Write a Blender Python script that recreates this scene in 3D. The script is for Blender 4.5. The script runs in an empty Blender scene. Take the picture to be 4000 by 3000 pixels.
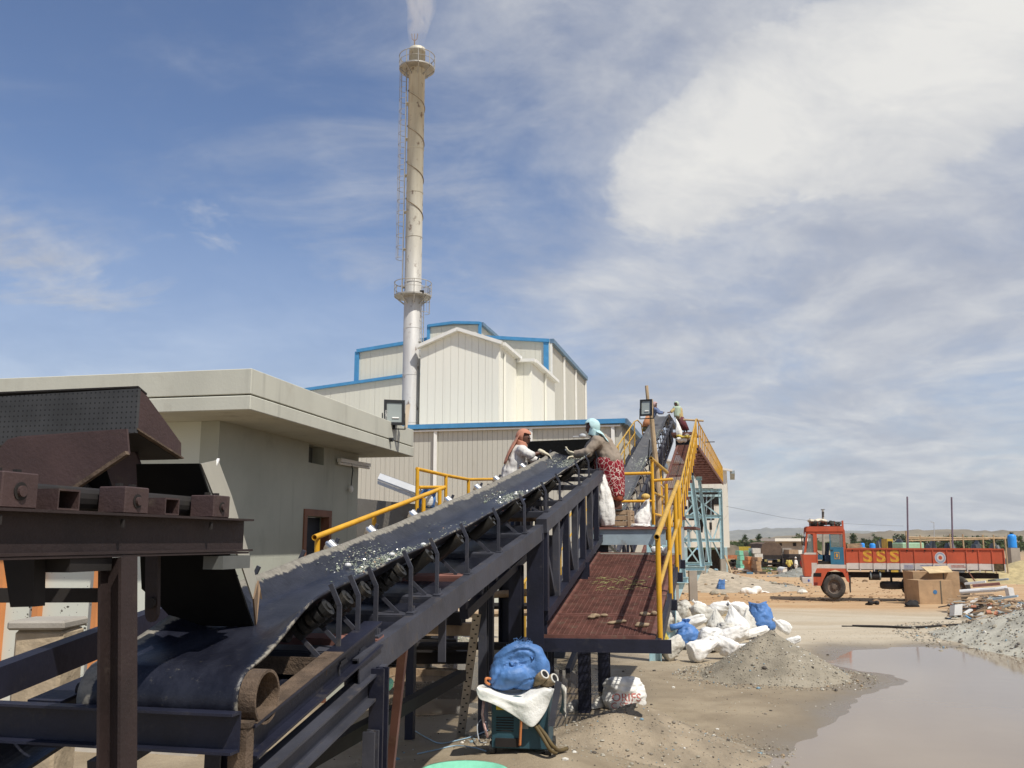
import bpy, bmesh, math, random
from mathutils import Vector, Matrix, noise as mn
from mathutils.bvhtree import BVHTree
R = math.radians
rnd = random.Random(7)
C = bpy.context.scene.collection
SC = bpy.context.scene

# ------------------------------------------------------------------ camera
CAMZ, FPX, PITCH = 2.64, 3600.0, R(9.65)
cam = bpy.data.cameras.new('camera'); cam.lens = 36 * FPX / 4000; cam.sensor_width = 36
cam.clip_start = 0.05; cam.clip_end = 30000
camo = bpy.data.objects.new('camera', cam); C.objects.link(camo)
camo.location = (0, 0, CAMZ); camo.rotation_euler = (math.pi / 2 + PITCH, 0, 0)
SC.camera = camo
# ------------------------------------------------------------------ light
SUN_EL, SUN_AZ = R(57), R(38)          # azimuth to the right of straight behind the camera
sdir = Vector((math.sin(SUN_AZ) * math.cos(SUN_EL), -math.cos(SUN_AZ) * math.cos(SUN_EL), math.sin(SUN_EL)))
sun = bpy.data.lights.new('sun', 'SUN'); sun.energy = 5.0; sun.angle = R(0.55); sun.color = (1.0, 0.95, 0.86)
suno = bpy.data.objects.new('sun', sun); C.objects.link(suno); suno.location = (20, -30, 60)
suno.rotation_euler = (-sdir).to_track_quat('-Z', 'Y').to_euler()
SC.view_settings.view_transform = 'Standard'; SC.view_settings.look = 'None'
SC.view_settings.exposure = -0.15; SC.view_settings.gamma = 1.0; SC.view_settings.use_curve_mapping = False
SC.cycles.use_denoising = True
SC.cycles.max_bounces = 6; SC.cycles.diffuse_bounces = 3; SC.cycles.glossy_bounces = 3
SC.cycles.transparent_max_bounces = 12; SC.cycles.volume_bounces = 2; SC.cycles.transmission_bounces = 4
SC.cycles.caustics_reflective = False; SC.cycles.caustics_refractive = False

class NT:
    """thin wrapper to write node trees in few characters"""
    def __init__(s, tree): s.t = tree; s.n = tree.nodes; s.n.clear()
    def add(s, typ, ins=None, **props):
        nd = s.n.new(typ)
        for k, v in props.items(): setattr(nd, k, v)
        for k, v in (ins or {}).items():
            sock = nd.inputs[k]
            if isinstance(v, bpy.types.NodeSocket): s.t.links.new(v, sock)
            else: sock.default_value = v
        return nd
    def math(s, op, a, b=0.0, c=None, clamp=False):
        d = {0: a, 1: b}
        if c is not None: d[2] = c
        return s.add('ShaderNodeMath', d, operation=op, use_clamp=clamp).outputs[0]
    def vmath(s, op, a, b=None, scale=None):
        d = {0: a}
        if b is not None: d[1] = b
        if scale is not None: d['Scale'] = scale
        nd = s.add('ShaderNodeVectorMath', d, operation=op)
        return nd.outputs['Value'] if op in ('DOT_PRODUCT', 'LENGTH', 'DISTANCE') else nd.outputs[0]
    def noise(s, vec, scale, detail=4, rough=0.55, dist=0.0, lac=2.0):
        return s.add('ShaderNodeTexNoise', {'Vector': vec, 'Scale': scale, 'Detail': detail, 'Roughness': rough, 'Distortion': dist, 'Lacunarity': lac}).outputs[0]
    def ramp(s, fac, stops, interp='LINEAR'):
        nd = s.add('ShaderNodeValToRGB', {0: fac}); cr = nd.color_ramp; cr.interpolation = interp
        while len(cr.elements) < len(stops): cr.elements.new(0.5)
        for e, (p, c) in zip(cr.elements, stops):
            e.position = p; e.color = (c, c, c, 1) if isinstance(c, (int, float)) else (*c, 1)
        return nd.outputs[0]
    def sstep(s, x, a, b):
        return s.add('ShaderNodeMapRange', {0: x, 1: a, 2: b, 3: 0.0, 4: 1.0}, interpolation_type='SMOOTHSTEP').outputs[0]
    def mix(s, f, a, b, blend='MIX'):
        nd = s.add('ShaderNodeMix', None, data_type='RGBA', blend_type=blend)
        for i, v in ((0, f), (6, a), (7, b)):
            if isinstance(v, bpy.types.NodeSocket): s.t.links.new(v, nd.inputs[i])
            else: nd.inputs[i].default_value = (v if i == 0 else ((*v, 1) if len(v) == 3 else v))
        return nd.outputs[2]

def raydir(u, v):
    xc, yc = (u - 2000) / FPX, (1500 - v) / FPX
    d = math.cos(PITCH) - yc * math.sin(PITCH)
    return xc / d, (math.sin(PITCH) + yc * math.cos(PITCH)) / d
def P(u, v, Y):
    rx, rz = raydir(u, v); return Vector((rx * Y, Y, CAMZ + rz * Y))
def PZ(u, v, z):
    rx, rz = raydir(u, v); Y = (z - CAMZ) / rz; return Vector((rx * Y, Y, z))

# ------------------------------------------------------------------ sky
world = bpy.data.worlds.new('World'); SC.world = world; world.use_nodes = True
w = NT(world.node_tree)
SKY = 0.12
sky = w.add('ShaderNodeTexSky', sky_type='NISHITA', sun_disc=False, sun_elevation=SUN_EL, sun_rotation=math.pi - SUN_AZ,
            altitude=500, air_density=1.0, dust_density=0.6, ozone_density=2.0)
dv = w.add('ShaderNodeTexCoord').outputs['Generated']
dn = w.vmath('NORMALIZE', dv)
sx = w.add('ShaderNodeSeparateXYZ', {0: dn})
dx, dy, dz = sx.outputs
zz = w.math('ADD', w.math('MAXIMUM', dz, 0.0), 0.20)
pv = w.add('ShaderNodeCombineXYZ', {0: w.math('DIVIDE', dx, zz), 1: w.math('DIVIDE', dy, zz), 2: 0.37}).outputs[0]
def gauss(u, v, ru, rv, rot=0.0):
    """soft cloud bank centred on one direction (angles in degrees)"""
    az = w.math('ARCTAN2', dx, dy); el = w.math('ARCSINE', dz)
    rx, rz = raydir(u, v)
    a0, e0 = math.atan2(rx, 1), math.atan2(rz, math.hypot(rx, 1))
    da, de = w.math('SUBTRACT', az, a0), w.math('SUBTRACT', el, e0)
    c, s_ = math.cos(R(rot)), math.sin(R(rot))
    p = w.math('DIVIDE', w.math('ADD', w.math('MULTIPLY', da, c), w.math('MULTIPLY', de, s_)), R(ru))
    q = w.math('DIVIDE', w.math('SUBTRACT', w.math('MULTIPLY', de, c), w.math('MULTIPLY', da, s_)), R(rv))
    r2 = w.math('ADD', w.math('MULTIPLY', p, p), w.math('MULTIPLY', q, q))
    return w.math('POWER', 2.718, w.math('MULTIPLY', r2, -1.0))
warp = w.add('ShaderNodeTexNoise', {'Vector': pv, 'Scale': 0.9, 'Detail': 3.0}).outputs[1]
pw = w.vmath('ADD', pv, w.vmath('SCALE', w.vmath('SUBTRACT', warp, (0.5, 0.5, 0.5)), scale=0.7))
n_big = w.noise(pw, 0.55, 8, 0.56, 0.2)
n_mid = w.noise(pw, 1.5, 10, 0.62, 0.15)
n_fine = w.noise(pw, 4.2, 8, 0.62, 0.1)
stv = w.add('ShaderNodeMapping', {'Vector': pw, 'Rotation': (0, 0, R(-24)), 'Scale': (0.6, 1.7, 1.0)}).outputs[0]
n_wisp = w.math('ADD', w.math('MULTIPLY', w.noise(stv, 1.25, 9, 0.62, 0.35), 0.72), w.math('MULTIPLY', n_fine, 0.28))
side = w.sstep(dx, -0.34, 0.20)                         # more cover towards the right
low = w.math('SUBTRACT', 1.0, w.sstep(dz, 0.0, 0.30))
bank = w.math('ADD', w.math('ADD', gauss(3300, 380, 15, 6.0, 26), w.math('MULTIPLY', gauss(2640, 600, 8, 4.0, 30), 0.75)), w.math('MULTIPLY', gauss(3900, 240, 9, 6), 0.8))
cum = w.math('ADD', w.math('ADD', w.math('MULTIPLY', n_mid, 0.6), w.math('MULTIPLY', n_fine, 0.28)), w.math('MULTIPLY', n_big, 0.12))
cum = w.math('ADD', cum, w.math('MULTIPLY', bank, 0.30))
dcum = w.sstep(cum, 0.575, 0.77)
cov = w.math('ADD', w.math('ADD', w.math('MULTIPLY', n_big, 0.42), w.math('MULTIPLY', n_mid, 0.36)), w.math('MULTIPLY', n_fine, 0.22))
cov = w.math('ADD', cov, w.math('ADD', w.math('MULTIPLY', side, 0.225), w.math('MULTIPLY', low, 0.10)))
veil = w.math('MULTIPLY', w.sstep(cov, 0.51, 0.84), 0.90)
wisp = w.math('MULTIPLY', w.sstep(n_wisp, 0.47, 0.72), 0.62)
leftbank = w.math('MULTIPLY', w.math('MULTIPLY', gauss(60, 1020, 15, 3.4, -14), 0.95), w.sstep(n_wisp, 0.40, 0.62))
wisp = w.math('MAXIMUM', w.math('MULTIPLY', wisp, w.math('ADD', w.math('MULTIPLY', w.sstep(dx, -0.45, 0.0), 0.6), 0.4)), leftbank)
hz = w.math('MULTIPLY', w.math('SUBTRACT', 1.0, w.sstep(dz, -0.02, 0.38)), 0.78)
dens = w.math('MAXIMUM', w.math('MAXIMUM', veil, dcum), w.math('MAXIMUM', wisp, hz))
po = w.vmath('ADD', pw, (0.07, 0.15, 0.0))
n_sh = w.math('ADD', w.math('MULTIPLY', w.noise(po, 1.5, 10, 0.62, 0.15), 0.68), w.math('MULTIPLY', w.noise(po, 4.2, 8, 0.62, 0.1), 0.32))
n_me = w.math('ADD', w.math('MULTIPLY', n_mid, 0.68), w.math('MULTIPLY', n_fine, 0.32))
emb = w.math('MULTIPLY', w.math('SUBTRACT', n_me, n_sh), 1.7)
grey = w.math('ADD', w.math('ADD', 0.47, emb), w.math('MULTIPLY', bank, 0.34), clamp=True)
grey = w.math('ADD', grey, w.math('MULTIPLY', w.math('SUBTRACT', n_big, 0.5), -0.5), clamp=True)
cc = w.ramp(grey, [(0.0, (0.40, 0.43, 0.51)), (0.40, (0.54, 0.565, 0.63)), (0.68, (0.72, 0.73, 0.75)), (1.0, (0.92, 0.91, 0.88))])
cc = w.mix(1.0, cc, (1 / SKY, 1 / SKY, 1 / SKY), 'MULTIPLY')
bl = w.mix(1.0, sky.outputs[0], (1.06, 1.06, 1.15), 'MULTIPLY')
col = w.mix(dens, bl, cc)
bg = w.add('ShaderNodeBackground', {'Color': col, 'Strength': SKY})
w.add('ShaderNodeOutputWorld', {'Surface': bg.outputs[0]})

# ------------------------------------------------------------------ materials
MATS = {}
def mat(name, col, rough=0.7, metal=0.0, var=0.15, vscale=3.0, dirt=None, dirt_amt=0.0, dscale=2.5, bump=0.0, bscale=40.0, spec=0.4, alpha=1.0, trans=0.0, stretch=None, col2=None, emit=None, streak=0.0):
    """base colour with broad variation, a second dirt colour in noise patches and fine relief"""
    if name in MATS: return MATS[name]
    m = bpy.data.materials.new(name); m.use_nodes = True; t = NT(m.node_tree)
    pos = t.add('ShaderNodeNewGeometry').outputs['Position']
    if stretch: pos = t.vmath('MULTIPLY', pos, stretch)
    n1 = t.noise(pos, vscale, 5, 0.6)
    lo = tuple(c * (1 - var) for c in col); hi = tuple(min(1, c * (1 + var)) for c in (col2 or col))
    base = t.mix(t.sstep(n1, 0.3, 0.7), lo, hi)
    rg = rough
    if dirt:
        n2 = t.noise(t.vmath('ADD', pos, (7.3, 1.1, 4.7)), dscale, 8, 0.68)
        f = t.math('MULTIPLY', t.sstep(n2, 0.62 - 0.3 * dirt_amt, 0.80 - 0.3 * dirt_amt), min(1, 0.55 + dirt_amt * 0.5))
        base = t.mix(f, base, dirt)
        rg = t.math('ADD', t.math('MULTIPLY', f, 0.25), rough, clamp=True)
    if streak:
        n3 = t.noise(t.vmath('MULTIPLY', pos, (5, 5, .35)), 1.0, 6, .65); n4 = t.noise(pos, .8, 4)
        base = t.mix(t.math('MULTIPLY', t.math('MULTIPLY', t.sstep(n3, .52, .72), t.sstep(n4, .38, .62)), streak), base, tuple(c * .55 for c in col))
    b = t.add('ShaderNodeBsdfPrincipled', {'Base Color': base, 'Roughness': rg, 'Metallic': metal, 'Specular IOR Level': spec, 'Alpha': alpha, 'Transmission Weight': trans})
    if emit: b.inputs['Emission Color'].default_value = (*col, 1); b.inputs['Emission Strength'].default_value = emit
    if bump:
        nb = t.noise(pos, bscale, 5, 0.6)
        bp = t.add('ShaderNodeBump', {'Height': nb, 'Strength': bump, 'Distance': 0.02})
        t.t.links.new(bp.outputs[0], b.inputs['Normal'])
    t.add('ShaderNodeOutputMaterial', {'Surface': b.outputs[0]})
    MATS[name] = m; return m

MUD = (0.27, 0.22, 0.16)
M = dict(
 navy=mat('navy steel paint', (0.012, 0.0135, 0.027), 0.5, var=.25, dirt=(0.05, 0.045, 0.045), dirt_amt=.2, dscale=7, bump=.15, bscale=25),
 navyg=mat('dusty navy paint', (0.044, 0.046, 0.060), 0.55, var=.25, dirt=(0.10, 0.085, 0.075), dirt_amt=.3, dscale=9, bump=.15, bscale=25),
 primer=mat('red oxide primer', (0.23, 0.105, 0.085), 0.75, var=.25, dirt=(0.10, 0.07, 0.06), dirt_amt=.3, dscale=7),
 oxide=mat('dark brown oxide paint', (0.060, 0.035, 0.033), 0.65, var=.2, dirt=(0.11, 0.085, 0.062), dirt_amt=.2, dscale=6, bump=.2, bscale=60),
 oxbeam=mat('dark maroon beam steel', (0.026, 0.0155, 0.0145), 0.7, var=.25, dirt=(0.05, 0.036, 0.028), dirt_amt=.2, dscale=6, bump=.2, bscale=60),  # darker tone than the oxide plates, for beam, column and hanger link
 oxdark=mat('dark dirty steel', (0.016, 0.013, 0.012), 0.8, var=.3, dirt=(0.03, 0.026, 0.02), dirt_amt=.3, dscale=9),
 black=mat('near black steel', (0.006, 0.006, 0.006), 0.9, var=.3, spec=.15),  # near black tone for head hood, chute and a back plate
 muddy=mat('mud caked steel', (0.115, 0.08, 0.055), 0.9, var=.35, vscale=9, dirt=(0.06, 0.045, 0.035), dirt_amt=.35, dscale=12, bump=.5, bscale=70),
 grate=mat('brown grating', (0.15, 0.062, 0.048), 0.75, var=.3, vscale=6, dirt=(0.18, 0.14, 0.10), dirt_amt=.3, dscale=9),
 yellow=mat('yellow rail paint', (0.68, 0.36, 0.022), 0.42, var=.12, vscale=5, dirt=(0.30, 0.16, 0.04), dirt_amt=.12, dscale=14),
 yellowd=mat('dull yellow rail paint', (0.52, 0.31, 0.045), 0.5, var=.15, vscale=5, dirt=(0.25, 0.15, 0.06), dirt_amt=.2, dscale=14),
 teal=mat('light blue steel paint', (0.39, 0.56, 0.61), 0.5, var=.1, vscale=4, dirt=(0.25, 0.22, 0.18), dirt_amt=.12, dscale=6),
 tealg=mat('grey blue steel paint', (0.33, 0.41, 0.46), 0.5, var=.12, vscale=4, dirt=(0.2, 0.15, 0.11), dirt_amt=.22, dscale=6),
 concrete=mat('raw concrete', (0.34, 0.31, 0.265), 0.9, var=.12, vscale=1.2, dirt=(0.22, 0.19, 0.16), dirt_amt=.2, dscale=2.2, bump=.25, bscale=30),
 render=mat('grey cement render', (0.43, 0.44, 0.375), 0.92, var=.07, vscale=1.1, streak=.5, dirt=(0.36, 0.365, 0.31), dirt_amt=.25, dscale=1.8, bump=.12, bscale=45),
 slab=mat('pale cement fascia', (0.52, 0.515, 0.44), 0.92, var=.06, vscale=1.4, streak=.55, dirt=(0.42, 0.40, 0.33), dirt_amt=.2, dscale=2.6, bump=.1, bscale=45, stretch=(1, 1, .6)),
 cream=mat('cream sheet', (0.68, 0.665, 0.575), 0.5, var=.03, vscale=.5, streak=.25, dirt=(0.50, 0.46, 0.36), dirt_amt=.08, dscale=1.5, stretch=(1, 1, .25)),
 creamw=mat('white cream sheet', (0.80, 0.785, 0.70), 0.5, var=.025, vscale=.5, streak=.2, dirt=(0.68, 0.65, 0.55), dirt_amt=.06, dscale=1.5, stretch=(1, 1, .25)),
 beige=mat('beige sheet', (0.54, 0.525, 0.455), 0.5, var=.04, vscale=.5, streak=.35, dirt=(0.38, 0.35, 0.28), dirt_amt=.1, dscale=1.3, stretch=(1, 1, .25)),
 trim=mat('blue trim', (0.07, 0.27, 0.52), 0.45, var=.08),
 white=mat('white sheet', (0.78, 0.77, 0.73), 0.5, var=.04),
 steel=mat('polished roller steel', (0.62, 0.62, 0.62), 0.28, 1.0, var=.12, vscale=8, dirt=(0.2, 0.16, 0.12), dirt_amt=.1),
 rollerd=mat('dark roller', (0.035, 0.033, 0.03), 0.4, 0.3, var=.3, vscale=12, dirt=(0.12, 0.09, 0.06), dirt_amt=.25, dscale=14),
 rubber=mat('black rubber', (0.018, 0.018, 0.018), 0.62, var=.3, vscale=9, dirt=(0.09, 0.075, 0.055), dirt_amt=.28, dscale=11),
 lampbk=mat('black lamp housing', (0.012, 0.012, 0.013), 0.45),
 lampgl=mat('lamp glass', (0.30, 0.33, 0.31), 0.12, var=.1, spec=.7),
 wood=mat('weathered timber', (0.38, 0.27, 0.17), 0.85, var=.25, vscale=5, dirt=(0.2, 0.14, 0.09), dirt_amt=.3, dscale=8, bump=.3, bscale=50, stretch=(1, 1, .3)),
 bamboo=mat('bamboo pole', (0.42, 0.31, 0.19), 0.7, var=.2, vscale=6),
 sack=mat('white woven sack', (0.80, 0.79, 0.75), 0.6, var=.08, vscale=5, dirt=(0.52, 0.46, 0.37), dirt_amt=.2, dscale=6, bump=.6, bscale=16),
 sackd=mat('soiled woven sack', (0.60, 0.58, 0.52), 0.6, var=.12, vscale=5, dirt=(0.40, 0.33, 0.24), dirt_amt=.35, dscale=5, bump=.6, bscale=16),
 sackp=mat('printed woven sack', (0.80, 0.78, 0.74), 0.6, var=.08, vscale=5, dirt=(0.62, 0.26, 0.23), dirt_amt=.16, dscale=3.4, bump=.6, bscale=16),
 sackb=mat('blue woven sack', (0.085, 0.20, 0.46), 0.5, var=.18, vscale=6, dirt=(0.14, 0.22, 0.38), dirt_amt=.15, dscale=7, bump=.6, bscale=16),
 sacky=mat('yellow plastic sack', (0.50, 0.38, 0.06), 0.45, var=.2, vscale=6),
 redp=mat('red truck paint', (0.50, 0.095, 0.042), 0.55, streak=.6, var=.1, vscale=2, dirt=(0.40, 0.14, 0.085), dirt_amt=.25, dscale=4),
 whitep=mat('white truck paint', (0.62, 0.57, 0.52), 0.55, streak=.6, var=.08, dirt=(0.45, 0.36, 0.28), dirt_amt=.25, dscale=5),
 bluep=mat('blue door paint', (0.035, 0.16, 0.26), 0.5, var=.12, dirt=(0.12, 0.18, 0.2), dirt_amt=.15),
 yelp=mat('yellow lettering', (0.64, 0.33, 0.04), 0.6, var=.25, vscale=9),
 tyre=mat('dusty tyre', (0.055, 0.05, 0.045), 0.85, var=.3, dirt=(0.2, 0.16, 0.12), dirt_amt=.3, dscale=6),
 rim=mat('dirty wheel rim', (0.13, 0.10, 0.08), 0.75, var=.3, dirt=(0.22, 0.17, 0.12), dirt_amt=.3, dscale=8),
 chassis=mat('dark chassis', (0.025, 0.02, 0.018), 0.8, var=.3, dirt=(0.07, 0.055, 0.04), dirt_amt=.2),
 glass=mat('vehicle glass', (0.20, 0.24, 0.24), 0.08, var=.05, spec=.6, alpha=.55),
 tarp=mat('brown tarpaulin', (0.125, 0.085, 0.06), 0.85, var=.2, vscale=1.5, dirt=(0.09, 0.06, 0.045), dirt_amt=.3, dscale=2, bump=.6, bscale=4),
 tarpg=mat('grey tarpaulin', (0.25, 0.22, 0.17), 0.85, var=.2, vscale=1.5, bump=.5, bscale=4),
 orange=mat('orange paint', (0.62, 0.25, 0.09), 0.8, var=.1),
 palewall=mat('pale wall paint', (0.70, 0.72, 0.63), 0.85, var=.04),
 bluetank=mat('blue tank plastic', (0.03, 0.28, 0.78), 0.45, var=.08),
 greenp=mat('pale green paint', (0.33, 0.52, 0.36), 0.6, var=.12),
 card=mat('brown box board', (0.42, 0.28, 0.16), 0.8, var=.12, vscale=3, dirt=(0.3, 0.19, 0.11), dirt_amt=.2, dscale=5),
 skin=mat('brown skin', (0.115, 0.052, 0.034), 0.5, var=.1, vscale=12),
 glove=mat('cream work glove', (0.66, 0.60, 0.45), 0.9, var=.1, vscale=20, dirt=(0.40, 0.33, 0.22), dirt_amt=.2, dscale=14, bump=.3, bscale=120),
 eye=mat('dark eye', (0.012, 0.01, 0.01), 0.3),
 grass=mat('green grass', (0.075, 0.13, 0.03), 0.9, var=.3),
 debris=mat('mixed debris', (0.33, 0.28, 0.23), 0.85, var=.5, vscale=14),
 plasticw=mat('white plastic sheet', (0.74, 0.74, 0.72), 0.4, var=.06),
 mint=mat('mint green plastic', (0.22, 0.60, 0.42), 0.5, var=.1, vscale=9),
 welder=mat('teal machine paint', (0.028, 0.075, 0.10), 0.5, var=.15, dirt=(0.09, 0.10, 0.09), dirt_amt=.2, dscale=9),
 cable=mat('grey cable', (0.42, 0.44, 0.46), 0.6),
 cablebl=mat('blue cable', (0.30, 0.45, 0.58), 0.6),
 hose=mat('brown welding cable', (0.12, 0.085, 0.035), 0.7, var=.2),
 orangec=mat('orange cable', (0.56, 0.20, 0.07), 0.6),
 angle=mat('galvanised angle', (0.55, 0.46, 0.35), 0.6, .1, var=.12, dirt=(0.26, 0.19, 0.13), dirt_amt=.2, dscale=7),
 hole=mat('dark hole', (0.01, 0.01, 0.01), 0.9),
 chim=None)

# ------------------------------------------------------------------ mesh helpers
ORG = {}
def clean(v): return Vector((v[0], v[1], v[2]))
class MB:
    def __init__(s): s.v = []; s.f = []; s.sm = False
    def add(s, vs, fs):
        k = len(s.v); s.v.extend(clean(v) for v in vs); s.f.extend([tuple(i + k for i in f) for f in fs]); return s
    def box(s, c, size, rot=None):
        hx, hy, hz = size[0] / 2, size[1] / 2, size[2] / 2
        vs = [Vector((x * hx, y * hy, z * hz)) for x in (-1, 1) for y in (-1, 1) for z in (-1, 1)]
        if rot is not None: vs = [rot @ v for v in vs]
        c = Vector(c)
        return s.add([v + c for v in vs], [(0, 1, 3, 2), (4, 6, 7, 5), (0, 4, 5, 1), (2, 3, 7, 6), (0, 2, 6, 4), (1, 5, 7, 3)])
    def frame(s, p0, p1, up=(0, 0, 1)):
        p0, p1 = Vector(p0), Vector(p1); d = (p1 - p0); L = d.length; d = d / L
        up = Vector(up)
        if abs(d.dot(up.normalized())) > 0.98: up = Vector((0, 1, 0)) if abs(d.y) < 0.9 else Vector((1, 0, 0))
        x = d.cross(up).normalized(); z = x.cross(d).normalized()
        return p0, d, x, z, L
    def extrude(s, p0, p1, prof, up=(0, 0, 1), closed=True):
        """profile points (across, upward) swept from p0 to p1"""
        o, d, x, z, L = s.frame(p0, p1, up); n = len(prof)
        vs = [o + x * a + z * b for a, b in prof] + [o + d * L + x * a + z * b for a, b in prof]
        fs = [(i, (i + 1) % n, n + (i + 1) % n, n + i) for i in range(n)]
        if closed: fs += [tuple(range(n - 1, -1, -1)), tuple(range(n, 2 * n))]
        return s.add(vs, fs)
    def bar(s, p0, p1, wd, ht, up=(0, 0, 1), off=(0, 0)):
        a, b = wd / 2, ht / 2; ox, oz = off
        return s.extrude(p0, p1, [(-a + ox, -b + oz), (a + ox, -b + oz), (a + ox, b + oz), (-a + ox, b + oz)], up)
    def ibeam(s, p0, p1, h, b, tw=.01, tf=.012, up=(0, 0, 1)):
        H, B, t = h / 2, b / 2, tw / 2
        return s.extrude(p0, p1, [(-B, -H), (B, -H), (B, -H + tf), (t, -H + tf), (t, H - tf), (B, H - tf), (B, H), (-B, H), (-B, H - tf), (-t, H - tf), (-t, -H + tf), (-B, -H + tf)], up)
    def channel(s, p0, p1, h, b, t=.01, side=1, up=(0, 0, 1)):
        H = h / 2; q = [(0, -H), (b * side, -H), (b * side, -H + t), (t * side, -H + t), (t * side, H - t), (b * side, H - t), (b * side, H), (0, H)]
        if side < 0: q = q[::-1]
        return s.extrude(p0, p1, q, up)
    def angle(s, p0, p1, a, t=.008, sx=1, sz=1, up=(0, 0, 1)):
        q = [(0, 0), (a * sx, 0), (a * sx, t * sz), (t * sx, t * sz), (t * sx, a * sz), (0, a * sz)]
        if sx * sz < 0: q = q[::-1]
        return s.extrude(p0, p1, q, up)
    def cyl(s, p0, p1, r0, r1=None, n=12, cap=True, up=(0, 0, 1)):
        r1 = r0 if r1 is None else r1
        o, d, x, z, L = s.frame(p0, p1, up)
        cs = [(math.cos(2 * math.pi * i / n), math.sin(2 * math.pi * i / n)) for i in range(n)]
        vs = [o + x * (c * r0) + z * (q * r0) for c, q in cs] + [o + d * L + x * (c * r1) + z * (q * r1) for c, q in cs]
        fs = [(i, (i + 1) % n, n + (i + 1) % n, n + i) for i in range(n)]
        if cap: fs += [tuple(range(n - 1, -1, -1)), tuple(range(n, 2 * n))]
        return s.add(vs, fs)
    def pipe(s, p0, p1, r, t, n=16):
        """open tube with wall thickness"""
        o, d, x, z, L = s.frame(p0, p1)
        vs = []
        for q, rr in ((0, r), (L, r), (L, r - t), (0, r - t)):
            vs += [o + d * q + x * (rr * math.cos(2 * math.pi * i / n)) + z * (rr * math.sin(2 * math.pi * i / n)) for i in range(n)]
        fs = []
        for k in range(4):
            a, b = k * n, ((k + 1) % 4) * n
            fs += [(a + i, a + (i + 1) % n, b + (i + 1) % n, b + i) for i in range(n)]
        return s.add(vs, fs)
    def tube(s, pts, r, n=8, rs=None):
        pts = [Vector(p) for p in pts]; m = len(pts)
        vs = []; prev = None
        for i, p in enumerate(pts):
            d = (pts[min(i + 1, m - 1)] - pts[max(i - 1, 0)]).normalized()
            if prev is None:
                a = Vector((0, 0, 1)) if abs(d.z) < .9 else Vector((1, 0, 0)); x = d.cross(a).normalized()
            else: x = (prev - d * prev.dot(d)).normalized()
            prev = x; z = x.cross(d); rr = rs[i] if rs else r
            vs += [p + x * (rr * math.cos(2 * math.pi * k / n)) + z * (rr * math.sin(2 * math.pi * k / n)) for k in range(n)]
        fs = [(i * n + k, i * n + (k + 1) % n, (i + 1) * n + (k + 1) % n, (i + 1) * n + k) for i in range(m - 1) for k in range(n)]
        fs += [tuple(range(n - 1, -1, -1)), tuple(range((m - 1) * n, m * n))]
        return s.add(vs, fs)
    def ring(s, c, rad, r, n=24, k=6, axis=(0, 0, 1)):
        ax = Vector(axis).normalized(); q = ax.to_track_quat('Z', 'Y').to_matrix(); c = Vector(c)
        vs = [c + q @ Vector(((rad + r * math.cos(2 * math.pi * j / k)) * math.cos(2 * math.pi * i / n), (rad + r * math.cos(2 * math.pi * j / k)) * math.sin(2 * math.pi * i / n), r * math.sin(2 * math.pi * j / k))) for i in range(n) for j in range(k)]
        return s.add(vs, [(i * k + j, ((i + 1) % n) * k + j, ((i + 1) % n) * k + (j + 1) % k, i * k + (j + 1) % k) for i in range(n) for j in range(k)])
    def lathe(s, c, prof, n=24, axis=(0, 0, 1)):
        """profile (radius, height) turned round an axis through c"""
        q = Vector(axis).normalized().to_track_quat('Z', 'Y').to_matrix(); c = Vector(c); m = len(prof)
        vs = [c + q @ Vector((r * math.cos(2 * math.pi * i / n), r * math.sin(2 * math.pi * i / n), h)) for r, h in prof for i in range(n)]
        fs = [(j * n + i, j * n + (i + 1) % n, (j + 1) * n + (i + 1) % n, (j + 1) * n + i) for j in range(m - 1) for i in range(n)]
        return s.add(vs, fs)
    def prism(s, poly, vec):
        """flat polygon given thickness along vec"""
        poly = [Vector(p) for p in poly]; n = len(poly); vec = Vector(vec)
        return s.add(poly + [p + vec for p in poly], [tuple(range(n)), tuple(range(2 * n - 1, n - 1, -1))] + [(i, n + i, n + (i + 1) % n, (i + 1) % n) for i in range(n)])
    def grid(s, rows):
        n = len(rows[0]); k = len(s.v)
        for r in rows: s.v.extend(clean(p) for p in r)
        s.f.extend([(k + i * n + j, k + i * n + j + 1, k + (i + 1) * n + j + 1, k + (i + 1) * n + j) for i in range(len(rows) - 1) for j in range(n - 1)])
        return s
    def ball(s, c, r, n=12, m=8, rot=None):
        c = Vector(c); r = (r, r, r) if isinstance(r, (int, float)) else r
        vs = [Vector((0, 0, r[2]))]
        for j in range(1, m):
            a = math.pi * j / m
            vs += [Vector((r[0] * math.sin(a) * math.cos(2 * math.pi * i / n), r[1] * math.sin(a) * math.sin(2 * math.pi * i / n), r[2] * math.cos(a))) for i in range(n)]
        vs.append(Vector((0, 0, -r[2])))
        if rot is not None: vs = [rot @ v for v in vs]
        fs = [(0, 1 + i, 1 + (i + 1) % n) for i in range(n)]
        for j in range(m - 2):
            a = 1 + j * n
            fs += [(a + i, a + n + i, a + n + (i + 1) % n, a + (i + 1) % n) for i in range(n)]
        a = 1 + (m - 2) * n; fs += [(a + i, len(vs) - 1, a + (i + 1) % n) for i in range(n)]
        return s.add([v + c for v in vs], fs)
    def capsule(s, p0, p1, r0, r1, n=10):
        s.ball(p0, r0, n, 8); s.ball(p1, r1, n, 8)
        if (Vector(p1) - Vector(p0)).length > 1e-5: s.cyl(p0, p1, r0, r1, n)
        return s
    def mesh(s, name, m=None, off=Vector((0, 0, 0)), smooth=None):
        me = bpy.data.meshes.new(name)
        me.from_pydata([tuple(v - off) for v in s.v], [], s.f); me.validate(); me.update()
        if m is not None: me.materials.append(m)
        return me
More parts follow.
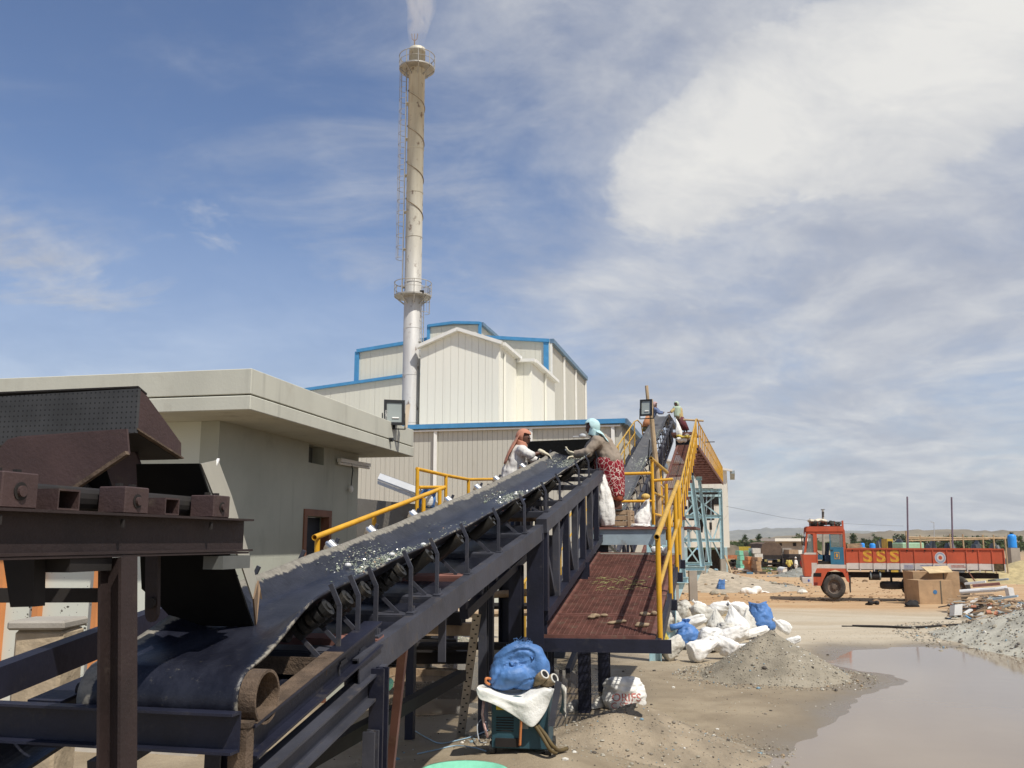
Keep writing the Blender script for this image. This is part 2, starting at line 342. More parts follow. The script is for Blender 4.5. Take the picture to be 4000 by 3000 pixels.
    def build(s, name, m, parent=None, smooth=False, label=None, bevel=0, org=None):
        off = ORG[parent.name] if parent is not None else (Vector(org) if org is not None else Vector((0, 0, 0)))
        me = s.mesh(name, m, off)
        bm = bmesh.new(); bm.from_mesh(me); bmesh.ops.recalc_face_normals(bm, faces=bm.faces)
        if bevel: bmesh.ops.bevel(bm, geom=bm.edges[:], offset=bevel, segments=1, affect='EDGES')
        bm.to_mesh(me); bm.free()
        if smooth: me.shade_smooth()
        return link(name, me, parent, off, label)
def link(name, me, parent=None, off=Vector((0, 0, 0)), label=None):
    o = bpy.data.objects.new(name, me); C.objects.link(o)
    if parent is not None: o.parent = parent; ORG[o.name] = off; KIDS.setdefault(parent.name, []).append(o)
    else: o.location = off; ORG[o.name] = Vector(off)
    if label: o['label'] = label
    return o
def tag(o, label=None, cat=None, group=None, kind=None):
    for k, v in (('label', label), ('category', cat), ('group', group), ('kind', kind)):
        if v: o[k] = v
    return o
def thing(name, label, cat, loc=(0, 0, 0), group=None, rz=0.0):
    o = bpy.data.objects.new(name, None); C.objects.link(o); o.location = loc; o.rotation_euler = (0, 0, rz)
    o.empty_display_size = .2; ORG[o.name] = Vector(loc) if rz == 0 else Vector((0, 0, 0))
    return tag(o, label, cat, group)
KIDS = {}
def copy_tree(src, loc=None, rz=None, label=None, group=None, scale=None):
    """copy of a thing with copies of its parts and their sub-parts"""
    r = src.copy(); C.objects.link(r)
    if loc is not None: r.location = loc
    if rz is not None: r.rotation_euler = (0, 0, rz)
    if scale is not None: r.scale = scale if not isinstance(scale, (int, float)) else (scale,) * 3
    if label: r['label'] = label
    if group: r['group'] = group
    def rec(a, b):
        for ch in kids(a):
            c = ch.copy(); C.objects.link(c); c.parent = b; KIDS.setdefault(b.name, []).append(c); rec(ch, c)
    rec(src, r); return r
def kids(o): return list(KIDS.get(o.name, ()))
def sub_noise(p, sc, amp): return mn.noise(Vector(p) * sc) * amp
def remesh(mb, name, m, parent, voxel=.012, smooth=6, label=None, org=None):
    """fuse overlapping capsules into one continuous skin"""
    off = ORG[parent.name] if parent is not None else (Vector(org) if org is not None else Vector((0, 0, 0)))
    me = mb.mesh(name, m, off)
    bm = bmesh.new(); bm.from_mesh(me); bmesh.ops.recalc_face_normals(bm, faces=bm.faces); bm.to_mesh(me); bm.free()
    t = bpy.data.objects.new('tmp', me); C.objects.link(t)
    a = t.modifiers.new('r', 'REMESH'); a.mode = 'VOXEL'; a.voxel_size = voxel
    if smooth: b = t.modifiers.new('s', 'SMOOTH'); b.factor = .5; b.iterations = smooth
    dg = bpy.context.evaluated_depsgraph_get(); dg.update()
    out = bpy.data.meshes.new_from_object(t.evaluated_get(dg)); out.name = name
    bpy.data.objects.remove(t); bpy.data.meshes.remove(me)
    out.materials.clear(); out.materials.append(m); out.shade_smooth()
    return link(name, out, parent, off, label)
def text_mesh(txt, size, depth=0.004, bold=0.0, align='CENTER'):
    cu = bpy.data.curves.new('t', 'FONT'); cu.body = txt; cu.size = size; cu.extrude = depth / 2; cu.offset = bold
    cu.align_x = align; cu.align_y = 'CENTER'; cu.resolution_u = 4
    o = bpy.data.objects.new('t', cu); C.objects.link(o)
    dg = bpy.context.evaluated_depsgraph_get(); dg.update()
    me = bpy.data.meshes.new_from_object(o.evaluated_get(dg))
    vs = [v.co.copy() for v in me.vertices]; fs = [tuple(p.vertices) for p in me.polygons]
    bpy.data.objects.remove(o); bpy.data.curves.remove(cu); bpy.data.meshes.remove(me)
    return vs, fs

# ------------------------------------------------------------------ ground
def sst(x, a, b):
    t = min(1, max(0, (x - a) / (b - a))); return t * t * (3 - 2 * t)
BUMPS = [(.1, 8.6, .29, 1.5), (1.0, 6.6, .10, 1.4), (6.5, 28, .12, 5), (4.3, 15.2, .05, 2.2), (10.5, 66, .5, 6)]
def base_z(x, y):
    z = .5 * (1 - sst(y, 24, 44)) - .55 * sst(y, 64, 92) - .3 * sst(y, 100, 140)
    for bx, by, h, r in BUMPS: z += h * math.exp(-((x - bx) ** 2 + (y - by) ** 2) / (r * r))
    return z
def poly_w(pts, z): return [(PZ(u, v, z).x, PZ(u, v, z).y) for u, v in pts]
WATER = .475
PA = poly_w([(3205, 2590), (3350, 2537), (3600, 2527), (3800, 2534), (3960, 2552), (4080, 2600), (4160, 2680), (4300, 2850), (4400, 3150), (2960, 3150), (3040, 2970), (3150, 2880), (3260, 2800), (3350, 2722), (3560, 2664), (3480, 2635), (3300, 2615)], WATER)
PB = poly_w([(1380, 2660), (1500, 2600), (1620, 2585), (1800, 2575), (2000, 2590), (2240, 2615), (2330, 2680), (2290, 2735), (2120, 2765), (1900, 2775), (1640, 2790), (1420, 2740)], WATER)
def sdist(p, poly):
    x, y = p; n = len(poly); ins = False; best = 1e9; j = n - 1
    for i in range(n):
        xi, yi = poly[i]; xj, yj = poly[j]
        if (yi > y) != (yj > y) and x < (xj - xi) * (y - yi) / (yj - yi) + xi: ins = not ins
        ex, ey = xj - xi, yj - yi; t = max(0, min(1, ((x - xi) * ex + (y - yi) * ey) / (ex * ex + ey * ey)))
        best = min(best, (x - xi - t * ex) ** 2 + (y - yi - t * ey) ** 2); j = i
    d = math.sqrt(best); return -d if ins else d
def bbox(poly): xs = [p[0] for p in poly]; ys = [p[1] for p in poly]; return min(xs), max(xs), min(ys), max(ys)
PW = poly_w([(1450, 2600), (1900, 2540), (2480, 2530), (2440, 2700), (2300, 2790), (2120, 2960), (1500, 2980), (1380, 2800)], WATER)
PONDS = [(pl, bbox(pl)) for pl in (PA, PB)]
def pond_d(x, y):
    d = 9.0
    for pl, (a, b, c, e) in PONDS:
        if a - 2.2 < x < b + 2.2 and c - 2.2 < y < e + 2.2: d = min(d, sdist((x, y), pl))
    return d
def gz(x, y, fine=True):
    z = base_z(x, y)
    if y < 120 and abs(x) < 90:
        z += mn.noise(Vector((x * .22, y * .22, 3.1))) * .05 + mn.noise(Vector((x * .9, y * .9, 1.7))) * .022
        if 26 < y < 44:
            for yr in (29.2, 31.0, 34.4, 36.3): q = y - yr - .045 * x - .5 * mn.noise(Vector((x * .09, yr, 0))); z += -.045 * math.exp(-(q / .22) ** 2) + .022 * math.exp(-((abs(q) - .42) / .16) ** 2)
        if fine: z += mn.noise(Vector((x * 3.1, y * 3.1, .7))) * .010 + mn.noise(Vector((x * 8, y * 8, 5))) * .005
        d = pond_d(x, y)
        if d < 2.2:
            d += mn.noise(Vector((x * .8, y * .8, 9))) * .28 + mn.noise(Vector((x * 2.6, y * 2.6, 4))) * .12
            t = sst(d, .1, 1.9)
            zb = WATER + max(-.09, min(.05, d * .055)) + mn.noise(Vector((x * 4, y * 4, 2))) * .008
            z = zb * (1 - t) + z * t
    return z
def axis_vals(segs):
    out = []
    for a, b, st in segs:
        k = max(1, round((b - a) / st)); out += [a + (b - a) * i / k for i in range(k)]
    return out + [segs[-1][1]]
GX = axis_vals([(-9000, -1500, 1500), (-1500, -200, 200), (-200, -30, 17), (-30, -6, .8), (-6, 12, .11), (12, 30, .5), (30, 90, 3), (90, 300, 20), (300, 1500, 200), (1500, 9000, 1500)])
GY = axis_vals([(-400, -20, 40), (-20, 2, 1.5), (2, 9, .16), (9, 26, .11), (26, 45, .16), (45, 80, .9), (80, 140, 3), (140, 400, 20), (400, 1500, 120), (1500, 12000, 1200)])
nx = len(GX)
gv = []; wet = []
for y in GY:
    for x in GX:
        gv.append((x, y, gz(x, y)))
        d = pond_d(x, y) if (y < 30 and -12 < x < 20) else 9
        w1 = (1 - sst(sdist((x, y), PW) + mn.noise(Vector((x * 1.1, y * 1.1, 2))) * .9 + mn.noise(Vector((x * 4, y * 4, 2))) * .3, -.7, .6)) * .85 if (y < 19 and -4 < x < 4) else 0
        wet.append(max(w1, 1 - sst(d + mn.noise(Vector((x * .7, y * .7, 6))) * .5 + mn.noise(Vector((x * 3, y * 3, 6))) * .15, -.05, 1.5)))
me = bpy.data.meshes.new('ground')
me.from_pydata(gv, [], [(j * nx + i, j * nx + i + 1, (j + 1) * nx + i + 1, (j + 1) * nx + i) for j in range(len(GY) - 1) for i in range(nx - 1)])
at = me.attributes.new('wet', 'FLOAT', 'POINT'); at.data.foreach_set('value', wet)
me.shade_smooth()
gm = bpy.data.materials.new('earth'); gm.use_nodes = True; t = NT(gm.node_tree)
pos = t.add('ShaderNodeNewGeometry').outputs['Position']; sp = t.add('ShaderNodeSeparateXYZ', {0: pos})
wt = t.add('ShaderNodeAttribute', attribute_name='wet').outputs['Fac']
n0 = t.noise(pos, .16, 5, .6, .4); n1 = t.noise(pos, 1.1, 7, .65); n2 = t.noise(pos, 9, 6, .7); n3 = t.noise(pos, 55, 4, .7)
stp = t.vmath('MULTIPLY', pos, (.22, 1.3, 1)); n4 = t.noise(stp, .55, 6, .6, .6)
near = t.mix(t.sstep(n1, .3, .7), (.245, .195, .132), (.365, .30, .21))
pale = t.mix(t.sstep(n4, .35, .65), (.43, .355, .25), (.51, .445, .34))
far = t.mix(t.sstep(n4, .35, .65), (.42, .26, .135), (.50, .35, .20))
yy = t.math('ADD', sp.outputs[1], t.math('MULTIPLY', t.math('SUBTRACT', n0, .5), 10))
c = t.mix(t.sstep(yy, 15.5, 21), near, pale); c = t.mix(t.sstep(yy, 26, 36), c, far)
c = t.mix(t.sstep(yy, 120, 420), c, (.22, .19, .12))
c = t.mix(t.math('MULTIPLY', t.sstep(n2, .55, .75), .45), c, (.15, .115, .08))
c = t.mix(t.math('MULTIPLY', t.sstep(n3, .62, .78), .5), c, (.42, .38, .31))
c = t.mix(t.math('MULTIPLY', t.sstep(n3, .30, .20), .55), c, (.07, .055, .04))
wm = t.math('MULTIPLY', wt, t.math('ADD', .72, t.math('MULTIPLY', n1, .4)), clamp=True)
c = t.mix(wm, c, (.155, .12, .078))
rg = t.math('SUBTRACT', .93, t.math('MULTIPLY', t.math('POWER', wt, 1.6), .70), clamp=True)
hh = t.math('ADD', t.math('MULTIPLY', n2, .6), t.math('MULTIPLY', n3, .35))
bp = t.add('ShaderNodeBump', {'Height': hh, 'Strength': t.math('SUBTRACT', .8, t.math('MULTIPLY', wt, .65)), 'Distance': .035})
b = t.add('ShaderNodeBsdfPrincipled', {'Base Color': c, 'Roughness': rg, 'Normal': bp.outputs[0], 'Specular IOR Level': .4})
t.add('ShaderNodeOutputMaterial', {'Surface': b.outputs[0]})
me.materials.append(gm)
ground = link('ground', me); tag(ground, kind='structure')
BASEBV = BVHTree.FromPolygons([Vector(v) for v in gv], [tuple(p.vertices) for p in me.polygons])
def drop(x, y):
    h = BASEBV.ray_cast(Vector((x, y, 500)), Vector((0, 0, -1))); return h[0].z if h[0] else 0
def G(u, v):
    rx, rz = raydir(u, v); o = Vector((0, 0, CAMZ)); h = BASEBV.ray_cast(o, Vector((rx, 1, rz)).normalized())
    return h[0] if h[0] else PZ(u, v, 0)
# muddy water: one sheet per pond, lapping under the shore
wmz = bpy.data.materials.new('muddy water'); wmz.use_nodes = True; t = NT(wmz.node_tree)
pos = t.add('ShaderNodeNewGeometry').outputs['Position']
nb = t.noise(pos, 3.0, 3, .5); ncol = t.noise(pos, .5, 4, .6)
bp = t.add('ShaderNodeBump', {'Height': nb, 'Strength': .05, 'Distance': .02})
b = t.add('ShaderNodeBsdfPrincipled', {'Base Color': t.mix(ncol, (.25, .19, .125), (.315, .25, .18)), 'Roughness': .07, 'IOR': 1.33, 'Specular IOR Level': .5, 'Normal': bp.outputs[0]})
t.add('ShaderNodeOutputMaterial', {'Surface': b.outputs[0]})
mb = MB(); st = .35; vx = {}
X0, X1 = min(q[1][0] for q in PONDS) - 1.5, max(q[1][1] for q in PONDS) + 1.5
Y0, Y1 = min(q[1][2] for q in PONDS) - 1.5, max(q[1][3] for q in PONDS) + 1.5
for i in range(int((X1 - X0) / st) + 1):
    for j in range(int((Y1 - Y0) / st) + 1):
        if pond_d(X0 + (i + .5) * st, Y0 + (j + .5) * st) < .75:
            q = []
            for di, dj in ((0, 0), (1, 0), (1, 1), (0, 1)):
                kk = (i + di, j + dj)
                if kk not in vx: vx[kk] = len(mb.v); mb.v.append(Vector((X0 + kk[0] * st, Y0 + kk[1] * st, WATER)))
                q.append(vx[kk])
            mb.f.append(tuple(q))
tag(mb.build('puddle_water', wmz), kind='structure')

# ------------------------------------------------------------------ hills on the horizon
def hills(name, Y, prof, depth, colr, seed):
    us = [i * 22 for i in range(int(prof[0][0] / 22) - 1, int(prof[-1][0] / 22) + 2)]
    def top(u):
        for (u0, v0), (u1, v1) in zip(prof, prof[1:]):
            if u0 <= u <= u1:
                k = (u - u0) / (u1 - u0); k = k * k * (3 - 2 * k); return v0 + (v1 - v0) * k
        return prof[0][1] if u < prof[0][0] else prof[-1][1]
    rows = []
    for k in range(9):
        f = k / 8; r = []
        for u in us:
            p = P(u, top(u) + mn.noise(Vector((u * .012, seed, 0))) * 5 + mn.noise(Vector((u * .05, seed, 3))) * 2.2, Y)
            h = (p.z + 3) * math.sin(f * math.pi) ** .8 - 4
            r.append((p.x * (1 + (f - .5) * depth / Y), Y + (f - .5) * depth, h * (1 + .12 * mn.noise(Vector((u * .03, f * 5, seed))))))
        rows.append(r)
    m = mat(name + ' scrub', colr, .95, var=.3, vscale=.01, dirt=tuple(c * .5 for c in colr), dirt_amt=.35, dscale=.02)
    o = MB().grid(rows).build(name, m, smooth=True); tag(o, kind='structure')
hills('far_hills', 7000, [(-600, 2085), (600, 2080), (2300, 2085), (2700, 2077), (2850, 2072), (3000, 2063), (3150, 2060), (3300, 2070), (3600, 2085), (4300, 2090), (5200, 2085)], 900, (.16, .15, .11), 1)
hills('near_hills', 1900, [(2300, 2112), (2900, 2108), (2980, 2100), (3060, 2090), (3200, 2088), (3330, 2080), (3500, 2072), (3620, 2067), (3760, 2066), (3850, 2072), (4050, 2068), (4400, 2075), (5200, 2100)], 500, (.20, .16, .10), 2)

# ------------------------------------------------------------------ sheet clad plant buildings
AX = R(13.3); DV = Vector((math.sin(AX), math.cos(AX), 0)); NV = Vector((math.cos(AX), -math.sin(AX), 0)); UP = Vector((0, 0, 1))
def sheets(parent, p0, p1, zb, ztop, wd, m, face, name='wall_sheet'):
    """row of separate sheets from p0 to p1 (bottom at zb, top from ztop(fraction)); each stands 25 mm proud with a recessed joint"""
    p0, p1 = Vector(p0), Vector(p1); L = (p1 - p0).length; d = (p1 - p0) / L; n = max(1, round(L / wd)); st = L / n
    for i in range(n):
        a, b = i * st + .006, (i + 1) * st - .006
        za, zc = ztop(a / L), ztop(b / L)
        q = [p0 + d * a, p0 + d * b]
        poly = [(q[0].x, q[0].y, zb), (q[1].x, q[1].y, zb), (q[1].x, q[1].y, zc), (q[0].x, q[0].y, za)]
        mb = MB().prism(poly, face * .03)
        for k in ((.33, .67) if wd > .6 else ()):                                      # raised ribs
            s_ = a + (b - a) * k; c0 = p0 + d * s_ + face * .033; zt = za + (zc - za) * k
            mb.bar((c0.x, c0.y, zb + .01), (c0.x, c0.y, zt - .01), .03, .012, up=face)
        mb.build(name, m, parent)
def strip(parent, name, a, b, wd, ht, m, up=(0, 0, 1)): return MB().bar(a, b, wd, ht, up).build(name, m, parent)
def lin(za, zb): return lambda f: za + (zb - za) * f
def core(parent, name, pts, zb, zts, m):
    """solid wall body behind the sheets: plan polygon with a top height per corner"""
    n = len(pts); vs = [(p[0], p[1], zb) for p in pts] + [(p[0], p[1], z) for p, z in zip(pts, zts)]
    return MB().add(vs, [tuple(range(n - 1, -1, -1)), tuple(range(n, 2 * n))] + [(i, (i + 1) % n, n + (i + 1) % n, n + i) for i in range(n)]).build(name, m, parent)
def v2(p): return Vector((p[0], p[1], 0))

# main hall with blue trim
A = v2(P(2147, 1333, 54.5)); B = A - NV * 12.4; Zr, Zl = 14.5, 14.45
hall = thing('factory_hall', 'tall cream sheet clad factory hall with blue trimmed gable behind the chimney', 'building', (A.x, A.y, 0))
D_ = A + DV * 13.6; E_ = B + DV * 13.6
mid = (A + B) / 2; Zm = 15.15
core(hall, 'wall', [B, mid, A, D_, D_ - NV * 6.2, E_], 0, [Zl, Zm, Zr, Zr, Zm, Zl], M['beige'])
sheets(hall, B, mid, .5, lin(Zl, Zm), .95, M['cream'], -DV)
sheets(hall, mid, A, .5, lin(Zm, Zr), .95, M['cream'], -DV)
sheets(hall, A, D_, .5, lin(Zr, Zr), .95, M['beige'], NV)  # right side in darker beige: its shade is put into the colour
for a, b in (((B.x, B.y, Zl), (mid.x, mid.y, Zm)), ((mid.x, mid.y, Zm), (A.x, A.y, Zr))):
    strip(hall, 'eave_trim', Vector(a) - DV * .12 + UP * .04, Vector(b) - DV * .12 + UP * .04, .22, .2, M['trim'])
strip(hall, 'eave_gutter', A + NV * .14 + UP * (Zr + .05), D_ + NV * .14 + UP * (Zr + .05), .24, .26, mat('slate blue gutter', (.12, .20, .29), .5))
strip(hall, 'corner_trim', B - DV * .1 + UP * 6, B - DV * .1 + UP * Zl, .28, .12, M['trim'], up=-DV)
strip(hall, 'corner_trim', A - DV * .1 - NV * .2 + UP * 5, A - DV * .1 - NV * .2 + UP * Zr, .30, .12, M['trim'], up=-DV)
strip(hall, 'corner_trim', A + NV * .08 + DV * .1 + UP * 5, A + NV * .08 + DV * .1 + UP * Zr, .14, .12, M['white'], up=NV)
for k in (4.4, 9.0, 13.5): strip(hall, 'downpipe', A + DV * k + NV * .1 + UP * 1, A + DV * k + NV * .1 + UP * (Zr - .1), .14, .14, M['white'])
mb = MB()
for i in range(4):
    z = 8.62 + i * .30
    mb.box(A + DV * 6.9 + NV * .08 + UP * z, (.10, 13.2, .10), Matrix.Rotation(-AX, 3, 'Z'))
MB().box(A + DV * 6.9 + NV * .02 + UP * 9.1, (.06, 13.3, 1.4), Matrix.Rotation(-AX, 3, 'Z')).build('louvre_recess', M['hole'], hall)
mb.build('louvre', M['beige'], hall)
mc = v2(P(1775, 1300, 55.5)) 
m0, m1 = mc - NV * 1.65, mc + NV * 1.65; zt = 15.85
mon = core(hall, 'roof_monitor', [m0, mc, m1, m1 + DV * 12, mc + DV * 12, m0 + DV * 12], 14.3, [zt - .12, zt, zt - .12, zt - .12, zt, zt - .12], M['beige'])
sheets(hall, m0, m1, 14.6, lin(zt - .14, zt - .14), .8, M['cream'], -DV, 'monitor_sheet')
for a, b in ((m0 + UP * (zt - .12), mc + UP * zt), (mc + UP * zt, m1 + UP * (zt - .12))): strip(hall, 'eave_trim', a - DV * .1 + UP * .05, b - DV * .1 + UP * .05, .22, .16, M['trim'])
for q in (m0, m1): strip(hall, 'corner_trim', q - DV * .08 + UP * 14.4, q - DV * .08 + UP * zt, .18, .12, M['trim'], up=-DV)
strip(hall, 'eave_trim', m1 + NV * .1 + UP * (zt - .1), m1 + NV * .1 + DV * 12 + UP * (zt - .1), .2, .2, mat('slate blue gutter', (.12, .20, .29)))

# low side wing on the left
Lq = v2(P(1570, 1488, 56.4)); Lr = Lq - NV * 6.7; Lq = Lq + NV * 1.2
wing = thing('side_wing', 'lower cream side wing with sloping blue roof edge left of the chimney', 'building', (Lr.x, Lr.y, 0))
z0, z1 = 12.0, 12.78
core(wing, 'wall', [Lr, Lq, Lq + DV * 1.2, Lr + DV * 14], 0, [z0, z1, z1, z0], M['beige'])
sheets(wing, Lr, Lq, .5, lin(z0, z1), .95, M['cream'], -DV)
strip(wing, 'eave_trim', Lr - DV * .12 + UP * (z0 + .05) - NV * .25, Lq - DV * .12 + UP * (z1 + .05), .2, .18, M['trim'])
strip(wing, 'corner_trim', Lr - DV * .1 + UP * 8, Lr - DV * .1 + UP * z0, .34, .12, M['trim'], up=-DV)

# white annex: gable block and lower stepped block
F0 = v2(P(1950, 1345, 44)); E0 = v2(P(1628, 1354, 44)); E0 = F0 - NV * (F0 - E0).length
pk = E0 + NV * ((F0 - E0).length * .487); hz_ = 12.05; pz = 12.85
annex = thing('white_annex', 'white cream gabled annex block with a lower stepped bay right of the chimney', 'building', (F0.x, F0.y, 0))
F1 = F0 + DV * 3.7; G0 = F1 + NV * .78; G1 = G0 + DV * 6.6
core(annex, 'wall', [E0, pk, F0, F1, pk + DV * 3.7, E0 + DV * 3.7], 6, [hz_, pz, hz_, hz_, pz, hz_], M['cream'])
core(annex, 'stepped_bay', [F1 - NV * 2, G0, G1, G1 - NV * 2.8], 6, [11.9, 11.86, 11.86, 11.9], M['cream'])
sheets(annex, E0, pk, 6, lin(hz_, pz), .36, M['creamw'], -DV)
sheets(annex, pk, F0, 6, lin(pz, hz_), .36, M['creamw'], -DV)
sheets(annex, F0, F1, 6, lin(hz_, hz_), .36, M['creamw'], NV)
sheets(annex, F1 + NV * .03, G0, 6, lin(11.88, 11.86), .36, M['creamw'], -DV)
sheets(annex, G0, G1, 6, lin(11.86, 11.86), .36, M['creamw'], NV)
for a, b in ((E0 - NV * .15 + UP * hz_, pk + UP * pz), (pk + UP * pz, F0 + NV * .2 + UP * hz_)):
    strip(annex, 'verge_cap', a - DV * .14 + UP * .06, b - DV * .14 + UP * .06, .34, .16, M['white'])
strip(annex, 'eave_cap', F0 + NV * .14 + UP * (hz_ + .05), F1 + NV * .14 + UP * (hz_ + .05), .34, .16, M['white'])
strip(annex, 'verge_cap', F1 - DV * .14 + NV * .1 + UP * 11.94, G0 - DV * .14 + NV * .25 + UP * 11.92, .34, .16, M['white'])
strip(annex, 'eave_cap', G0 + NV * .14 + UP * 11.92, G1 + NV * .14 + UP * 11.92, .34, .16, M['white'])
for q in (F0 + DV * .75, G0 + DV * 3.4): strip(annex, 'downpipe', q + NV * .1 + UP * 6.5, q + NV * .1 + UP * 11.8, .12, .12, M['creamw'])

# long low shed in front, blue edge
S1 = v2(P(2425, 1650, 40)); S0 = S1 - NV * 22; zs = 7.72
shed = thing('process_shed', 'long low beige sheet shed with bright blue roof edge behind the conveyor workers', 'building', (S1.x, S1.y, 0))
S2 = S1 + DV * 26
core(shed, 'wall', [S0, S1, S2, S0 + DV * 26], 0, [zs] * 4, M['beige'])
sheets(shed, S0, S1, 2.6, lin(zs, zs), .225 * 1.03, M['beige'], -DV)
sheets(shed, S1, S1 + DV * 14, 2.6, lin(zs, zs), .7, M['beige'], NV)
strip(shed, 'eave_trim', S0 - DV * .14 + UP * (zs + .06), S1 - DV * .14 + UP * (zs + .06) + NV * .2, .26, .20, M['trim'])
strip(shed, 'eave_trim', S1 + NV * .14 + UP * (zs + .06), S2 + NV * .14 + UP * (zs + .06), .28, .26, mat('slate blue gutter', (.12, .20, .29)))
strip(shed, 'eave_lip', S0 - DV * .16 + UP * (zs - .14), S1 - DV * .16 + UP * (zs - .14), .1, .06, M['white'])
for k in (.35, 4.0, 8.45, 12.5): strip(shed, 'downpipe', S1 - NV * k - DV * .11 + UP * 2.6, S1 - NV * k - DV * .11 + UP * (zs - .1), .15, .12, M['white'])
strip(shed, 'lamp_bracket', P(2238, 1705, 39.6), P(2268, 1705, 39.6), .05, .05, M['cable'])
MB().ball(P(2276, 1703, 39.5), (.16, .14, .11)).build('lamp_head', M['cable'], shed, smooth=True)

# white sheet building at the far right end
W1 = v2(P(2838, 1830, 76)); W0 = W1 - NV * 7
wb = thing('loading_building', 'narrow white sheet building standing open underneath at the end of the gallery', 'building', (W1.x, W1.y, 0))
core(wb, 'wall', [W0, W1, W1 + DV * 8, W0 + DV * 8], 2.1, [9.6, 8.3, 8.3, 9.6], M['cream'])
sheets(wb, W0, W1, 2.1, lin(9.6, 8.3), .5, M['creamw'], -DV)
strip(wb, 'verge_cap', W0 - DV * .2 + UP * 9.7, W1 - DV * .2 + NV * .45 + UP * 8.32, .5, .16, M['white'])
strip(wb, 'gutter', W1 + NV * .45 + UP * 8.2, W1 + NV * .45 + DV * 8 + UP * 8.2, .4, .25, M['tealg'])
for k in (0.3, 3.5, 6.8):
    strip(wb, 'column', W1 - NV * k + UP * -.3, W1 - NV * k + UP * 2.1, .22, .22, M['teal'], up=DV)
MB().box(W1 - NV * .9 - DV * .06 + UP * 6.2, (.9, .04, 1.3), Matrix.Rotation(-AX, 3, 'Z')).build('window', M['hole'], wb)
MB().box(W1 - NV * 3.5 + DV * 3 + UP * 1.0, (6, 1.5, 1.8), Matrix.Rotation(-AX, 3, 'Z')).build('dark_block', M['chassis'], wb)  # dark block filling the open space below the wall

# ------------------------------------------------------------------ chimney
mch = bpy.data.materials.new('weathered chimney paint'); mch.use_nodes = True; t = NT(mch.node_tree)
pos = t.add('ShaderNodeNewGeometry').outputs['Position']; spz = t.add('ShaderNodeSeparateXYZ', {0: pos})
nA = t.noise(t.vmath('MULTIPLY', pos, (3, 3, .35)), 1, 6, .6, .3); nB = t.noise(t.vmath('MULTIPLY', pos, (1, 1, .6)), 3.2, 8, .72); nC = t.noise(t.vmath('MULTIPLY', pos, (6, 6, .25)), 1.2, 5, .6)
silver = t.mix(t.sstep(nA, .3, .7), (.50, .49, .475), (.62, .61, .59))
cream = t.mix(t.sstep(nA, .3, .7), (.50, .465, .37), (.62, .585, .48))
c = t.mix(t.sstep(spz.outputs[2], 12, 21), silver, cream)
c = t.mix(t.math('MULTIPLY', t.sstep(nB, .565, .66), .8), c, (.13, .075, .05))
c = t.mix(t.math('MULTIPLY', t.math('MULTIPLY', t.sstep(nC, .5, .75), t.sstep(spz.outputs[2], 20, 27)), .6), c, (.26, .15, .075))
b = t.add('ShaderNodeBsdfPrincipled', {'Base Color': c, 'Roughness': .55, 'Metallic': .15})
t.add('ShaderNodeOutputMaterial', {'Surface': b.outputs[0]})
CX, CY = P(1604, 1600, 45.5).x, 45.5; CK = 1.075
chim = thing('chimney', 'tall rust streaked steel chimney with two ring platforms and a caged ladder', 'chimney', (CX, CY, 0))
def zc(v): return P(1610, v, CY).z
ZT, ZM, ZTOP = zc(272), zc(1160), zc(192)
MB().lathe((CX, CY, 0), [(r_ * CK, h_) for r_, h_ in ((.41, 0), (.41, ZM + .1), (.402, ZM + .12), (.40, ZTOP - .25), (.405, ZTOP - .25), (.40, ZTOP), (.30, ZTOP), (.30, ZTOP - 1))], 28).build('shaft', mch, chim, smooth=True)
mb = MB()
for k in range(int(ZTOP / 2.4)): mb.ring((CX, CY, 1.2 + 2.4 * k), .412 * CK, .012, 28, 4)
mb.build('flange_seam', mch, chim)
hel = [(CX - .445 * math.cos(a), CY + .445 * math.sin(a), zc(905) + (zc(320) - zc(905)) * i / 240) for i in range(241) for a in [2 * math.pi * 4.15 * i / 240 + .6]]
MB().tube(hel, .028, 5).build('helical_strake', mat('rusty strake', (.22, .17, .11), .7), chim)
gal = mat('weathered galvanised steel', (.42, .40, .36), .5, .3, var=.1, dirt=(.22, .15, .1), dirt_amt=.2, dscale=4)
for zq, rad in ((ZT, .94), (ZM, .94)):
    mb = MB(); mb.lathe((CX, CY, zq), [(.42, -.02), (rad, -.02), (rad, .05), (.42, .05)], 32)
    for k in range(8):
        a = 2 * math.pi * k / 8 + .2; dvx = Vector((math.cos(a), math.sin(a), 0)); c0 = Vector((CX, CY, zq))
        mb.bar(c0 + dvx * .9 - UP * .05, c0 + dvx * .41 - UP * .42, .05, .06)
    pf = mb.build('ring_platform', gal, chim)
    mr = MB(); mr.ring((CX, CY, zq + .72), rad, .022, 32, 5); mr.ring((CX, CY, zq + .38), rad, .016, 32, 5)
    for k in range(9):
        a = 2 * math.pi * k / 9; mr.cyl((CX + rad * math.cos(a), CY + rad * math.sin(a), zq), (CX + rad * math.cos(a), CY + rad * math.sin(a), zq + .73), .022, n=6)
    mr.build('guard_rail', gal, pf)
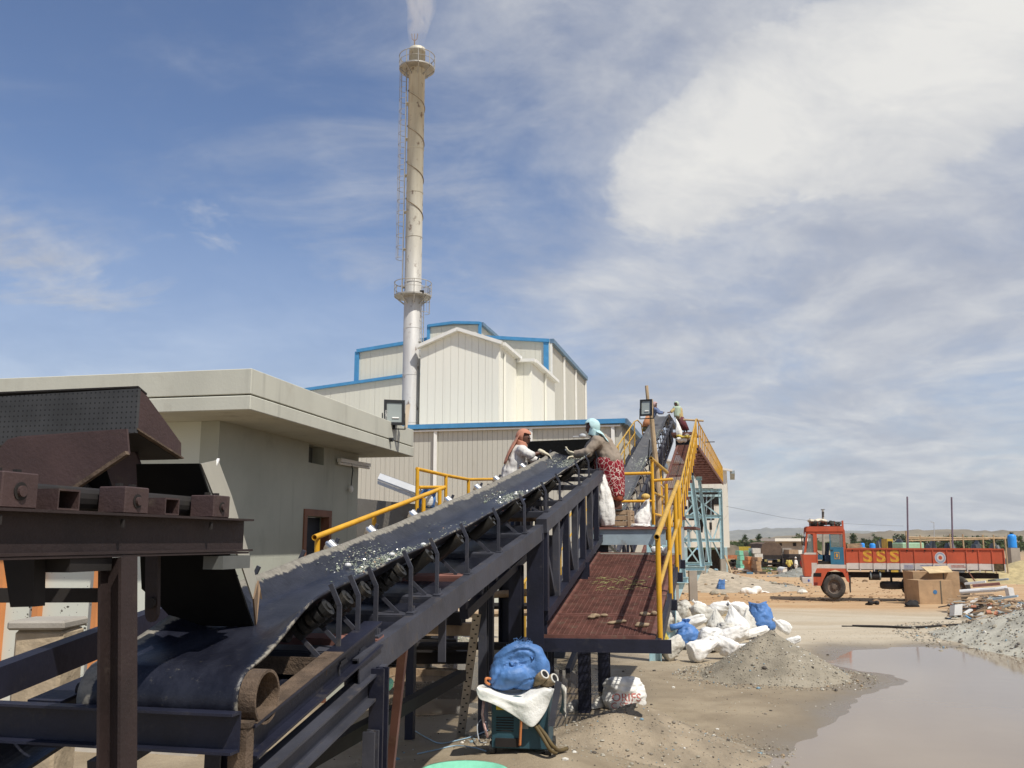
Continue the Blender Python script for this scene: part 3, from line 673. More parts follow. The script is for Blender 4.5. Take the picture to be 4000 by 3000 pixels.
def ladder(z0, z1, ang):
    a = Vector((math.cos(ang), math.sin(ang), 0)); tg = Vector((-a.y, a.x, 0)); c0 = Vector((CX, CY, 0)) + a * .54
    mb = MB()
    for s_ in (-.2, .2): mb.cyl(c0 + tg * s_ + UP * z0, c0 + tg * s_ + UP * z1, .022, n=6)
    for i in range(int((z1 - z0) / .3)): mb.cyl(c0 + tg * .2 + UP * (z0 + .3 * i), c0 - tg * .2 + UP * (z0 + .3 * i), .012, n=5)
    for i in range(int((z1 - z0) / 2)): mb.bar(c0 - a * .15 + UP * (z0 + 2 * i + .5), c0 + UP * (z0 + 2 * i + .5), .4, .03)
    l = mb.build('ladder', gal, chim); mb = MB()
    for i in range(int((z1 - z0 - 2) / .62)):
        z = z0 + 2 + .62 * i
        mb.tube([c0 + tg * (.34 * math.cos(q)) + a * (.05 + .30 * math.sin(q)) + UP * z for q in [math.pi * k / 8 for k in range(9)]], .014, 4)
    for q in (.25, .5, .75): mb.cyl(c0 + tg * (.34 * math.cos(math.pi * q)) + a * (.05 + .30 * math.sin(math.pi * q)) + UP * (z0 + 2), c0 + tg * (.34 * math.cos(math.pi * q)) + a * (.05 + .30 * math.sin(math.pi * q)) + UP * z1, .012, n=4)
    mb.build('ladder_cage', gal, l)
ladder(ZM, ZT + .6, math.pi * 1.02); ladder(12.0, ZM + .5, -.15)
mb = MB(); c0 = Vector((CX - .12, CY - .3, ZTOP))
mb.cyl(c0 - UP * .3, c0 + UP * .35, .03, n=6)
for dx_ in (-.16, 0, .16): mb.tube([c0 + UP * .3, c0 + Vector((dx_ * .8, 0, .42)), c0 + Vector((dx_, 0, .72))], .018, 5)
mb.build('lightning_rod', mat('copper brown rod', (.3, .2, .12), .5), chim)
fl = P(1648, 1140, CY - .7)
MB().box(fl, (.2, .14, .16), Matrix.Rotation(.3, 3, 'X')).build('floodlight', M['lampbk'], chim)
# smoke: a drifting column of thin white vapour
sm = bpy.data.materials.new('thin white smoke'); sm.use_nodes = True; t = NT(sm.node_tree)
pos = t.add('ShaderNodeNewGeometry').outputs['Position']
ns = t.noise(t.vmath('MULTIPLY', pos, (1, 1, .5)), 1.2, 4, .6, .6)
vol = t.add('ShaderNodeVolumePrincipled', {'Color': (1, 1, 1, 1), 'Density': t.math('MULTIPLY', t.sstep(ns, .34, .64), .5), 'Anisotropy': -.35})
t.add('ShaderNodeOutputMaterial', {'Volume': vol.outputs[0]})
rows = []
for k in range(15):
    f = k / 14; z = ZTOP + .05 + f * 7; r = .36 + 1.0 * f ** .8
    cxs = CX + .22 * f + .22 * math.sin(f * 6) * f; rows.append([(cxs + r * (1 + .25 * mn.noise(Vector((math.cos(a) * 1.3, math.sin(a) * 1.3, f * 5)))) * math.cos(a), CY + r * math.sin(a), z) for a in [2 * math.pi * i / 20 for i in range(21)]])
mb = MB().grid(rows); n0 = len(mb.v); mb.v += [Vector((CX, CY, ZTOP + .05)), Vector((CX + .3, CY, ZTOP + 7.2))]
mb.f += [(n0, i + 1, i) for i in range(20)] + [(n0 + 1, 14 * 21 + i, 14 * 21 + i + 1) for i in range(20)]
o = mb.build('smoke', sm); tag(o, 'thin white smoke rising from the chimney top', 'smoke', kind='stuff')

# ------------------------------------------------------------------ concrete building on the left
bx0 = P(977, 1600, 9.0); ZSB, ZST = bx0.z, 4.33
BA = R(11.6); bd = Vector((math.sin(BA), math.cos(BA), 0)); bn = Vector((math.cos(BA), -math.sin(BA), 0))
c0 = v2(bx0); SLY = 5.3
cb = thing('concrete_building', 'flat roofed cement rendered building with a deep overhanging roof slab on the left', 'building', (c0.x, c0.y, 0))
def plan(s_, t_): q = c0 + bd * s_ + bn * t_; return (q.x, q.y)
def block(name, s0, s1, t0, t1, z0, z1, m, parent, bevel=0):
    vs = [(*plan(s, t), z) for z in (z0, z1) for s, t in ((s0, t0), (s1, t0), (s1, t1), (s0, t1))]
    return MB().add(vs, [(3, 2, 1, 0), (4, 5, 6, 7), (0, 1, 5, 4), (1, 2, 6, 5), (2, 3, 7, 6), (3, 0, 4, 7)]).build(name, m, parent, bevel=bevel)
ZG = ZSB + .145
block('roof_slab', 0, SLY, -12, 0, ZSB, ZG, M['slab'], cb, .008)
block('drip_groove', .03, SLY - .03, -11.9, -.03, ZG + .001, ZG + .014, mat('dark groove', (.1, .095, .08)), cb)
block('parapet', .005, SLY - .005, -12, -.005, ZG + .015, ZST, M['slab'], cb, .006)
w0 = .74; w1 = SLY - .45; tw = -.72
# right wall with a door opening and a vent opening, built as separate solid pieces round the openings
du0 = P(1195, 2010, 10.0); 
def ys(u):                                             # distance along the right wall seen at image column u
    best = min((abs(raydir(u, 1900)[0] - (q.x / q.y)), s_) for s_ in [i * .01 for i in range(0, 600)] for q in [c0 + bd * s_ + bn * tw]); return best[1]
sd0, sd1 = ys(1192), ys(1293); sv0, sv1 = ys(1202), ys(1262)
def zat(u, v, s_): q = c0 + bd * s_ + bn * tw; return CAMZ + raydir(u, v)[1] * q.y
zd = zat(1240, 2018, (sd0 + sd1) / 2); zv1, zv0 = zat(1230, 1742, (sv0 + sv1) / 2), zat(1230, 1812, (sv0 + sv1) / 2)
tk = .22
block('wall', w0, sd0, tw - tk, tw, .2, ZSB - .001, M['render'], cb)
block('wall', sd1, w1, tw - tk, tw, .2, ZSB - .001, M['render'], cb)
block('wall', sd0, sd1, tw - tk, tw - .001, zd, zv0, M['render'], cb)
block('wall', sd0, sd1, tw - tk, tw - .001, zv1, ZSB - .002, M['render'], cb)
if sv0 > sd0 + .01: block('wall', sd0, sv0, tw - tk, tw - .001, zv0, zv1, M['render'], cb)
if sv1 < sd1 - .01: block('wall', sv1, sd1, tw - tk, tw - .001, zv0, zv1, M['render'], cb)
block('vent_recess', sv0, sv1, tw - .2, tw - .17, zv0, zv1, mat('dark vent board', (.10, .105, .095)), cb)
fr = mat('red brown door frame', (.20, .085, .05), .6)
mb = MB()
for a, b, z0_, z1_ in ((sd0 - .02, sd0 + .07, .5, zd), (sd1 - .07, sd1 + .02, .5, zd), (sd0 - .02, sd1 + .02, zd + .002, zd + .09)):
    vs = [(*plan(s, t), z) for z in (z0_, z1_) for s, t in ((a, tw - .1), (b, tw - .1), (b, tw + .02), (a, tw + .02))]
    mb.add(vs, [(3, 2, 1, 0), (4, 5, 6, 7), (0, 1, 5, 4), (1, 2, 6, 5), (2, 3, 7, 6), (3, 0, 4, 7)])
mb.build('door_frame', fr, cb)
block('door', sd0 + .3, sd1 - .07, tw - .16, tw - .12, .5, zd - .01, mat('dark blue door', (.02, .025, .035)), cb)
block('inner_wall', sd0 - .5, sd1 + 1, -3, -2.9, .3, 3.5, M['palewall'], cb)
# front wall: pale paint with orange pilasters
mspl = bpy.data.materials.new('mud splashed pale paint'); mspl.use_nodes = True; t = NT(mspl.node_tree)
pos = t.add('ShaderNodeNewGeometry').outputs['Position']
vo = t.add('ShaderNodeTexVoronoi', {'Vector': t.vmath('MULTIPLY', pos, (9, 9, 13)), 'Scale': 1.0, 'Randomness': 1.0}).outputs['Distance']
vo2 = t.add('ShaderNodeTexVoronoi', {'Vector': t.vmath('MULTIPLY', pos, (23, 23, 28)), 'Scale': 1.0}).outputs['Distance']
nn = t.noise(pos, 4, 3); f = t.math('MAXIMUM', t.math('MULTIPLY', t.sstep(vo, .17, .12), t.sstep(nn, .44, .52)), t.math('MULTIPLY', t.sstep(vo2, .16, .1), t.sstep(nn, .5, .54)))
f = t.math('MULTIPLY', f, t.sstep(t.add('ShaderNodeSeparateXYZ', {0: pos}).outputs[2], 2.9, 2.4)); c = t.mix(f, (.64, .66, .58), (.06, .055, .04))
t.add('ShaderNodeOutputMaterial', {'Surface': t.add('ShaderNodeBsdfPrincipled', {'Base Color': c, 'Roughness': .85}).outputs[0]})
block('front_wall', w0 - .02, w0 + .22, -12, tw - tk - .001, .2, ZSB - .001, mspl, cb)
block('front_corner', w0 - .021, w0 + .001, tw - tk, tw - .001, .2, ZSB - .002, M['render'], cb)
def tfront(u):
    return min((abs(raydir(u, 2250)[0] - q.x / q.y), tt) for tt in [-i * .01 for i in range(60, 900)] for q in [c0 + bd * (w0 - .1) + bn * tt])[1]
for ua, ub in ((135, 157), (366, 388), (-60, 12), (-300, -270)):
    block('pilaster', w0 - .10, w0 - .021, tfront(ua), tfront(ub), .2, ZSB - .003, M['orange'], cb)
block('plinth', w0 - .14, w0 - .101, -12, tw, .2, .75, mat('pale plinth', (.55, .5, .42), .9), cb)
# tube light hanging on the right wall
s0, s1 = ys(1306), ys(1424); z0, z1 = zat(1306, 1797, s0), zat(1424, 1820, s1)
tl = thing('tube_light', 'white tube light batten with a dangling bulb wire on the cement wall', 'tube light', (*plan(s0, tw + .04), z0))
a, b = Vector((*plan(s0, tw + .06), z0)), Vector((*plan(s1, tw + .06), z0 + .02))
MB().bar(a, b, .06, .05).build('batten', M['white'], tl); MB().cyl(a + UP * -.045, b + UP * -.045, .018).build('tube', M['white'], tl)
mdl = (a * .62 + b * .38); bz = zat(1356, 1880, ys(1356))
MB().tube([mdl, mdl + bn * .03 - UP * .12, mdl - UP * .22 + bd * .05, mdl - UP * .34 + bd * .03], .008, 5).build('wire', M['lampbk'], tl)
MB().ball(mdl - UP * .39 + bd * .03, (.035, .035, .05)).build('bulb', M['white'], tl, smooth=True)
# pale patch and rain spout
q = c0 + bd * ys(1590) + bn * .02
MB().cyl(Vector((*plan(ys(1388) * .88, -.3), ZG - .0)), Vector((*plan(ys(1388) * .88, .05), ZG)), .03, n=10).build('rain_spout', M['lampbk'], cb)
# lean-to roof strip behind the building (white sheet edge)
la, lb = P(1485, 1855, 16.5), P(1640, 1912, 15.2)
lt = thing('lean_to_shed', 'low shed with white sheet roof edge behind the cement building', 'shed', (la.x, la.y, 0))
MB().prism([la, lb, lb - UP * .10 - DV * .12, la - UP * .10 - DV * .12], UP * .03).build('roof_edge', M['plasticw'], lt); MB().prism([la - UP * .11 - DV * .12, lb - UP * .11 - DV * .12, lb - UP * .17 - DV * .12, la - UP * .17 - DV * .12], DV * .03).build('fascia', M['plasticw'], lt)
MB().prism([la + DV * .07, lb + DV * .07, lb + DV * 4 - UP * .8, la + DV * 4 - UP * .8], UP * .03).build('roof_sheet', M['white'], lt)
MB().prism([la + DV * .5 - UP * .25 - NV * 2, lb + NV * .1 + DV * .5 - UP * .25, Vector((lb.x + .1, lb.y + .6, .3)), Vector((la.x - 2, la.y + 1, .3))], DV * .15).build('wall', M['concrete'], lt)

# ------------------------------------------------------------------ floodlights
def floodlight(name, label, c, yaw, pitch, wd, ht):
    """square discharge lamp: finned black body, glass front, stirrup; faces -Y before turning"""
    t_ = thing(name, label, 'floodlight', c, 'black floodlights'); rot = (Matrix.Rotation(yaw, 3, 'Z') @ Matrix.Rotation(pitch, 3, 'X')); c = Vector(c)
    def T(x, y, z): return c + rot @ Vector((x, y, z))
    mb = MB(); q = .13
    fr_ = [(-wd / 2, -ht / 2), (wd / 2, -ht / 2), (wd / 2, ht / 2), (-wd / 2, ht / 2)]; bk = [(x * .62, z * .62) for x, z in fr_]
    vs = [T(x, 0, z) for x, z in fr_] + [T(x, q, z) for x, z in bk]
    mb.add(vs, [(4, 5, 6, 7)] + [(i, 4 + i, 4 + (i + 1) % 4, (i + 1) % 4) for i in range(4)])
    mb.build('body', M['lampbk'], t_)
    mb = MB(); b_ = wd * .13
    for x, z, sx_, sz_ in ((-wd / 2 + b_ / 2, 0, b_, ht), (wd / 2 - b_ / 2, 0, b_, ht), (0, ht / 2 - b_ / 2, wd - 2 * b_, b_), (0, -ht / 2 + b_ / 2, wd - 2 * b_, b_)):
        mb.box(T(x, -.012, z), (sx_, .03, sz_), rot)
    mb.build('bezel', M['lampbk'], t_)
    MB().box(T(0, -.004, 0), (wd - 2 * b_, .012, ht - 2 * b_), rot).build('lamp_glass', M['lampgl'], t_)
    MB().cyl(T(-wd * .1, -.013, -ht * .22), T(wd * .22, -.013, -ht * .22), .012).build('lamp_tube', M['white'], t_)
    mb = MB()
    for s_ in (-1, 1): mb.bar(T(s_ * (wd / 2 + .015), .05, 0), T(s_ * (wd / 2 + .015), .05, -ht * .62), .012, .04)
    mb.bar(T(-wd / 2 - .02, .05, -ht * .62), T(wd / 2 + .02, .05, -ht * .62), .04, .012)
    mb.build('stirrup', M['lampbk'], t_)
    return t_, T, rot
zfl = P(1540, 1612, 13.2)
t_, T, rot = floodlight('floodlight', 'black floodlight standing on the edge of the cement roof slab', zfl, R(14), R(-6), .30, .37)
vs, fs = text_mesh('TEMPO', .042, .002, .001)
ro = Matrix.Rotation(R(90), 3, 'Y')
MB().add([T(-.118 + -v.y, -.0285, -.04 + v.x) for v in vs], fs).build('lettering', M['white'], t_)
dish = MB().prism([T(.17, .03, .13), T(.24, .05, .15), T(.2, .05, -.2), T(.15, .03, -.22)], rot @ Vector((0, .02, 0))); dish.build('side_plate', M['angle'], t_)
MB().cyl(zfl - UP * .23, Vector((zfl.x, zfl.y + .05, ZST)), .02).build('post', M['lampbk'], t_)

# ------------------------------------------------------------------ first belt conveyor
A1 = R(13.03); d1 = Vector((math.sin(A1), math.cos(A1), 0)); n1 = Vector((math.cos(A1), -math.sin(A1), 0)); SL1 = .1662
O1 = Vector((-1.429, 3.845, 1.97))
def c1(s, t, w): return O1 + d1 * s + n1 * t + UP * (SL1 * s + w - .085 * math.sin(math.pi * max(0, min(s, 11)) / 11))
dir1 = (c1(1, 0, 0) - c1(0, 0, 0)).normalized()
LOW = .06
mbelt = bpy.data.materials.new('conveyor belt rubber'); mbelt.use_nodes = True; t = NT(mbelt.node_tree)
pos = t.add('ShaderNodeNewGeometry').outputs['Position']
ed = t.add('ShaderNodeAttribute', attribute_name='edge').outputs['Fac']
na = t.noise(pos, 3, 6, .65); nb = t.noise(pos, 22, 6, .7); nc = t.noise(t.vmath('MULTIPLY', pos, (1.2, .4, 1)), 6, 6, .65)
c = t.mix(t.sstep(nc, .35, .7), (.008, .009, .016), (.022, .024, .036))
c = t.mix(t.math('MULTIPLY', t.sstep(nb, .60, .75), .6), c, (.16, .15, .12))
edm = t.sstep(t.math('ADD', ed, t.math('MULTIPLY', t.math('SUBTRACT', t.math('ADD', t.math('MULTIPLY', na, .6), t.math('MULTIPLY', nb, .4)), .5), .9)), .48, .56)
c = t.mix(edm, c, t.mix(t.sstep(nb, .3, .7), (.17, .155, .13), (.27, .25, .21)))
rg = t.math('ADD', t.math('ADD', .26, t.math('MULTIPLY', na, .22)), t.math('MULTIPLY', edm, .45))
bp = t.add('ShaderNodeBump', {'Height': nb, 'Strength': .25, 'Distance': .01})
b = t.add('ShaderNodeBsdfPrincipled', {'Base Color': c, 'Roughness': rg, 'Normal': bp.outputs[0], 'Specular IOR Level': .27})
t.add('ShaderNodeOutputMaterial', {'Surface': b.outputs[0]})
def belt(parent, fn, ss, flatf, wrap, name='belt', half=.36, thick=.012, edge_w=(.75, .50), m=None):
    """troughed carrying strand; flatf(s) 0 troughed .. 1 flat; wrap = extra cross rows [(s,w)] round the tail pulley and along the return"""
    cols = [-1, -.93, -.8, -.62, -.45, -.35, -.2, 0, .2, .35, .45, .62, .8, .93, 1]
    def prof(q, f):
        a = abs(q) * half; k = .13; t1 = R(40)
        if a < k: tt, ww = a, 0
        else:
            e = a - k; cv = min(1, e / .1) if e < .1 else 1; tt = k + e * (1 - (1 - math.cos(t1)) * cv); ww = math.sin(t1) * (e * cv / 2 if cv < 1 else e - .05)
        tt = tt * (1 - f) + a * f; ww = ww * (1 - f)
        return math.copysign(tt, q), ww
    rows = []
    for s, w in wrap: rows.append([fn(s, q * half, w) for q in cols])
    for s in ss:
        f = flatf(s); r = []
        sag = -.006 * abs(math.sin(math.pi * s / 1.0)) * (1 - f)
        for q in cols:
            tt, ww = prof(q, f); r.append(fn(s, tt + .008 * math.sin(s * 2.1 + 1), .155 + .025 * (1 - f) + ww + sag * (.3 + abs(q))))
        rows.append(r)
    mb = MB().grid(rows); off = ORG[parent.name]
    me = mb.mesh(name, m or mbelt, off)
    at = me.attributes.new('edge', 'FLOAT', 'POINT')
    at.data.foreach_set('value', [max(0, (abs(q) - .55) / .45) * (edge_w[0] if q < 0 else edge_w[1]) for r in rows for q in cols])
    me.shade_smooth(); o = link(name, me, parent, off)
    sd = o.modifiers.new('thick', 'SOLIDIFY'); sd.thickness = thick; sd.offset = -1
    return o
bc = thing('belt_conveyor', 'near belt conveyor climbing from the brown chute to the two sorting workers', 'conveyor', (O1.x, O1.y, 0))
SH = 11.45                                                            # head pulley
wr = [(6, -.10), (3, -.10), (1.2, -.10), (.12, -.085)] + [(.12 + .12 * math.cos(a), .035 + .12 * math.sin(a)) for a in [R(-90 - 18 * k) for k in range(11)]]
belt(bc, c1, [.12 + .1 * k for k in range(1, 12)] + [1.3 + .2 * k for k in range(50)] + [SH], lambda s: max(1 - sst(s, .05, .85), sst(s, SH - 1.0, SH)), wr)
tp = MB(); tp.pipe(c1(.12, -.36, .035), c1(.12, .43, .035), .106, .012, 28); tp.build('tail_pulley', M['muddy'], bc, smooth=False)
MB().cyl(c1(.12, -.44, .035), c1(.12, .22, .035), .028).build('pulley_shaft', M['oxdark'], bc)
MB().cyl(c1(SH, -.40, .035), c1(SH, .40, .035), .118, n=20).build('head_pulley', M['rubber'], bc, smooth=True)
# frame: tail I-beams, channel stringers, cross members
ta, tb = P(960, 2826, 3.8), P(1462, 2424, 5.05)
MB().ibeam(ta - UP * .068, tb - UP * .068, .135, .10, .010, .012).build('tail_beam', M['navy'], bc)
MB().bar(ta + UP * .002, ta + (tb - ta) * .62 + UP * .002, .098, .005).build('mud_crust', M['muddy'], bc)
mb = MB(); mb.ibeam(c1(.0, -.50, -.07), c1(1.45, -.50, -.07), .19, .16, .012, .014); mb.build('tail_beam', M['navy'], bc)
MB().ibeam(P(1000, 3085, 3.85), P(1482, 2640, 5.1), .13, .10, .01, .012).build('lower_beam', M['navyg'], bc)
mb = MB(); mb.channel(c1(1.05, .36, -.075 - LOW), c1(6.02, .36, -.075 - LOW), .15, .075, .01, 1)
mb.bar(c1(1.06, .435, -.075 - LOW), c1(6.0, .435, -.075 - LOW), .008, .149); mb.build('stringer', M['navyg'], bc)
mb = MB(); mb.channel(c1(1.45, -.44, -.075), c1(SH, -.44, -.075), .15, .075, .01, 1); mb.build('stringer', M['navy'], bc)
mb = MB(); mb.bar(c1(5.85, .42, -.07), c1(10.5, .42, -.07), .11, .14); mb.build('stringer', M['navyg'], bc)
mb = MB(); mb.channel(c1(-.03, -1.5, -.05), c1(-.03, .40, -.05), .15, .07, .01, 1); mb.build('tail_cross_member', M['navy'], bc)
q_ = ta - d1 * .03; mb = MB(); mb.box(q_ - UP * .12, (.075, .06, .25), Matrix.Rotation(-A1, 3, 'Z')); mb.box(q_ - UP * .28 - n1 * .01, (.06, .07, .12), Matrix.Rotation(-A1 + .2, 3, 'Z')); mb.box(q_ + UP * .004, (.085, .07, .02), Matrix.Rotation(-A1 + .1, 3, 'Z')); mb.build('tail_end_plate', M['muddy'], bc)
for s in (2.2, 3.2, 4.4, 5.4):
    MB().angle(c1(s, -.42, -.14), c1(s, .36, -.14), .05, .007).build('cross_member', M['navy'], bc)
MB().angle(c1(.75, .40, -.06), c1(.75, -.5, -.06), .08, .009).build('cross_member', M['muddy'], bc)
# truss section below the stringer
TB = -.98
tz0, tz1 = 5.95, 10.45
for tt in (.42, -.42):
    mb = MB(); mb.bar(c1(tz0, tt, TB), c1(tz1, tt, TB), .09, .1); mb.build('bottom_chord', M['navy'], bc)
    ns = 7; st = (tz1 - tz0) / ns
    for k in range(ns + 1):
        s = tz0 + st * k
        MB().bar(c1(s, tt + (.0 if tt < 0 else .015), -.13), c1(s, tt + (.0 if tt < 0 else .015), TB + .05), .09, .07, up=n1).build('truss_post', M['navyg'] if k % 2 else M['navy'], bc)
        if k < ns: MB().bar(c1(s + (st if k % 2 else 0), tt - .02, -.14), c1(s + (0 if k % 2 else st), tt - .02, TB + .06), .06, .05, up=n1).build('truss_diagonal', M['navy'] if k % 2 else M['navyg'], bc)
MB().box(c1(10.62, .39, -.50), (.26, .035, 1.02), Matrix.Rotation(-A1, 3, 'Z')).build('end_plate', M['navy'], bc)
MB().box(c1(10.6, .50, -.52), (.03, .12, 1.1), Matrix.Rotation(-A1, 3, 'Z')).build('end_plate', M['navyg'], bc)
# legs
def leg(s, t_, w, wd, m, xt=0, tilt=0):
    p = c1(s, t_, w); q = Vector((p.x + xt, p.y + tilt, drop(p.x + xt, p.y + tilt) - .1))
    MB().ibeam(q, p, wd, wd * .9, .012, .014, up=d1).build('leg', m, bc)
leg(1.26, .47, -.16, .085, M['navy']); leg(1.16, .47, -.44, .07, M['navyg']); leg(1.3, -.46, -.17, .1, M['navy'])
leg(6.75, -.42, -.15, .10, M['navyg'], .0); leg(5.9, .36, -.15, .19, M['navy'])
leg(8.4, -.42, TB, .18, M['navy']); leg(8.6, .42, TB, .16, M['navy']); leg(10.5, -.42, TB, .18, M['navy']); leg(10.5, .42, TB, .18, M['navy'])
a, b = c1(1.26, .42, 0), c1(3.62, -.42, 0); MB().bar((a.x, a.y, 1.32), (b.x, b.y, 1.36), .06, .06).build('tie_beam', M['oxdark'], bc)
a, b = c1(2.0, -.42, 0), c1(5.9, -.42, 0); MB().bar((a.x, a.y, 1.25), (b.x, b.y, 1.3), .09, .1).build('tie_beam', M['oxdark'], bc)
a, b = c1(5.52, .40, 0), c1(2.9, .3, 0)
pa, pb = P(1655, 2350, c1(3.6, 0, 0).y), P(1835, 2180, c1(5.2, 0, 0).y)
# red oxide knee brace leaning to the ground
p = c1(1.95, .36, -.15); g0 = P(1520, 2745, 7.2)
MB().bar(Vector((g0.x - .02, g0.y, drop(g0.x, g0.y) - .05)), p, .07, .05, up=n1).build('knee_brace', mat('dusty red brace', (.20, .10, .085), .8, var=.2, dirt=(.25, .18, .13), dirt_amt=.3, dscale=6), bc)
# hanging strap
p = c1(2.7, .36, -.14); MB().bar(p, p - UP * .38, .02, .05, up=n1).build('hanger_strap', M['navyg'], bc)
# idlers
def idler(s, kind, m, rust):
    lo = -LOW if s < 5.9 else 0; q3 = Matrix.Rotation(-A1, 3, 'Z') @ Matrix.Rotation(math.atan(SL1), 3, 'X')
    mb = MB(); mb.box(c1(s, 0, lo + .008), (.82, .10, .012), q3); mb.box(c1(s - .045, 0, lo - .02), (.82, .010, .05), q3)
    f = mb.build('idler', m, bc)
    for sg in (1, -1):
        mb = MB()
        mb.bar(c1(s, sg * .378, lo + .012), c1(s, sg * .378, .225), .024, .012, up=d1); mb.bar(c1(s, sg * .378, .222), c1(s, sg * .328, .325), .024, .012, up=d1)
        mb.bar(c1(s, sg * .30, lo + .015), c1(s, sg * .15, .09), .022, .010, up=d1)
        mb.box(c1(s, sg * .385, lo + .02), (.05, .07, .012), q3); mb.cyl(c1(s + .02, sg * .39, lo + .02), c1(s + .02, sg * .39, lo + .055), .010, n=6)
        mb.build('bracket', M['navyg'], f)
    lf = (-.30, .20) if kind == 'disc' else ((-.33, .235) if s > 9 else (-.40, .285))
    for sg, a, b in ((0, (-.125, .085), (.125, .085)), (1, (.15, .083), (.325, .222)), (-1, lf, (-.15, .083))):
        pa_, pb_ = c1(s, *a), c1(s, *b)
        if kind == 'disc':
            mb = MB().cyl(pa_, pb_, .02)
            for k in range(5): q0 = pa_ + (pb_ - pa_) * (k / 5 + .03); q1 = pa_ + (pb_ - pa_) * (k / 5 + .16); mb.cyl(q0, q1, .046, n=18)
            mb.build('roller', M['rubber'], f)
        else:
            mb = MB().cyl(pa_, pb_, .045, n=18); ax = (pb_ - pa_).normalized(); mb.cyl(pa_ - ax * .02, pb_ + ax * .02, .014, n=8)
            mb.build('roller', M['steel'] if sg < 0 else M['rollerd'], f, smooth=False)
for s, kind, m, rust in ((.93, 'disc', 'navyg', 0), (1.17, 'disc', 'navyg', 0), (1.42, 'disc', 'primer', 0), (1.99, 'disc', 'navyg', 0), (2.51, 'roll', 'navyg', 0), (3.23, 'roll', 'primer', 1), (4.2, 'roll', 'navyg', 0), (5.23, 'roll', 'navyg', 0), (6.31, 'roll', 'navyg', 0), (7.16, 'roll', 'navyg', 0), (8.6, 'roll', 'navyg', 0), (9.5, 'roll', 'navyg', 0), (10.4, 'roll', 'navyg', 0)):
    idler(s, kind, M[m], rust)
for s in (2.4, 4.6, 7.0): MB().cyl(c1(s, -.42, -.155), c1(s, .42, -.155), .045, n=14).build('return_roller', M['muddy'], bc)
# hood over the head end
hd = MB(); a, b = P(2062, 1726, c1(11.0, -.5, 0).y + .1), P(2315, 1716, c1(11.2, .5, 0).y)
hd.prism([a, b, b - UP * .42, a - UP * .40], d1 * .012); hd.prism([a + d1 * .015, b + d1 * .015, b + d1 * .7 + UP * .02, a + d1 * .7 + UP * .02], UP * .01)
for q in (a, b): hd.prism([q + d1 * .015, q + d1 * .7, q + d1 * .7 - UP * .6, q + d1 * .015 - UP * .5], n1 * .01)
hd.build('head_hood', M['black'], bc)

# broken glass on the belts
mglass = bpy.data.materials.new('broken glass cullet'); mglass.use_nodes = True; t = NT(mglass.node_tree)
inf = t.add('ShaderNodeNewGeometry').outputs['Random Per Island']
c = t.ramp(inf, [(0, (.30, .33, .25)), (.35, (.42, .44, .35)), (.6, (.22, .25, .18)), (.8, (.50, .50, .42)), (.955, (.72, .71, .67)), (.98, (.45, .28, .16))], 'CONSTANT')
t.add('ShaderNodeOutputMaterial', {'Surface': t.add('ShaderNodeBsdfPrincipled', {'Base Color': c, 'Roughness': .18, 'Specular IOR Level': .7}).outputs[0]})
def shard(mb, p, r):
    k = len(mb.v); a = rnd.random() * 6.28
    for i in range(3): mb.v.append(p + Vector((r * math.cos(a + 2.1 * i) * rnd.uniform(.5, 1.2), r * math.sin(a + 2.1 * i) * rnd.uniform(.5, 1.2), r * rnd.uniform(-.1, .35))))
    mb.v.append(p + Vector((0, 0, r * rnd.uniform(.3, .9)))); mb.f += [(k, k + 1, k + 3), (k + 1, k + 2, k + 3), (k + 2, k, k + 3)]
def cullet(fn, label, heaps, n, r0, r1, tw_=.27, par=None):
    mb = MB()
    for s0, s1, dens in heaps:
        for i in range(int(n * dens)):
            f = rnd.random(); s = s0 + (s1 - s0) * f; taper = .35 + .65 * math.sin(math.pi * min(1, f * .93 + .07))
            t_ = max(-.3, min(.3, rnd.gauss(.06, .13 * taper))); a = abs(t_)
            wv = .158 + max(0, a - .13) * .72 + .03 * taper * math.exp(-(t_ / .16) ** 2) * rnd.random()
            big = rnd.random() < .012; shard(mb, fn(s, t_, wv), rnd.uniform(r0, r1) * (2.2 if big else 1))
    o = mb.build('glass_cullet', mglass); tag(o, label, 'broken glass', kind='stuff'); return o
cullet(c1, 'broken glass spread on the near conveyor belt', [(1.85, 3.35, 2.2), (5.6, 6.95, 1.7), (9.1, 10.9, 1.8), (.9, 10, .07), (3.4, 4.6, .05)], 3400, .004, .0115)
# trough of pebbly spill along the belt as single light lumps
for i, (s, t_) in enumerate([(2.2, -.12), (2.45, .2), (2.62, .02), (2.9, .23), (3.05, .1), (6.3, .05), (6.75, .16)]):
    q = c1(s, t_, .2); o = MB().ball(q, (.022, .018, .015), 7, 5).build('white_lump', M['plasticw'], org=q)
    tag(o, ['white scrap at the downhill tip of the nearest glass heap', 'white scrap by the right belt edge beside the nearest glass heap', 'white scrap in the middle of the nearest glass heap', 'white scrap at the top right of the nearest glass heap', 'white scrap at the uphill end of the nearest glass heap', 'white scrap in the second glass heap up the belt', 'white scrap on the right of the second glass heap'][i], 'scrap', 'white scraps on the belt')

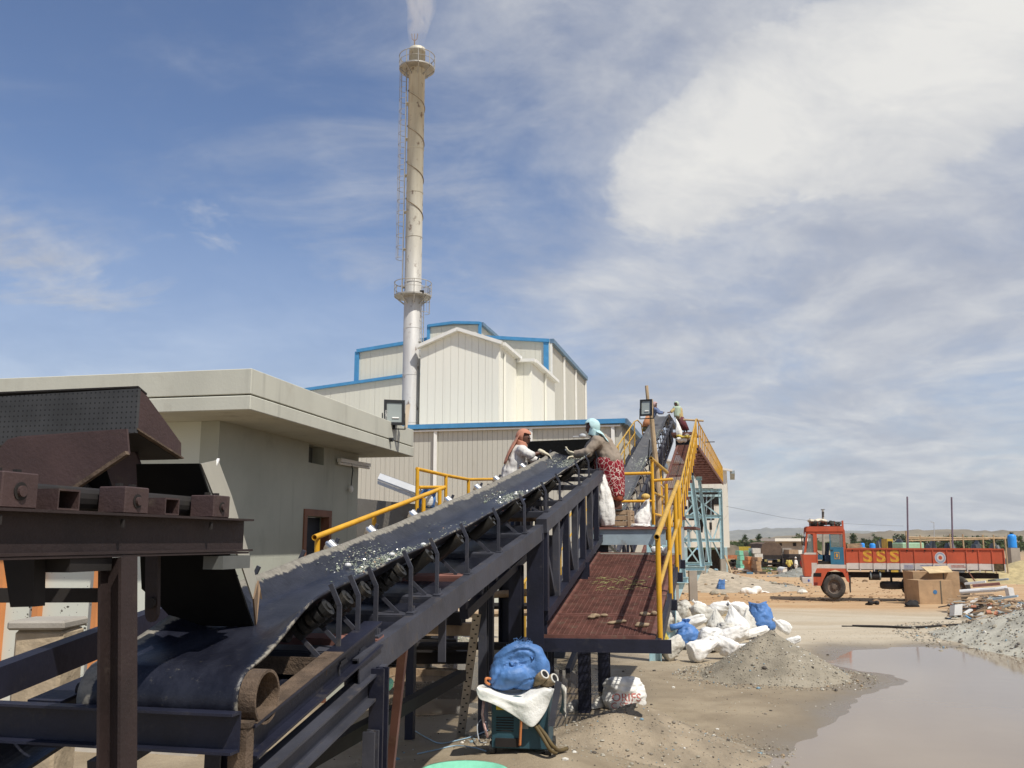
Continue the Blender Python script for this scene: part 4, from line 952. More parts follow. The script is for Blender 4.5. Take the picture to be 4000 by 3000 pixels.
# ------------------------------------------------------------------ brown screen frame in the foreground (upper left)
bxr = P(985, 2153, 4.2); BDIR = Vector((.215, .9766, 0)).normalized(); BN = Vector((BDIR.y, -BDIR.x, 0))
sf = thing('screen_frame', 'dark brown steel screen frame on a column looming at the left edge', 'machine frame', (bxr.x, bxr.y, 0))
def b0(s, t, w): return bxr + BDIR * s + BN * t + UP * w       # s<0 towards the camera
BH = .142
MB().ibeam(b0(-2.6, -.05, BH / 2), b0(0, -.05, BH / 2), BH, .105, .008, .009).build('main_beam', M['oxbeam'], sf)
MB().bar(b0(-2.6, -.05, -.006), b0(-.03, -.05, -.006), .10, .008).build('packing_plate', M['oxbeam'], sf)
scol = lambda u: min((abs(raydir(u, 2100)[0] - q.x / q.y), s_) for s_ in [-i * .005 for i in range(520)] for q in [b0(s_, 0, 0)])[1]
sc_ = scol(462); q = b0(sc_, -.07, 0)
q = P(462, 2165, q.y); qb = P(457, 3050, q.y); qb = q + (qb - q) * ((q.z - .3) / (q.z - qb.z))
MB().ibeam(qb, q - UP * .011, .09, .092, .008, .011, up=BN).build('column', M['oxbeam'], sf)
MB().box(b0(sc_ - .12, -.06, -.03), (.1, .22, .05), Matrix.Rotation(-.2, 3, 'Z')).build('bearing_pad', M['oxdark'], sf)
MB().box(b0(-.16, -.03, -.045), (.09, .24, .055), Matrix.Rotation(-.2, 3, 'Z')).build('grey_pad', mat('grey pad', (.11, .115, .11)), sf)
for ua, ub, zt, r_ in ((-8, 133, 1845, .024), (479, 572, 1903, .022), (830, 893, 1936, .019)):
    s0, s1 = scol(ua), scol(ub); sm_ = (s0 + s1) / 2; zt_ = CAMZ + raydir((ua + ub) / 2, zt)[1] * b0(sm_, 0, 0).y - bxr.z
    rot = Matrix.Rotation(-math.atan2(BDIR.x, BDIR.y), 3, 'Z')
    bl_ = MB().box(b0(sm_, -.055, (BH + zt_) / 2), (.11, s1 - s0, zt_ - BH), rot).build('bearing_block', M['oxide'], sf, bevel=.004)
    cz = (BH + zt_) / 2 - .003
    MB().cyl(b0(sm_, -.002, cz), b0(sm_, .003, cz), r_ * 1.15, n=20).build('bearing_ring', M['oxdark'], bl_)
    MB().cyl(b0(sm_, -.002, cz), b0(sm_, .012, cz), r_ * .7, n=16).build('shaft_end', M['oxide'], bl_)
    for e in (.22, .75):
        q = b0(s0 + (s1 - s0) * e, -.05, zt_); MB().cyl(q, q + UP * .012, .014, n=6).build('bolt', M['oxdark'], bl_)
    q = b0(sm_ - .06, -.012, BH - .02); MB().cyl(q, q - UP * .03, .008, n=6).build('bolt', M['oxdark'], bl_)
for ua, ub, zt in ((215, 300, 1910), (637, 692, 1945)):
    s0, s1 = scol(ua), scol(ub); sm_ = (s0 + s1) / 2; zt_ = CAMZ + raydir((ua + ub) / 2, zt)[1] * b0(sm_, 0, 0).y - bxr.z
    hw, hh, tk = (s1 - s0) / 2, (zt_ - BH - .002) / 2, .006; o_, zc_ = b0(sm_, .0, BH + .001 + hh), 0
    mb = MB(); vs = []
    for dpt in (0, -.5):
        for a_, b_ in ((hw, hh), (hw - tk, hh - tk)):
            vs += [o_ + BDIR * (x * a_) + UP * (z * b_) + BN * dpt for x, z in ((-1, -1), (1, -1), (1, 1), (-1, 1))]
    fs = []
    for i in range(4):
        j = (i + 1) % 4; fs += [(i, j, 4 + j, 4 + i), (i, 8 + i, 8 + j, j), (4 + i, 4 + j, 12 + j, 12 + i)]
    mb.add(vs, fs).build('square_tube', M['oxide'], sf)
MB().cyl(b0(-2.2, -.16, BH + .05), b0(-.25, -.16, BH + .05), .042, n=14).build('drive_shaft', M['oxdark'], sf)
# screen box: perforated dark plate, brown hood plates, chute
mperf = bpy.data.materials.new('perforated screen plate'); mperf.use_nodes = True; t = NT(mperf.node_tree)
tc = t.add('ShaderNodeTexCoord').outputs['Object']
dt = t.vmath('DOT_PRODUCT', tc, tuple(NV)); sz = t.add('ShaderNodeSeparateXYZ', {0: tc}).outputs[2]
def cell(x, k): return t.math('SUBTRACT', t.math('FRACT', t.math('MULTIPLY', x, k)), .5)
px_, py_ = cell(dt, 40), cell(sz, 40)
r2 = t.math('ADD', t.math('MULTIPLY', px_, px_), t.math('MULTIPLY', py_, py_)); nn = t.noise(tc, 6, 6, .65)
c = t.mix(t.sstep(nn, .3, .7), (.030, .031, .032), (.052, .053, .055)); c = t.mix(t.sstep(r2, .045, .02), c, (.006, .006, .006))
t.add('ShaderNodeOutputMaterial', {'Surface': t.add('ShaderNodeBsdfPrincipled', {'Base Color': c, 'Roughness': .7}).outputs[0]})
SY = 4.3; cr_ = P(535, 1517, SY); crb = P(528, 1690, SY - .02)
pl = lambda u, v: (lambda Y: P(u, v, Y))(min((abs(raydir(u, v)[0] - (cr_.x - NV.x * k * .01) / (cr_.y - NV.y * k * .01)), cr_.y - NV.y * k * .01) for k in range(-200, 400))[1])
quad = [pl(-60, 1552), pl(540, 1517), pl(528, 1690), pl(-60, 1745)]
MB().prism(quad, DV * .02).build('screen_plate', mperf, sf)
def along(u, v, o):                                    # point on the vertical plane through o along the axis
    return P(u, v, min((abs(raydir(u, v)[0] - (o.x + DV.x * k * .01) / (o.y + DV.y * k * .01)), o.y + DV.y * k * .01) for k in range(-60, 160))[1])
hood = [along(540, 1517, cr_), along(574, 1546, cr_), along(708, 1731, cr_), along(708, 1787, cr_), along(527, 1672, cr_)]
MB().prism(hood, -NV * .012).build('hood_side', M['oxide'], sf)
MB().prism([hood[0] + UP * .004, hood[1] + UP * .004, hood[1] - NV * 2.2 + UP * .004, hood[0] - NV * 2.2 + UP * .004], UP * .008).build('hood_top', M['oxdark'], sf)
MB().prism([hood[4] - NV * .014, hood[3] - NV * .014, hood[3] - NV * 1.6 - UP * .0, hood[4] - NV * 1.6], -UP * .01).build('hood_floor', M['oxdark'], sf)
MB().bar(hood[4] - UP * .004, hood[3] - UP * .004, .03, .008).build('hood_lip', M['muddy'], sf)
c2_ = P(505, 1690, 3.75)
pl2 = lambda u, v: P(u, v, min((abs(raydir(u, v)[0] - (c2_.x - NV.x * k * .01) / (c2_.y - NV.y * k * .01)), c2_.y - NV.y * k * .01) for k in range(-100, 300))[1])
MB().prism([pl2(-40, 1790), pl2(30, 1716), pl2(75, 1704), pl2(494, 1675), pl2(502, 1772), pl2(100, 2040), pl2(30, 2045), pl2(5, 1850)], DV * .012).build('cover_plate', M['oxide'], sf)
MB().bar(pl2(505, 1770) - DV * .012, pl2(95, 2046) - DV * .012, .022, .016).build('cover_lip', M['muddy'], sf)
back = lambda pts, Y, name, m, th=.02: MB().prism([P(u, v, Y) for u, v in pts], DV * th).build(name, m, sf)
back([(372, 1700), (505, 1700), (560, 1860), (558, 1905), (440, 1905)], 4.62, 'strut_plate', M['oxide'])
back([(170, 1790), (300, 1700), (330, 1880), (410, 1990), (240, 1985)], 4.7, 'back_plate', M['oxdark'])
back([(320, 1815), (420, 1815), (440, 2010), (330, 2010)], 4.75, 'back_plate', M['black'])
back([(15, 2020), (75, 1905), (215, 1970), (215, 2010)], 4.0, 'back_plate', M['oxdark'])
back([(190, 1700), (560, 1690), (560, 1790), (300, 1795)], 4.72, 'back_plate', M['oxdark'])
# chute: dark box widening to a lip over the belt tail
chy = lambda v: 3.95 + .55 * (v - 1812) / 640
ch = [P(u, v, chy(v)) for u, v in ((540, 1812), (776, 1810), (935, 2205), (980, 2340), (990, 2452), (700, 2440), (618, 2352), (560, 2300))]
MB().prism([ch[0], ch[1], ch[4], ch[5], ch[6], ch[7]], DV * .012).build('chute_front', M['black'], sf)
pale_side = mat('dusty grey plate', (.36, .34, .28), .85, var=.06)
MB().prism([ch[1] + DV * .02, ch[2] + DV * .02, ch[3] + DV * .02, P(1005, 2282, 4.9), P(990, 2215, 4.9), P(905, 1935, 4.75), P(853, 1797, 4.6)], -NV * .008).build('chute_side', pale_side, sf)
MB().prism([ch[3] + DV * .014, ch[4] + DV * .014, P(1012, 2300, 4.8), P(1018, 2340, 4.8), P(1005, 2268, 4.85)], NV * .008).build('chute_lip', mat('tan worn plate', (.20, .13, .075), .7, var=.2), sf)
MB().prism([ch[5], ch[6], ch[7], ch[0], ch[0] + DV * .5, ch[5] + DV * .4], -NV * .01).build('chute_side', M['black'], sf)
MB().bar(P(815, 1880, 4.3), P(853, 1795, 4.55), .012, .012).build('side_edge', M['white'], sf)
# hanger link with pivot bolt
q0, q1 = P(592, 2160, 3.72), P(590, 2385, 3.72); hw = .028
poly = [q0 - NV * hw, q0 + NV * hw] + [q1 + NV * (hw * math.cos(a)) - UP * (hw * 1.6 * math.sin(a)) for a in [math.pi * k / 8 for k in range(9)]]
MB().prism(poly, DV * .02).build('hanger_link', M['oxbeam'], sf)
MB().cyl(q1 + UP * .03 - DV * .012, q1 + UP * .03 + DV * .01, .022, n=14).build('pivot_bolt', M['oxdark'], sf)
MB().bar(P(0, 2330, 3.25) - NV * .3, P(384, 2325, 3.42), .03, .05).build('muddy_brace', M['oxdark'], sf)
MB().prism([P(8, 2160, 3.0), P(135, 2160, 3.0), P(132, 2370, 3.0), P(40, 2372, 3.0)], DV * .05).build('hanger_plate', M['oxdark'], sf)
# left walkway beam of the near conveyor and lower belt strip
pa, pb = P(-60, 2715, 4.45), P(384, 2545, 5.25)
lw = thing('left_walkway', 'narrow left side walkway with yellow pipe handrail beside the near conveyor', 'walkway', (O1.x - 1, O1.y + 3, 0))
def lwp(s, w, t=-1.17): return c1(s, t, w)
MB().bar(lwp(2.21, -.5), lwp(10.6, -.55), .09, .12).build('edge_beam', M['navy'], lw); MB().bar(lwp(.3, -.06), lwp(2.2, -.06), .09, .15).build('edge_beam', M['navy'], lw)
MB().bar(lwp(.5, -.45, -.62), lwp(10.6, -.5, -.62), .07, .1).build('edge_beam', M['navy'], lw)
for k in range(6): MB().box(c1(1.9 + 1.7 * k, -.9, -.42), (.5, 1.66, .03), Matrix.Rotation(-A1, 3, 'Z') @ Matrix.Rotation(math.atan(SL1), 3, 'X')).build('deck_panel', M['grate'], lw)
for s in (3.0, 6.5, 10): 
    q = lwp(s, -.13); MB().bar(Vector((q.x, q.y, .3)), q, .09, .09, up=d1).build('leg', M['navy'], lw)
RP = .024
def pipe(parent, name, pts, r=RP, m=None): return MB().tube(pts, r, 10).build(name, m or M['yellow'], parent, smooth=False)
r0, r1_, r2_ = P(1228, 2100, 8.15), P(1736, 1904, 11.85), P(1752, 1868, 12.6)
MB().pipe(r0, r1_, .026, .005).build('top_rail', M['yellow'], lw)
for u, vt, vb in ((1240, 2105, 2190), (1462, 2012, 2075), (1655, 1945, 1992), (1718, 1915, 1990)):
    Y = r0.y + (r1_.y - r0.y) * (u - 1228) / 508 * .9; q = P(u, vt, Y); MB().cyl(q, q - UP * .75, .024, n=10).build('post', M['yellow'], lw)
pc = [P(1628, 1831, 12.4), P(1742, 1857, 13.2), P(1830, 1873, 14.0), P(1925, 1872, 14.9)]
pipe(lw, 'platform_rail', pc); pipe(lw, 'mid_rail', [P(1636, 1904, 12.4), P(1738, 1903, 13.2)])
for p_, h in ((pc[0] + Vector((.01, 0, 0)), 1.1), (pc[1], .8), (pc[2], .6)): MB().cyl(p_, p_ - UP * h, .025, n=10).build('post', M['yellow'], lw)
MB().box(c1(9.8, -.95, -.55), (.95, 2.6, .03), Matrix.Rotation(-A1, 3, 'Z')).build('sorting_deck', M['grate'], lw)
# idle leftover: folded return belt strip low on the left
lb = thing('spare_belt', 'loose dark rubber belt strip lying low at the left edge', 'belt', (-2.2, 4, .8))
rows = []
for i in range(12):
    f = i / 11; q = P(-80 + 470 * f, 2890 - 85 * f, 3.9 + .5 * f) - UP * .05 * math.sin(f * 3); rows.append([q, q + BDIR * -.5 + UP * -.12])
o = MB().grid(rows).build('belt_strip', mbelt, lb); sd = o.modifiers.new('t', 'SOLIDIFY'); sd.thickness = .015

# ------------------------------------------------------------------ right walkway of brown grating up to the sorting platform
XW = 1.0
wl0, wr0, wl1, wr1 = P(2107, 2490, 9.6), P(2530, 2503, 9.55), P(2333, 2154, 13.75), P(2608, 2150, 13.75)
wl1.z = wr1.z = 2.46; wl0.z = wr0.z = 1.665
wr0 = wl0 + NV * 1.15 + DV * .12; wr1 = wl1 + NV * 1.15 + DV * .12
wr0.z = wr1.z = 0; wr0.z, wr1.z = wl0.z, wl1.z
ww = thing('grating_walkway', 'sloping brown grating walkway with yellow handrail leading up to the workers', 'walkway', (wl0.x, wl0.y, 0))
def wk(f, g): a = wl0 + (wl1 - wl0) * f; b = wr0 + (wr1 - wr0) * f; return a + (b - a) * g
def grating(parent, f0, f1, wk, long_step, cross_step, m, h=.028, frame=.05, name='grating_panel'):
    mb = MB(); a, b = wk(f0, 0), wk(f0, 1); L = (wk(f1, 0) - a).length; W_ = (b - a).length
    nl, nc = max(2, int(W_ / long_step)), max(2, int(L / cross_step)); g0 = frame / W_
    for g in (g0 / 2, 1 - g0 / 2): mb.bar(wk(f0, g), wk(f1, g), frame, h + .012)
    e = frame / L / 2 * (f1 - f0)
    for f in (f0 + e, f1 - e): mb.bar(wk(f, g0), wk(f, 1 - g0), frame, h + .010)
    for i in range(1, nl): g = i / nl; mb.bar(wk(f0 + 2 * e, g), wk(f1 - 2 * e, g), .006, h)
    for j in range(1, nc): f = f0 + (f1 - f0) * j / nc; mb.bar(wk(f, g0), wk(f, 1 - g0), .010, .012, off=(0, h / 2 - .004))
    return mb.build(name, m, parent)
NP = 5
for k in range(NP): grating(ww, k / NP + .002, (k + 1) / NP - .002, wk, .055, .045, M['grate'])
for g, off in ((0, -.035), (1, .035)): MB().bar(wk(-.01, g) + NV * off - UP * .05, wk(1, g) + NV * off - UP * .05, .05, .12).build('side_channel', M['navy'] if g else M['grate'], ww)
MB().bar(wk(0, 0) - DV * .03 - UP * .055 - NV * .06, wk(0, 1) - DV * .03 - UP * .055 + NV * .16, .05, .13).build('front_beam', M['navy'], ww)
MB().bar(wk(.001, .0) - DV * .02 + UP * .02, wk(.001, 1) - DV * .02 + UP * .02, .02, .05).build('toe_angle', M['grate'], ww)
for k in range(1, 5): MB().bar(wk(k / 5, 0) - UP * .07, wk(k / 5, 1) - UP * .07, .06, .08).build('cross_bearer', M['navy'], ww)
posts = [P(2532, 2490, 9.6)]
wrx = lambda f: wk(f, 1) + NV * .045
hr = thing('walkway_handrail', 'yellow pipe handrail along the right edge of the sloping grating walkway', 'handrail', (wrx(0).x, wrx(0).y, 0))
ht = 1.02; fr_ = (.015, .44, .78, .97)
tops = [wrx(f) + UP * ht for f in fr_]
MB().pipe(wrx(-.012) + UP * ht - DV * .02, wrx(.985) + UP * (ht + .02), .029, .006, 18).build('top_rail', M['yellowd'], hr)
MB().cyl(wrx(.015) + UP * .5, wrx(.99) + UP * .5, .022, n=12).build('mid_rail', M['yellowd'], hr)
for f in fr_:
    p_ = wrx(f); MB().cyl(p_ - UP * .06, p_ + UP * (ht - .02), .027, n=12).build('post', M['yellow'], hr)
    if f > .1: MB().box(p_ + NV * .012 - UP * .13, (.12, .14, .12), Matrix.Rotation(-AX, 3, 'Z')).build('post_bracket', M['navy'], hr)
for k, f in enumerate((.62, .86)):
    pass
# ------------------------------------------------------------------ sorting platform
PZ0 = 2.84
pA = wl1 + NV * .02; pA.z = 0
sp_ = thing('sorting_platform', 'grey blue steel sorting platform under the wooden crate and standing worker', 'platform', (pA.x, pA.y, 0))
def pp(s, t, z): q = pA + DV * s + NV * t; return Vector((q.x, q.y, z))
MB().box((pp(1.0, .66, PZ0 - .015)), (1.5, 2.0, .03), Matrix.Rotation(-AX, 3, 'Z')).build('deck_plate', M['grate'], sp_)
MB().channel(pp(0, -.08, PZ0 - .14), pp(0, .98, PZ0 - .14), .24, .07, .012, -1).build('front_channel', M['tealg'], sp_)
MB().bar(pp(.02, -.08, PZ0 - .025), pp(.02, 1.0, PZ0 - .025), .10, .02).build('rusty_edge', M['primer'], sp_)
MB().box(pp(.03, 1.12, PZ0 - .26), (.24, .06, .5), Matrix.Rotation(-AX, 3, 'Z')).build('corner_plate', mat('pale grey blue plate', (.42, .49, .53), .5, var=.08), sp_)
MB().box(pp(.22, 1.30, PZ0 - .14), (.03, .4, .3), Matrix.Rotation(-AX, 3, 'Z')).build('side_plate', M['teal'], sp_)
for t_ in (.12, .72):
    MB().angle(pp(.15, t_, PZ0 - .28), pp(1.1, t_ + .1, PZ0 - .5), .05).build('under_brace', M['tealg'], sp_)
MB().bar(pp(-.05, 1.14, 2.44), pp(-.05, -.1, 2.44), .10, .05).build('concrete_sill', M['concrete'], sp_)
# tall light blue plate columns to the right
for (u0, u1, vt, vb, Y) in ((2533, 2580, 2360, 2548, 17.2), (2588, 2636, 2216, 2480, 20.5)):
    a, b = P(u0, vt, Y), P(u1, vt, Y); zb = drop(a.x, a.y) - .05; c_ = (a + b) / 2; wd = (b - a).length
    mb = MB(); mb.ibeam(Vector((c_.x, c_.y, zb)), Vector((c_.x, c_.y, 2.75)), wd, wd * .8, .014, .016, up=NV)
    mb.build('column', M['teal'], sp_)
MB().ibeam(P(2500, 2050, 17.2) , Vector((P(2556, 2050, 17.2).x, 17.2, P(2500, 2050, 17.2).z)), .2, .15).build('column_head_beam', M['teal'], sp_)
# platform guard rails (behind the worker) and corner posts
gr = thing('platform_guardrail', 'yellow guard rail across the back of the sorting platform behind the standing worker', 'handrail', (pp(2, 1, 0)))
Yg = 15.5
def gp(u, v, Y=Yg): return P(u, v, Y)
MB().cyl(gp(2400, 1852), gp(2546, 1848), .026, n=12).build('top_rail', M['yellow'], gr)
MB().cyl(gp(2385, 1959), gp(2558, 1957), .022, n=12).build('mid_rail', M['yellow'], gr)
MB().cyl(gp(2546, 1796), gp(2553, 2050), .030, n=12).build('post', M['yellow'], gr)
MB().cyl(gp(2578, 1826, 16.2), gp(2587, 2060, 16.2), .030, n=12).build('post', M['yellow'], gr)
MB().cyl(gp(2602, 1890, 15.2), gp(2606, 2110, 15.2), .030, n=12).build('post', M['yellow'], gr)
MB().pipe(gp(2543, 1790, 15.4), gp(2606, 1846, 16.4), .028, .006).build('sloping_rail', M['yellowd'], gr)
MB().cyl(gp(2553, 1877), gp(2628, 1872), .025, n=10).build('cross_rail', M['yellow'], gr)
MB().cyl(gp(2556, 1925), gp(2600, 1946, 16.2), .02, n=10).build('sloping_mid_rail', M['yellowd'], gr)
MB().cyl(gp(2556, 2008), gp(2600, 2020, 16.2), .022, n=10).build('lower_rail', M['yellow'], gr)
# wooden pole with the second floodlight
pb_, pt_ = P(2572, 2100, 15.9), P(2549, 1560, 15.9)
po = thing('lamp_pole', 'crooked bare timber pole carrying the second floodlight above the platform', 'pole', (pb_.x, pb_.y, 2.8))
pts = [pb_ + (pt_ - pb_) * f + Vector((.03 * math.sin(f * 5), 0, 0)) for f in [k / 10 for k in range(11)]]
MB().tube(pts, .05, 9, rs=[.058 - .02 * k / 10 for k in range(11)]).build('trunk', M['bamboo'], po)
MB().tube([pts[9], pts[9] + Vector((-.06, 0, .25)), pts[9] + Vector((-.075, 0, .48))], .03, 7).build('fork', M['bamboo'], po)
MB().tube([pts[7] + Vector((-.08, -.06, 0)), pts[6] + Vector((-.13, -.05, -.1)), pts[4] + Vector((-.1, -.05, 0)), pts[3] + Vector((-.02, -.06, 0))], .010, 5).build('lamp_cable', M['lampbk'], po)
MB().tube([pts[4], pts[3] + Vector((.12, -.03, .1))], .012, 5).build('splinter', M['bamboo'], po)
zf2 = P(2524, 1593, 15.75)
floodlight('floodlight', 'black floodlight strapped to the crooked timber pole', zf2, R(-20), R(-8), .21, .29)

# ------------------------------------------------------------------ second belt conveyor rising far behind
A2 = math.atan(.2432); d2 = Vector((math.sin(A2), math.cos(A2), 0)); n2 = Vector((math.cos(A2), -math.sin(A2), 0)); SL2 = .2839 * math.cos(A2)
O2 = Vector((.50, 16.0, .56)); S2H = 27.9
def c2f(s, t, w):
    z = SL2 * min(s, S2H) + .02 * max(0, s - S2H); return O2 + d2 * s + n2 * t + UP * (z + w)
dusty = mat('dusty grey belt', (.085, .085, .09), .7, var=.25, vscale=1.2, dirt=(.19, .175, .15), dirt_amt=.3, dscale=3)
b2 = thing('belt_conveyor', 'long steep far belt conveyor climbing to the two workers at the crest', 'conveyor', (O2.x, O2.y, 0))
belt(b2, c2f, [.5 * k for k in range(0, 70)], lambda s: 1 - sst(s, 0, 1.0), [], half=.375, edge_w=(.7, .85), m=dusty)
for tt, sd_ in ((.44, 1), (-.44, -1)):
    MB().bar(c2f(0, tt, -.07), c2f(S2H, tt, -.07), .08, .13).build('stringer', M['navyg'] if tt > 0 else M['navy'], b2)
    MB().bar(c2f(S2H + .01, tt, -.07), c2f(38, tt, -.07), .08, .13).build('stringer', M['navy'], b2)
    MB().bar(c2f(4, tt, -1.0), c2f(S2H, tt, -1.0), .09, .09).build('bottom_chord', M['navy'], b2)
    n_ = 24
    for k in range(n_ + 1):
        s = 4 + (S2H - 4) * k / n_
        MB().bar(c2f(s, tt, -.14), c2f(s, tt, -.96), .08, .06, up=n2).build('truss_post', M['navy'] if k % 3 else M['navyg'], b2)
        if k < n_ and tt > 0: MB().bar(c2f(s, tt, -.16), c2f(s + (S2H - 4) / n_, tt, -.95), .05, .05, up=n2).build('truss_diagonal', M['navyg'], b2)
MB().box(c2f(14.2, .46, -.7), (.09, .45, 1.3), Matrix.Rotation(-A2, 3, 'Z')).build('splice_column', M['navy'], b2)
MB().box(c2f(20.6, .46, -.75), (.09, .55, 1.5), Matrix.Rotation(-A2, 3, 'Z')).build('splice_column', M['navy'], b2)
for k in range(26):
    s = 1.4 + 1.05 * k
    f = MB().bar(c2f(s, -.48, .012), c2f(s, .48, .012), .1, .014).build('idler', M['navyg'], b2)
    for sg in (1, -1):
        mb = MB(); mb.bar(c2f(s, sg * .40, .012), c2f(s, sg * .40, .20), .035, .016, up=d2); mb.bar(c2f(s, sg * .40, .195), c2f(s, sg * .345, .30), .035, .016, up=d2); mb.build('bracket', M['navyg'], f)
        MB().cyl(c2f(s, sg * .15, .10), c2f(s, sg * .34, .235), .05, n=12).build('roller', M['steel'] if k % 4 == 1 else M['rollerd'], f)
    MB().cyl(c2f(s, -.125, .095), c2f(s, .125, .095), .05, n=12).build('roller', M['rollerd'], f)
for tt in (.62, -.62): MB().box(c2f(15.8, tt, .02), (.26, .3, .16), Matrix.Rotation(-A2, 3, 'Z')).build('switch_box', M['trim'], b2)
cullet(c2f, 'broken glass scattered along the far conveyor belt', [(1, 5, 1.0), (5, 8, .45), (9, 12.5, 1.0), (15, 18, 1.1), (21, 24, .8), (8, 27, .4)], 2600, .006, .017)
# walkway of the far conveyor, its rails and the level gallery beyond
w2 = thing('far_walkway', 'long brown grating walkway and gallery with yellow rails beside the far conveyor', 'walkway', (O2.x + 2, O2.y + 5, 0))
SW, SG = 3.4, 24.3
def wz(s): return SL2 * min(s, SG) + .30 - .9
def w2p(s, t, w): q = O2 + d2 * s + n2 * t; return Vector((q.x, q.y, O2.z + wz(s) + w))
def wk2(a, b): return lambda f, g: w2p(a + (b - a) * f, .86 + .78 * g, 0)
k = 0; s = SW
while s < SG - .1: grating(w2, 0, 1, wk2(s + .01, min(s + 2.08, SG)), .07, .09, M['grate'], .03, .06); s += 2.09
s = SG + .02
while s < 51: grating(w2, 0, 1, (lambda a, b: lambda f, g: w2p(a + (b - a) * f, .80 + (.92 + .6 * (a + (b - a) * f - SG) / 26.7) * g, 0))(s + .01, s + 1.72), .075, .12, M['grate'], .03, .06); s += 1.74
for t_ in (.84, 1.66): MB().bar(w2p(SW, t_, -.08), w2p(SG, t_, -.08), .05, .12).build('side_channel', M['grate'], w2)
for t_, t2_ in ((.82, .82), (1.74, 2.34)): MB().bar(w2p(SG, t_, -.08), w2p(51, t2_, -.08), .06, .16).build('gallery_beam', M['grate'], w2)
s = SG + .6
while s < 51: MB().bar(w2p(s, .8, -.10), w2p(s, 1.7 + .6 * (s - SG) / 26.7, -.10), .08, .1).build('cross_bearer', M['grate'], w2); s += 1.74
MB().box(P(2676, 1700, 41), (1.1, 1.6, .1), Matrix.Rotation(-A2, 3, 'Z')).build('landing', M['grate'], w2); MB().box(P(2672, 1722, 41.2), (.7, .9, .42), Matrix.Rotation(-A2, 3, 'Z')).build('landing_frame', M['navy'], w2)
hr2 = thing('far_handrail', 'thin yellow handrails of the far walkway and gallery against the sky', 'handrail', w2p(10, 1.6, 0))
MB().cyl(w2p(SW + .2, 1.70, 1.12), w2p(SG, 1.70, 1.12), .028, n=8).build('top_rail', M['yellowd'], hr2)
MB().cyl(w2p(SW + .2, 1.70, .58), w2p(SG - .8, 1.70, .58), .022, n=8).build('mid_rail', M['yellowd'], hr2)
for k in range(17):
    s = SW + .3 + (SG - SW - .5) * k / 16; p_ = w2p(s, 1.70, 0)
    MB().cyl(p_ - UP * .1, p_ + UP * 1.12, .026, n=8).build('post', M['yellow'], hr2)
    MB().box(p_ - UP * .14, (.12, .12, .1), Matrix.Rotation(-A2, 3, 'Z')).build('post_bracket', M['grate'] if k % 4 else M['navy'], hr2)
MB().tube([w2p(SG, 1.70, 1.12), w2p(SG + .4, 1.73, 1.16), w2p(SG + 1, 1.76, 1.08), w2p(51, 2.34, 1.08)], .028, 8).build('gallery_rail', M['yellowd'], hr2)
MB().cyl(w2p(SG + 1, 1.76, .55), w2p(51, 2.34, .55), .022, n=8).build('gallery_mid_rail', M['yellowd'], hr2)
for k in range(20): s = SG + 1 + 25.5 * k / 19; tq = 1.74 + .6 * (s - SG) / 26.7; MB().cyl(w2p(s, tq, -.1), w2p(s, tq, 1.08), .026, n=8).build('gallery_post', M['yellow'], hr2)
hr3 = thing('far_left_handrail', 'thin yellow handrail left of the far belt in front of the shed wall', 'handrail', c2f(12, -1, 0))
MB().cyl(c2f(3, -1.02, .38), c2f(25, -1.02, .38), .028, n=8).build('top_rail', M['yellowd'], hr3)
MB().cyl(c2f(3, -1.02, -.15), c2f(25.4, -1.02, -.15), .022, n=8).build('mid_rail', M['yellowd'], hr3)
MB().tube([c2f(25, -1.02, .38), c2f(26, -.98, .30), c2f(27, -.9, -.05), c2f(27.3, -.88, -.6)], .028, 8).build('end_loop', M['yellowd'], hr3)
for k in range(12): s = 3.2 + 21.8 * k / 11; MB().cyl(c2f(s, -1.02, -.75), c2f(s, -1.02, .38), .026, n=8).build('post', M['yellowd'], hr3)
MB().bar(c2f(3, -.9, -.75), c2f(27, -.9, -.75), .4, .05).build('left_footway', M['navy'], hr3)
# planks and rods sticking out at the crest
for nm, a, b, r_, m, lab in (('bamboo_pole', P(2668, 1639, 40), P(2748, 1644, 40), .045, M['bamboo'], 'bamboo pole lying across the crest of the far walkway rail'), ('steel_rod', P(2755, 1727, 42), P(2792, 1726, 42), .02, M['chassis'], 'dark thin rod sticking out right of the gallery rail')):
    o = MB().cyl(a, b, r_, n=8).build(nm, m, org=a); tag(o, lab, 'pole')
# trestles: slanting light blue legs on bracketed piers
tr_i = [0]
def bent(u_b, v_b, u_t, v_t, Y, beam, pier, label, wd=.2):
    a, b = P(u_b, v_b, Y), P(u_t, v_t, Y); t_ = thing('trestle_bent', label, 'trestle', (a.x, a.y, 0), 'light blue trestle legs')
    MB().ibeam(a, b, wd, wd * .8, .012, .014, up=NV).build('leg', M['teal'], t_)
    (u0, u1, vb) = beam; z = a.z - .09; p0, p1 = P(u0, v_b, Y), P(u1, v_b, Y); p0.z = p1.z = z
    MB().ibeam(p0, p1, .18, .2, .012, .016).build('base_beam', M['teal'], t_)
    (q0, q1) = pier; r0, r1 = P(q0, v_b, Y), P(q1, v_b, Y); c_ = (r0 + r1) / 2; wd_ = (r1 - r0).length; zg = drop(c_.x, c_.y)
    MB().box((c_.x, Y, (z - .1 + zg - .1) / 2), (wd_, wd_, z - .1 - zg + .1)).build('pier', M['concrete'], t_)
    MB().prism([Vector((r1.x + .005, Y, z - .1)), Vector((p1.x - .1, Y, z - .1)), Vector((r1.x + .005, Y, z - .62))], Vector((0, .02, 0))).build('gusset', M['teal'], t_)
bent(2668, 2254, 2652, 2105, 30, (2630, 2688, 0), (2633, 2649), 'nearest slanting light blue trestle leg beside the platform columns', .20)
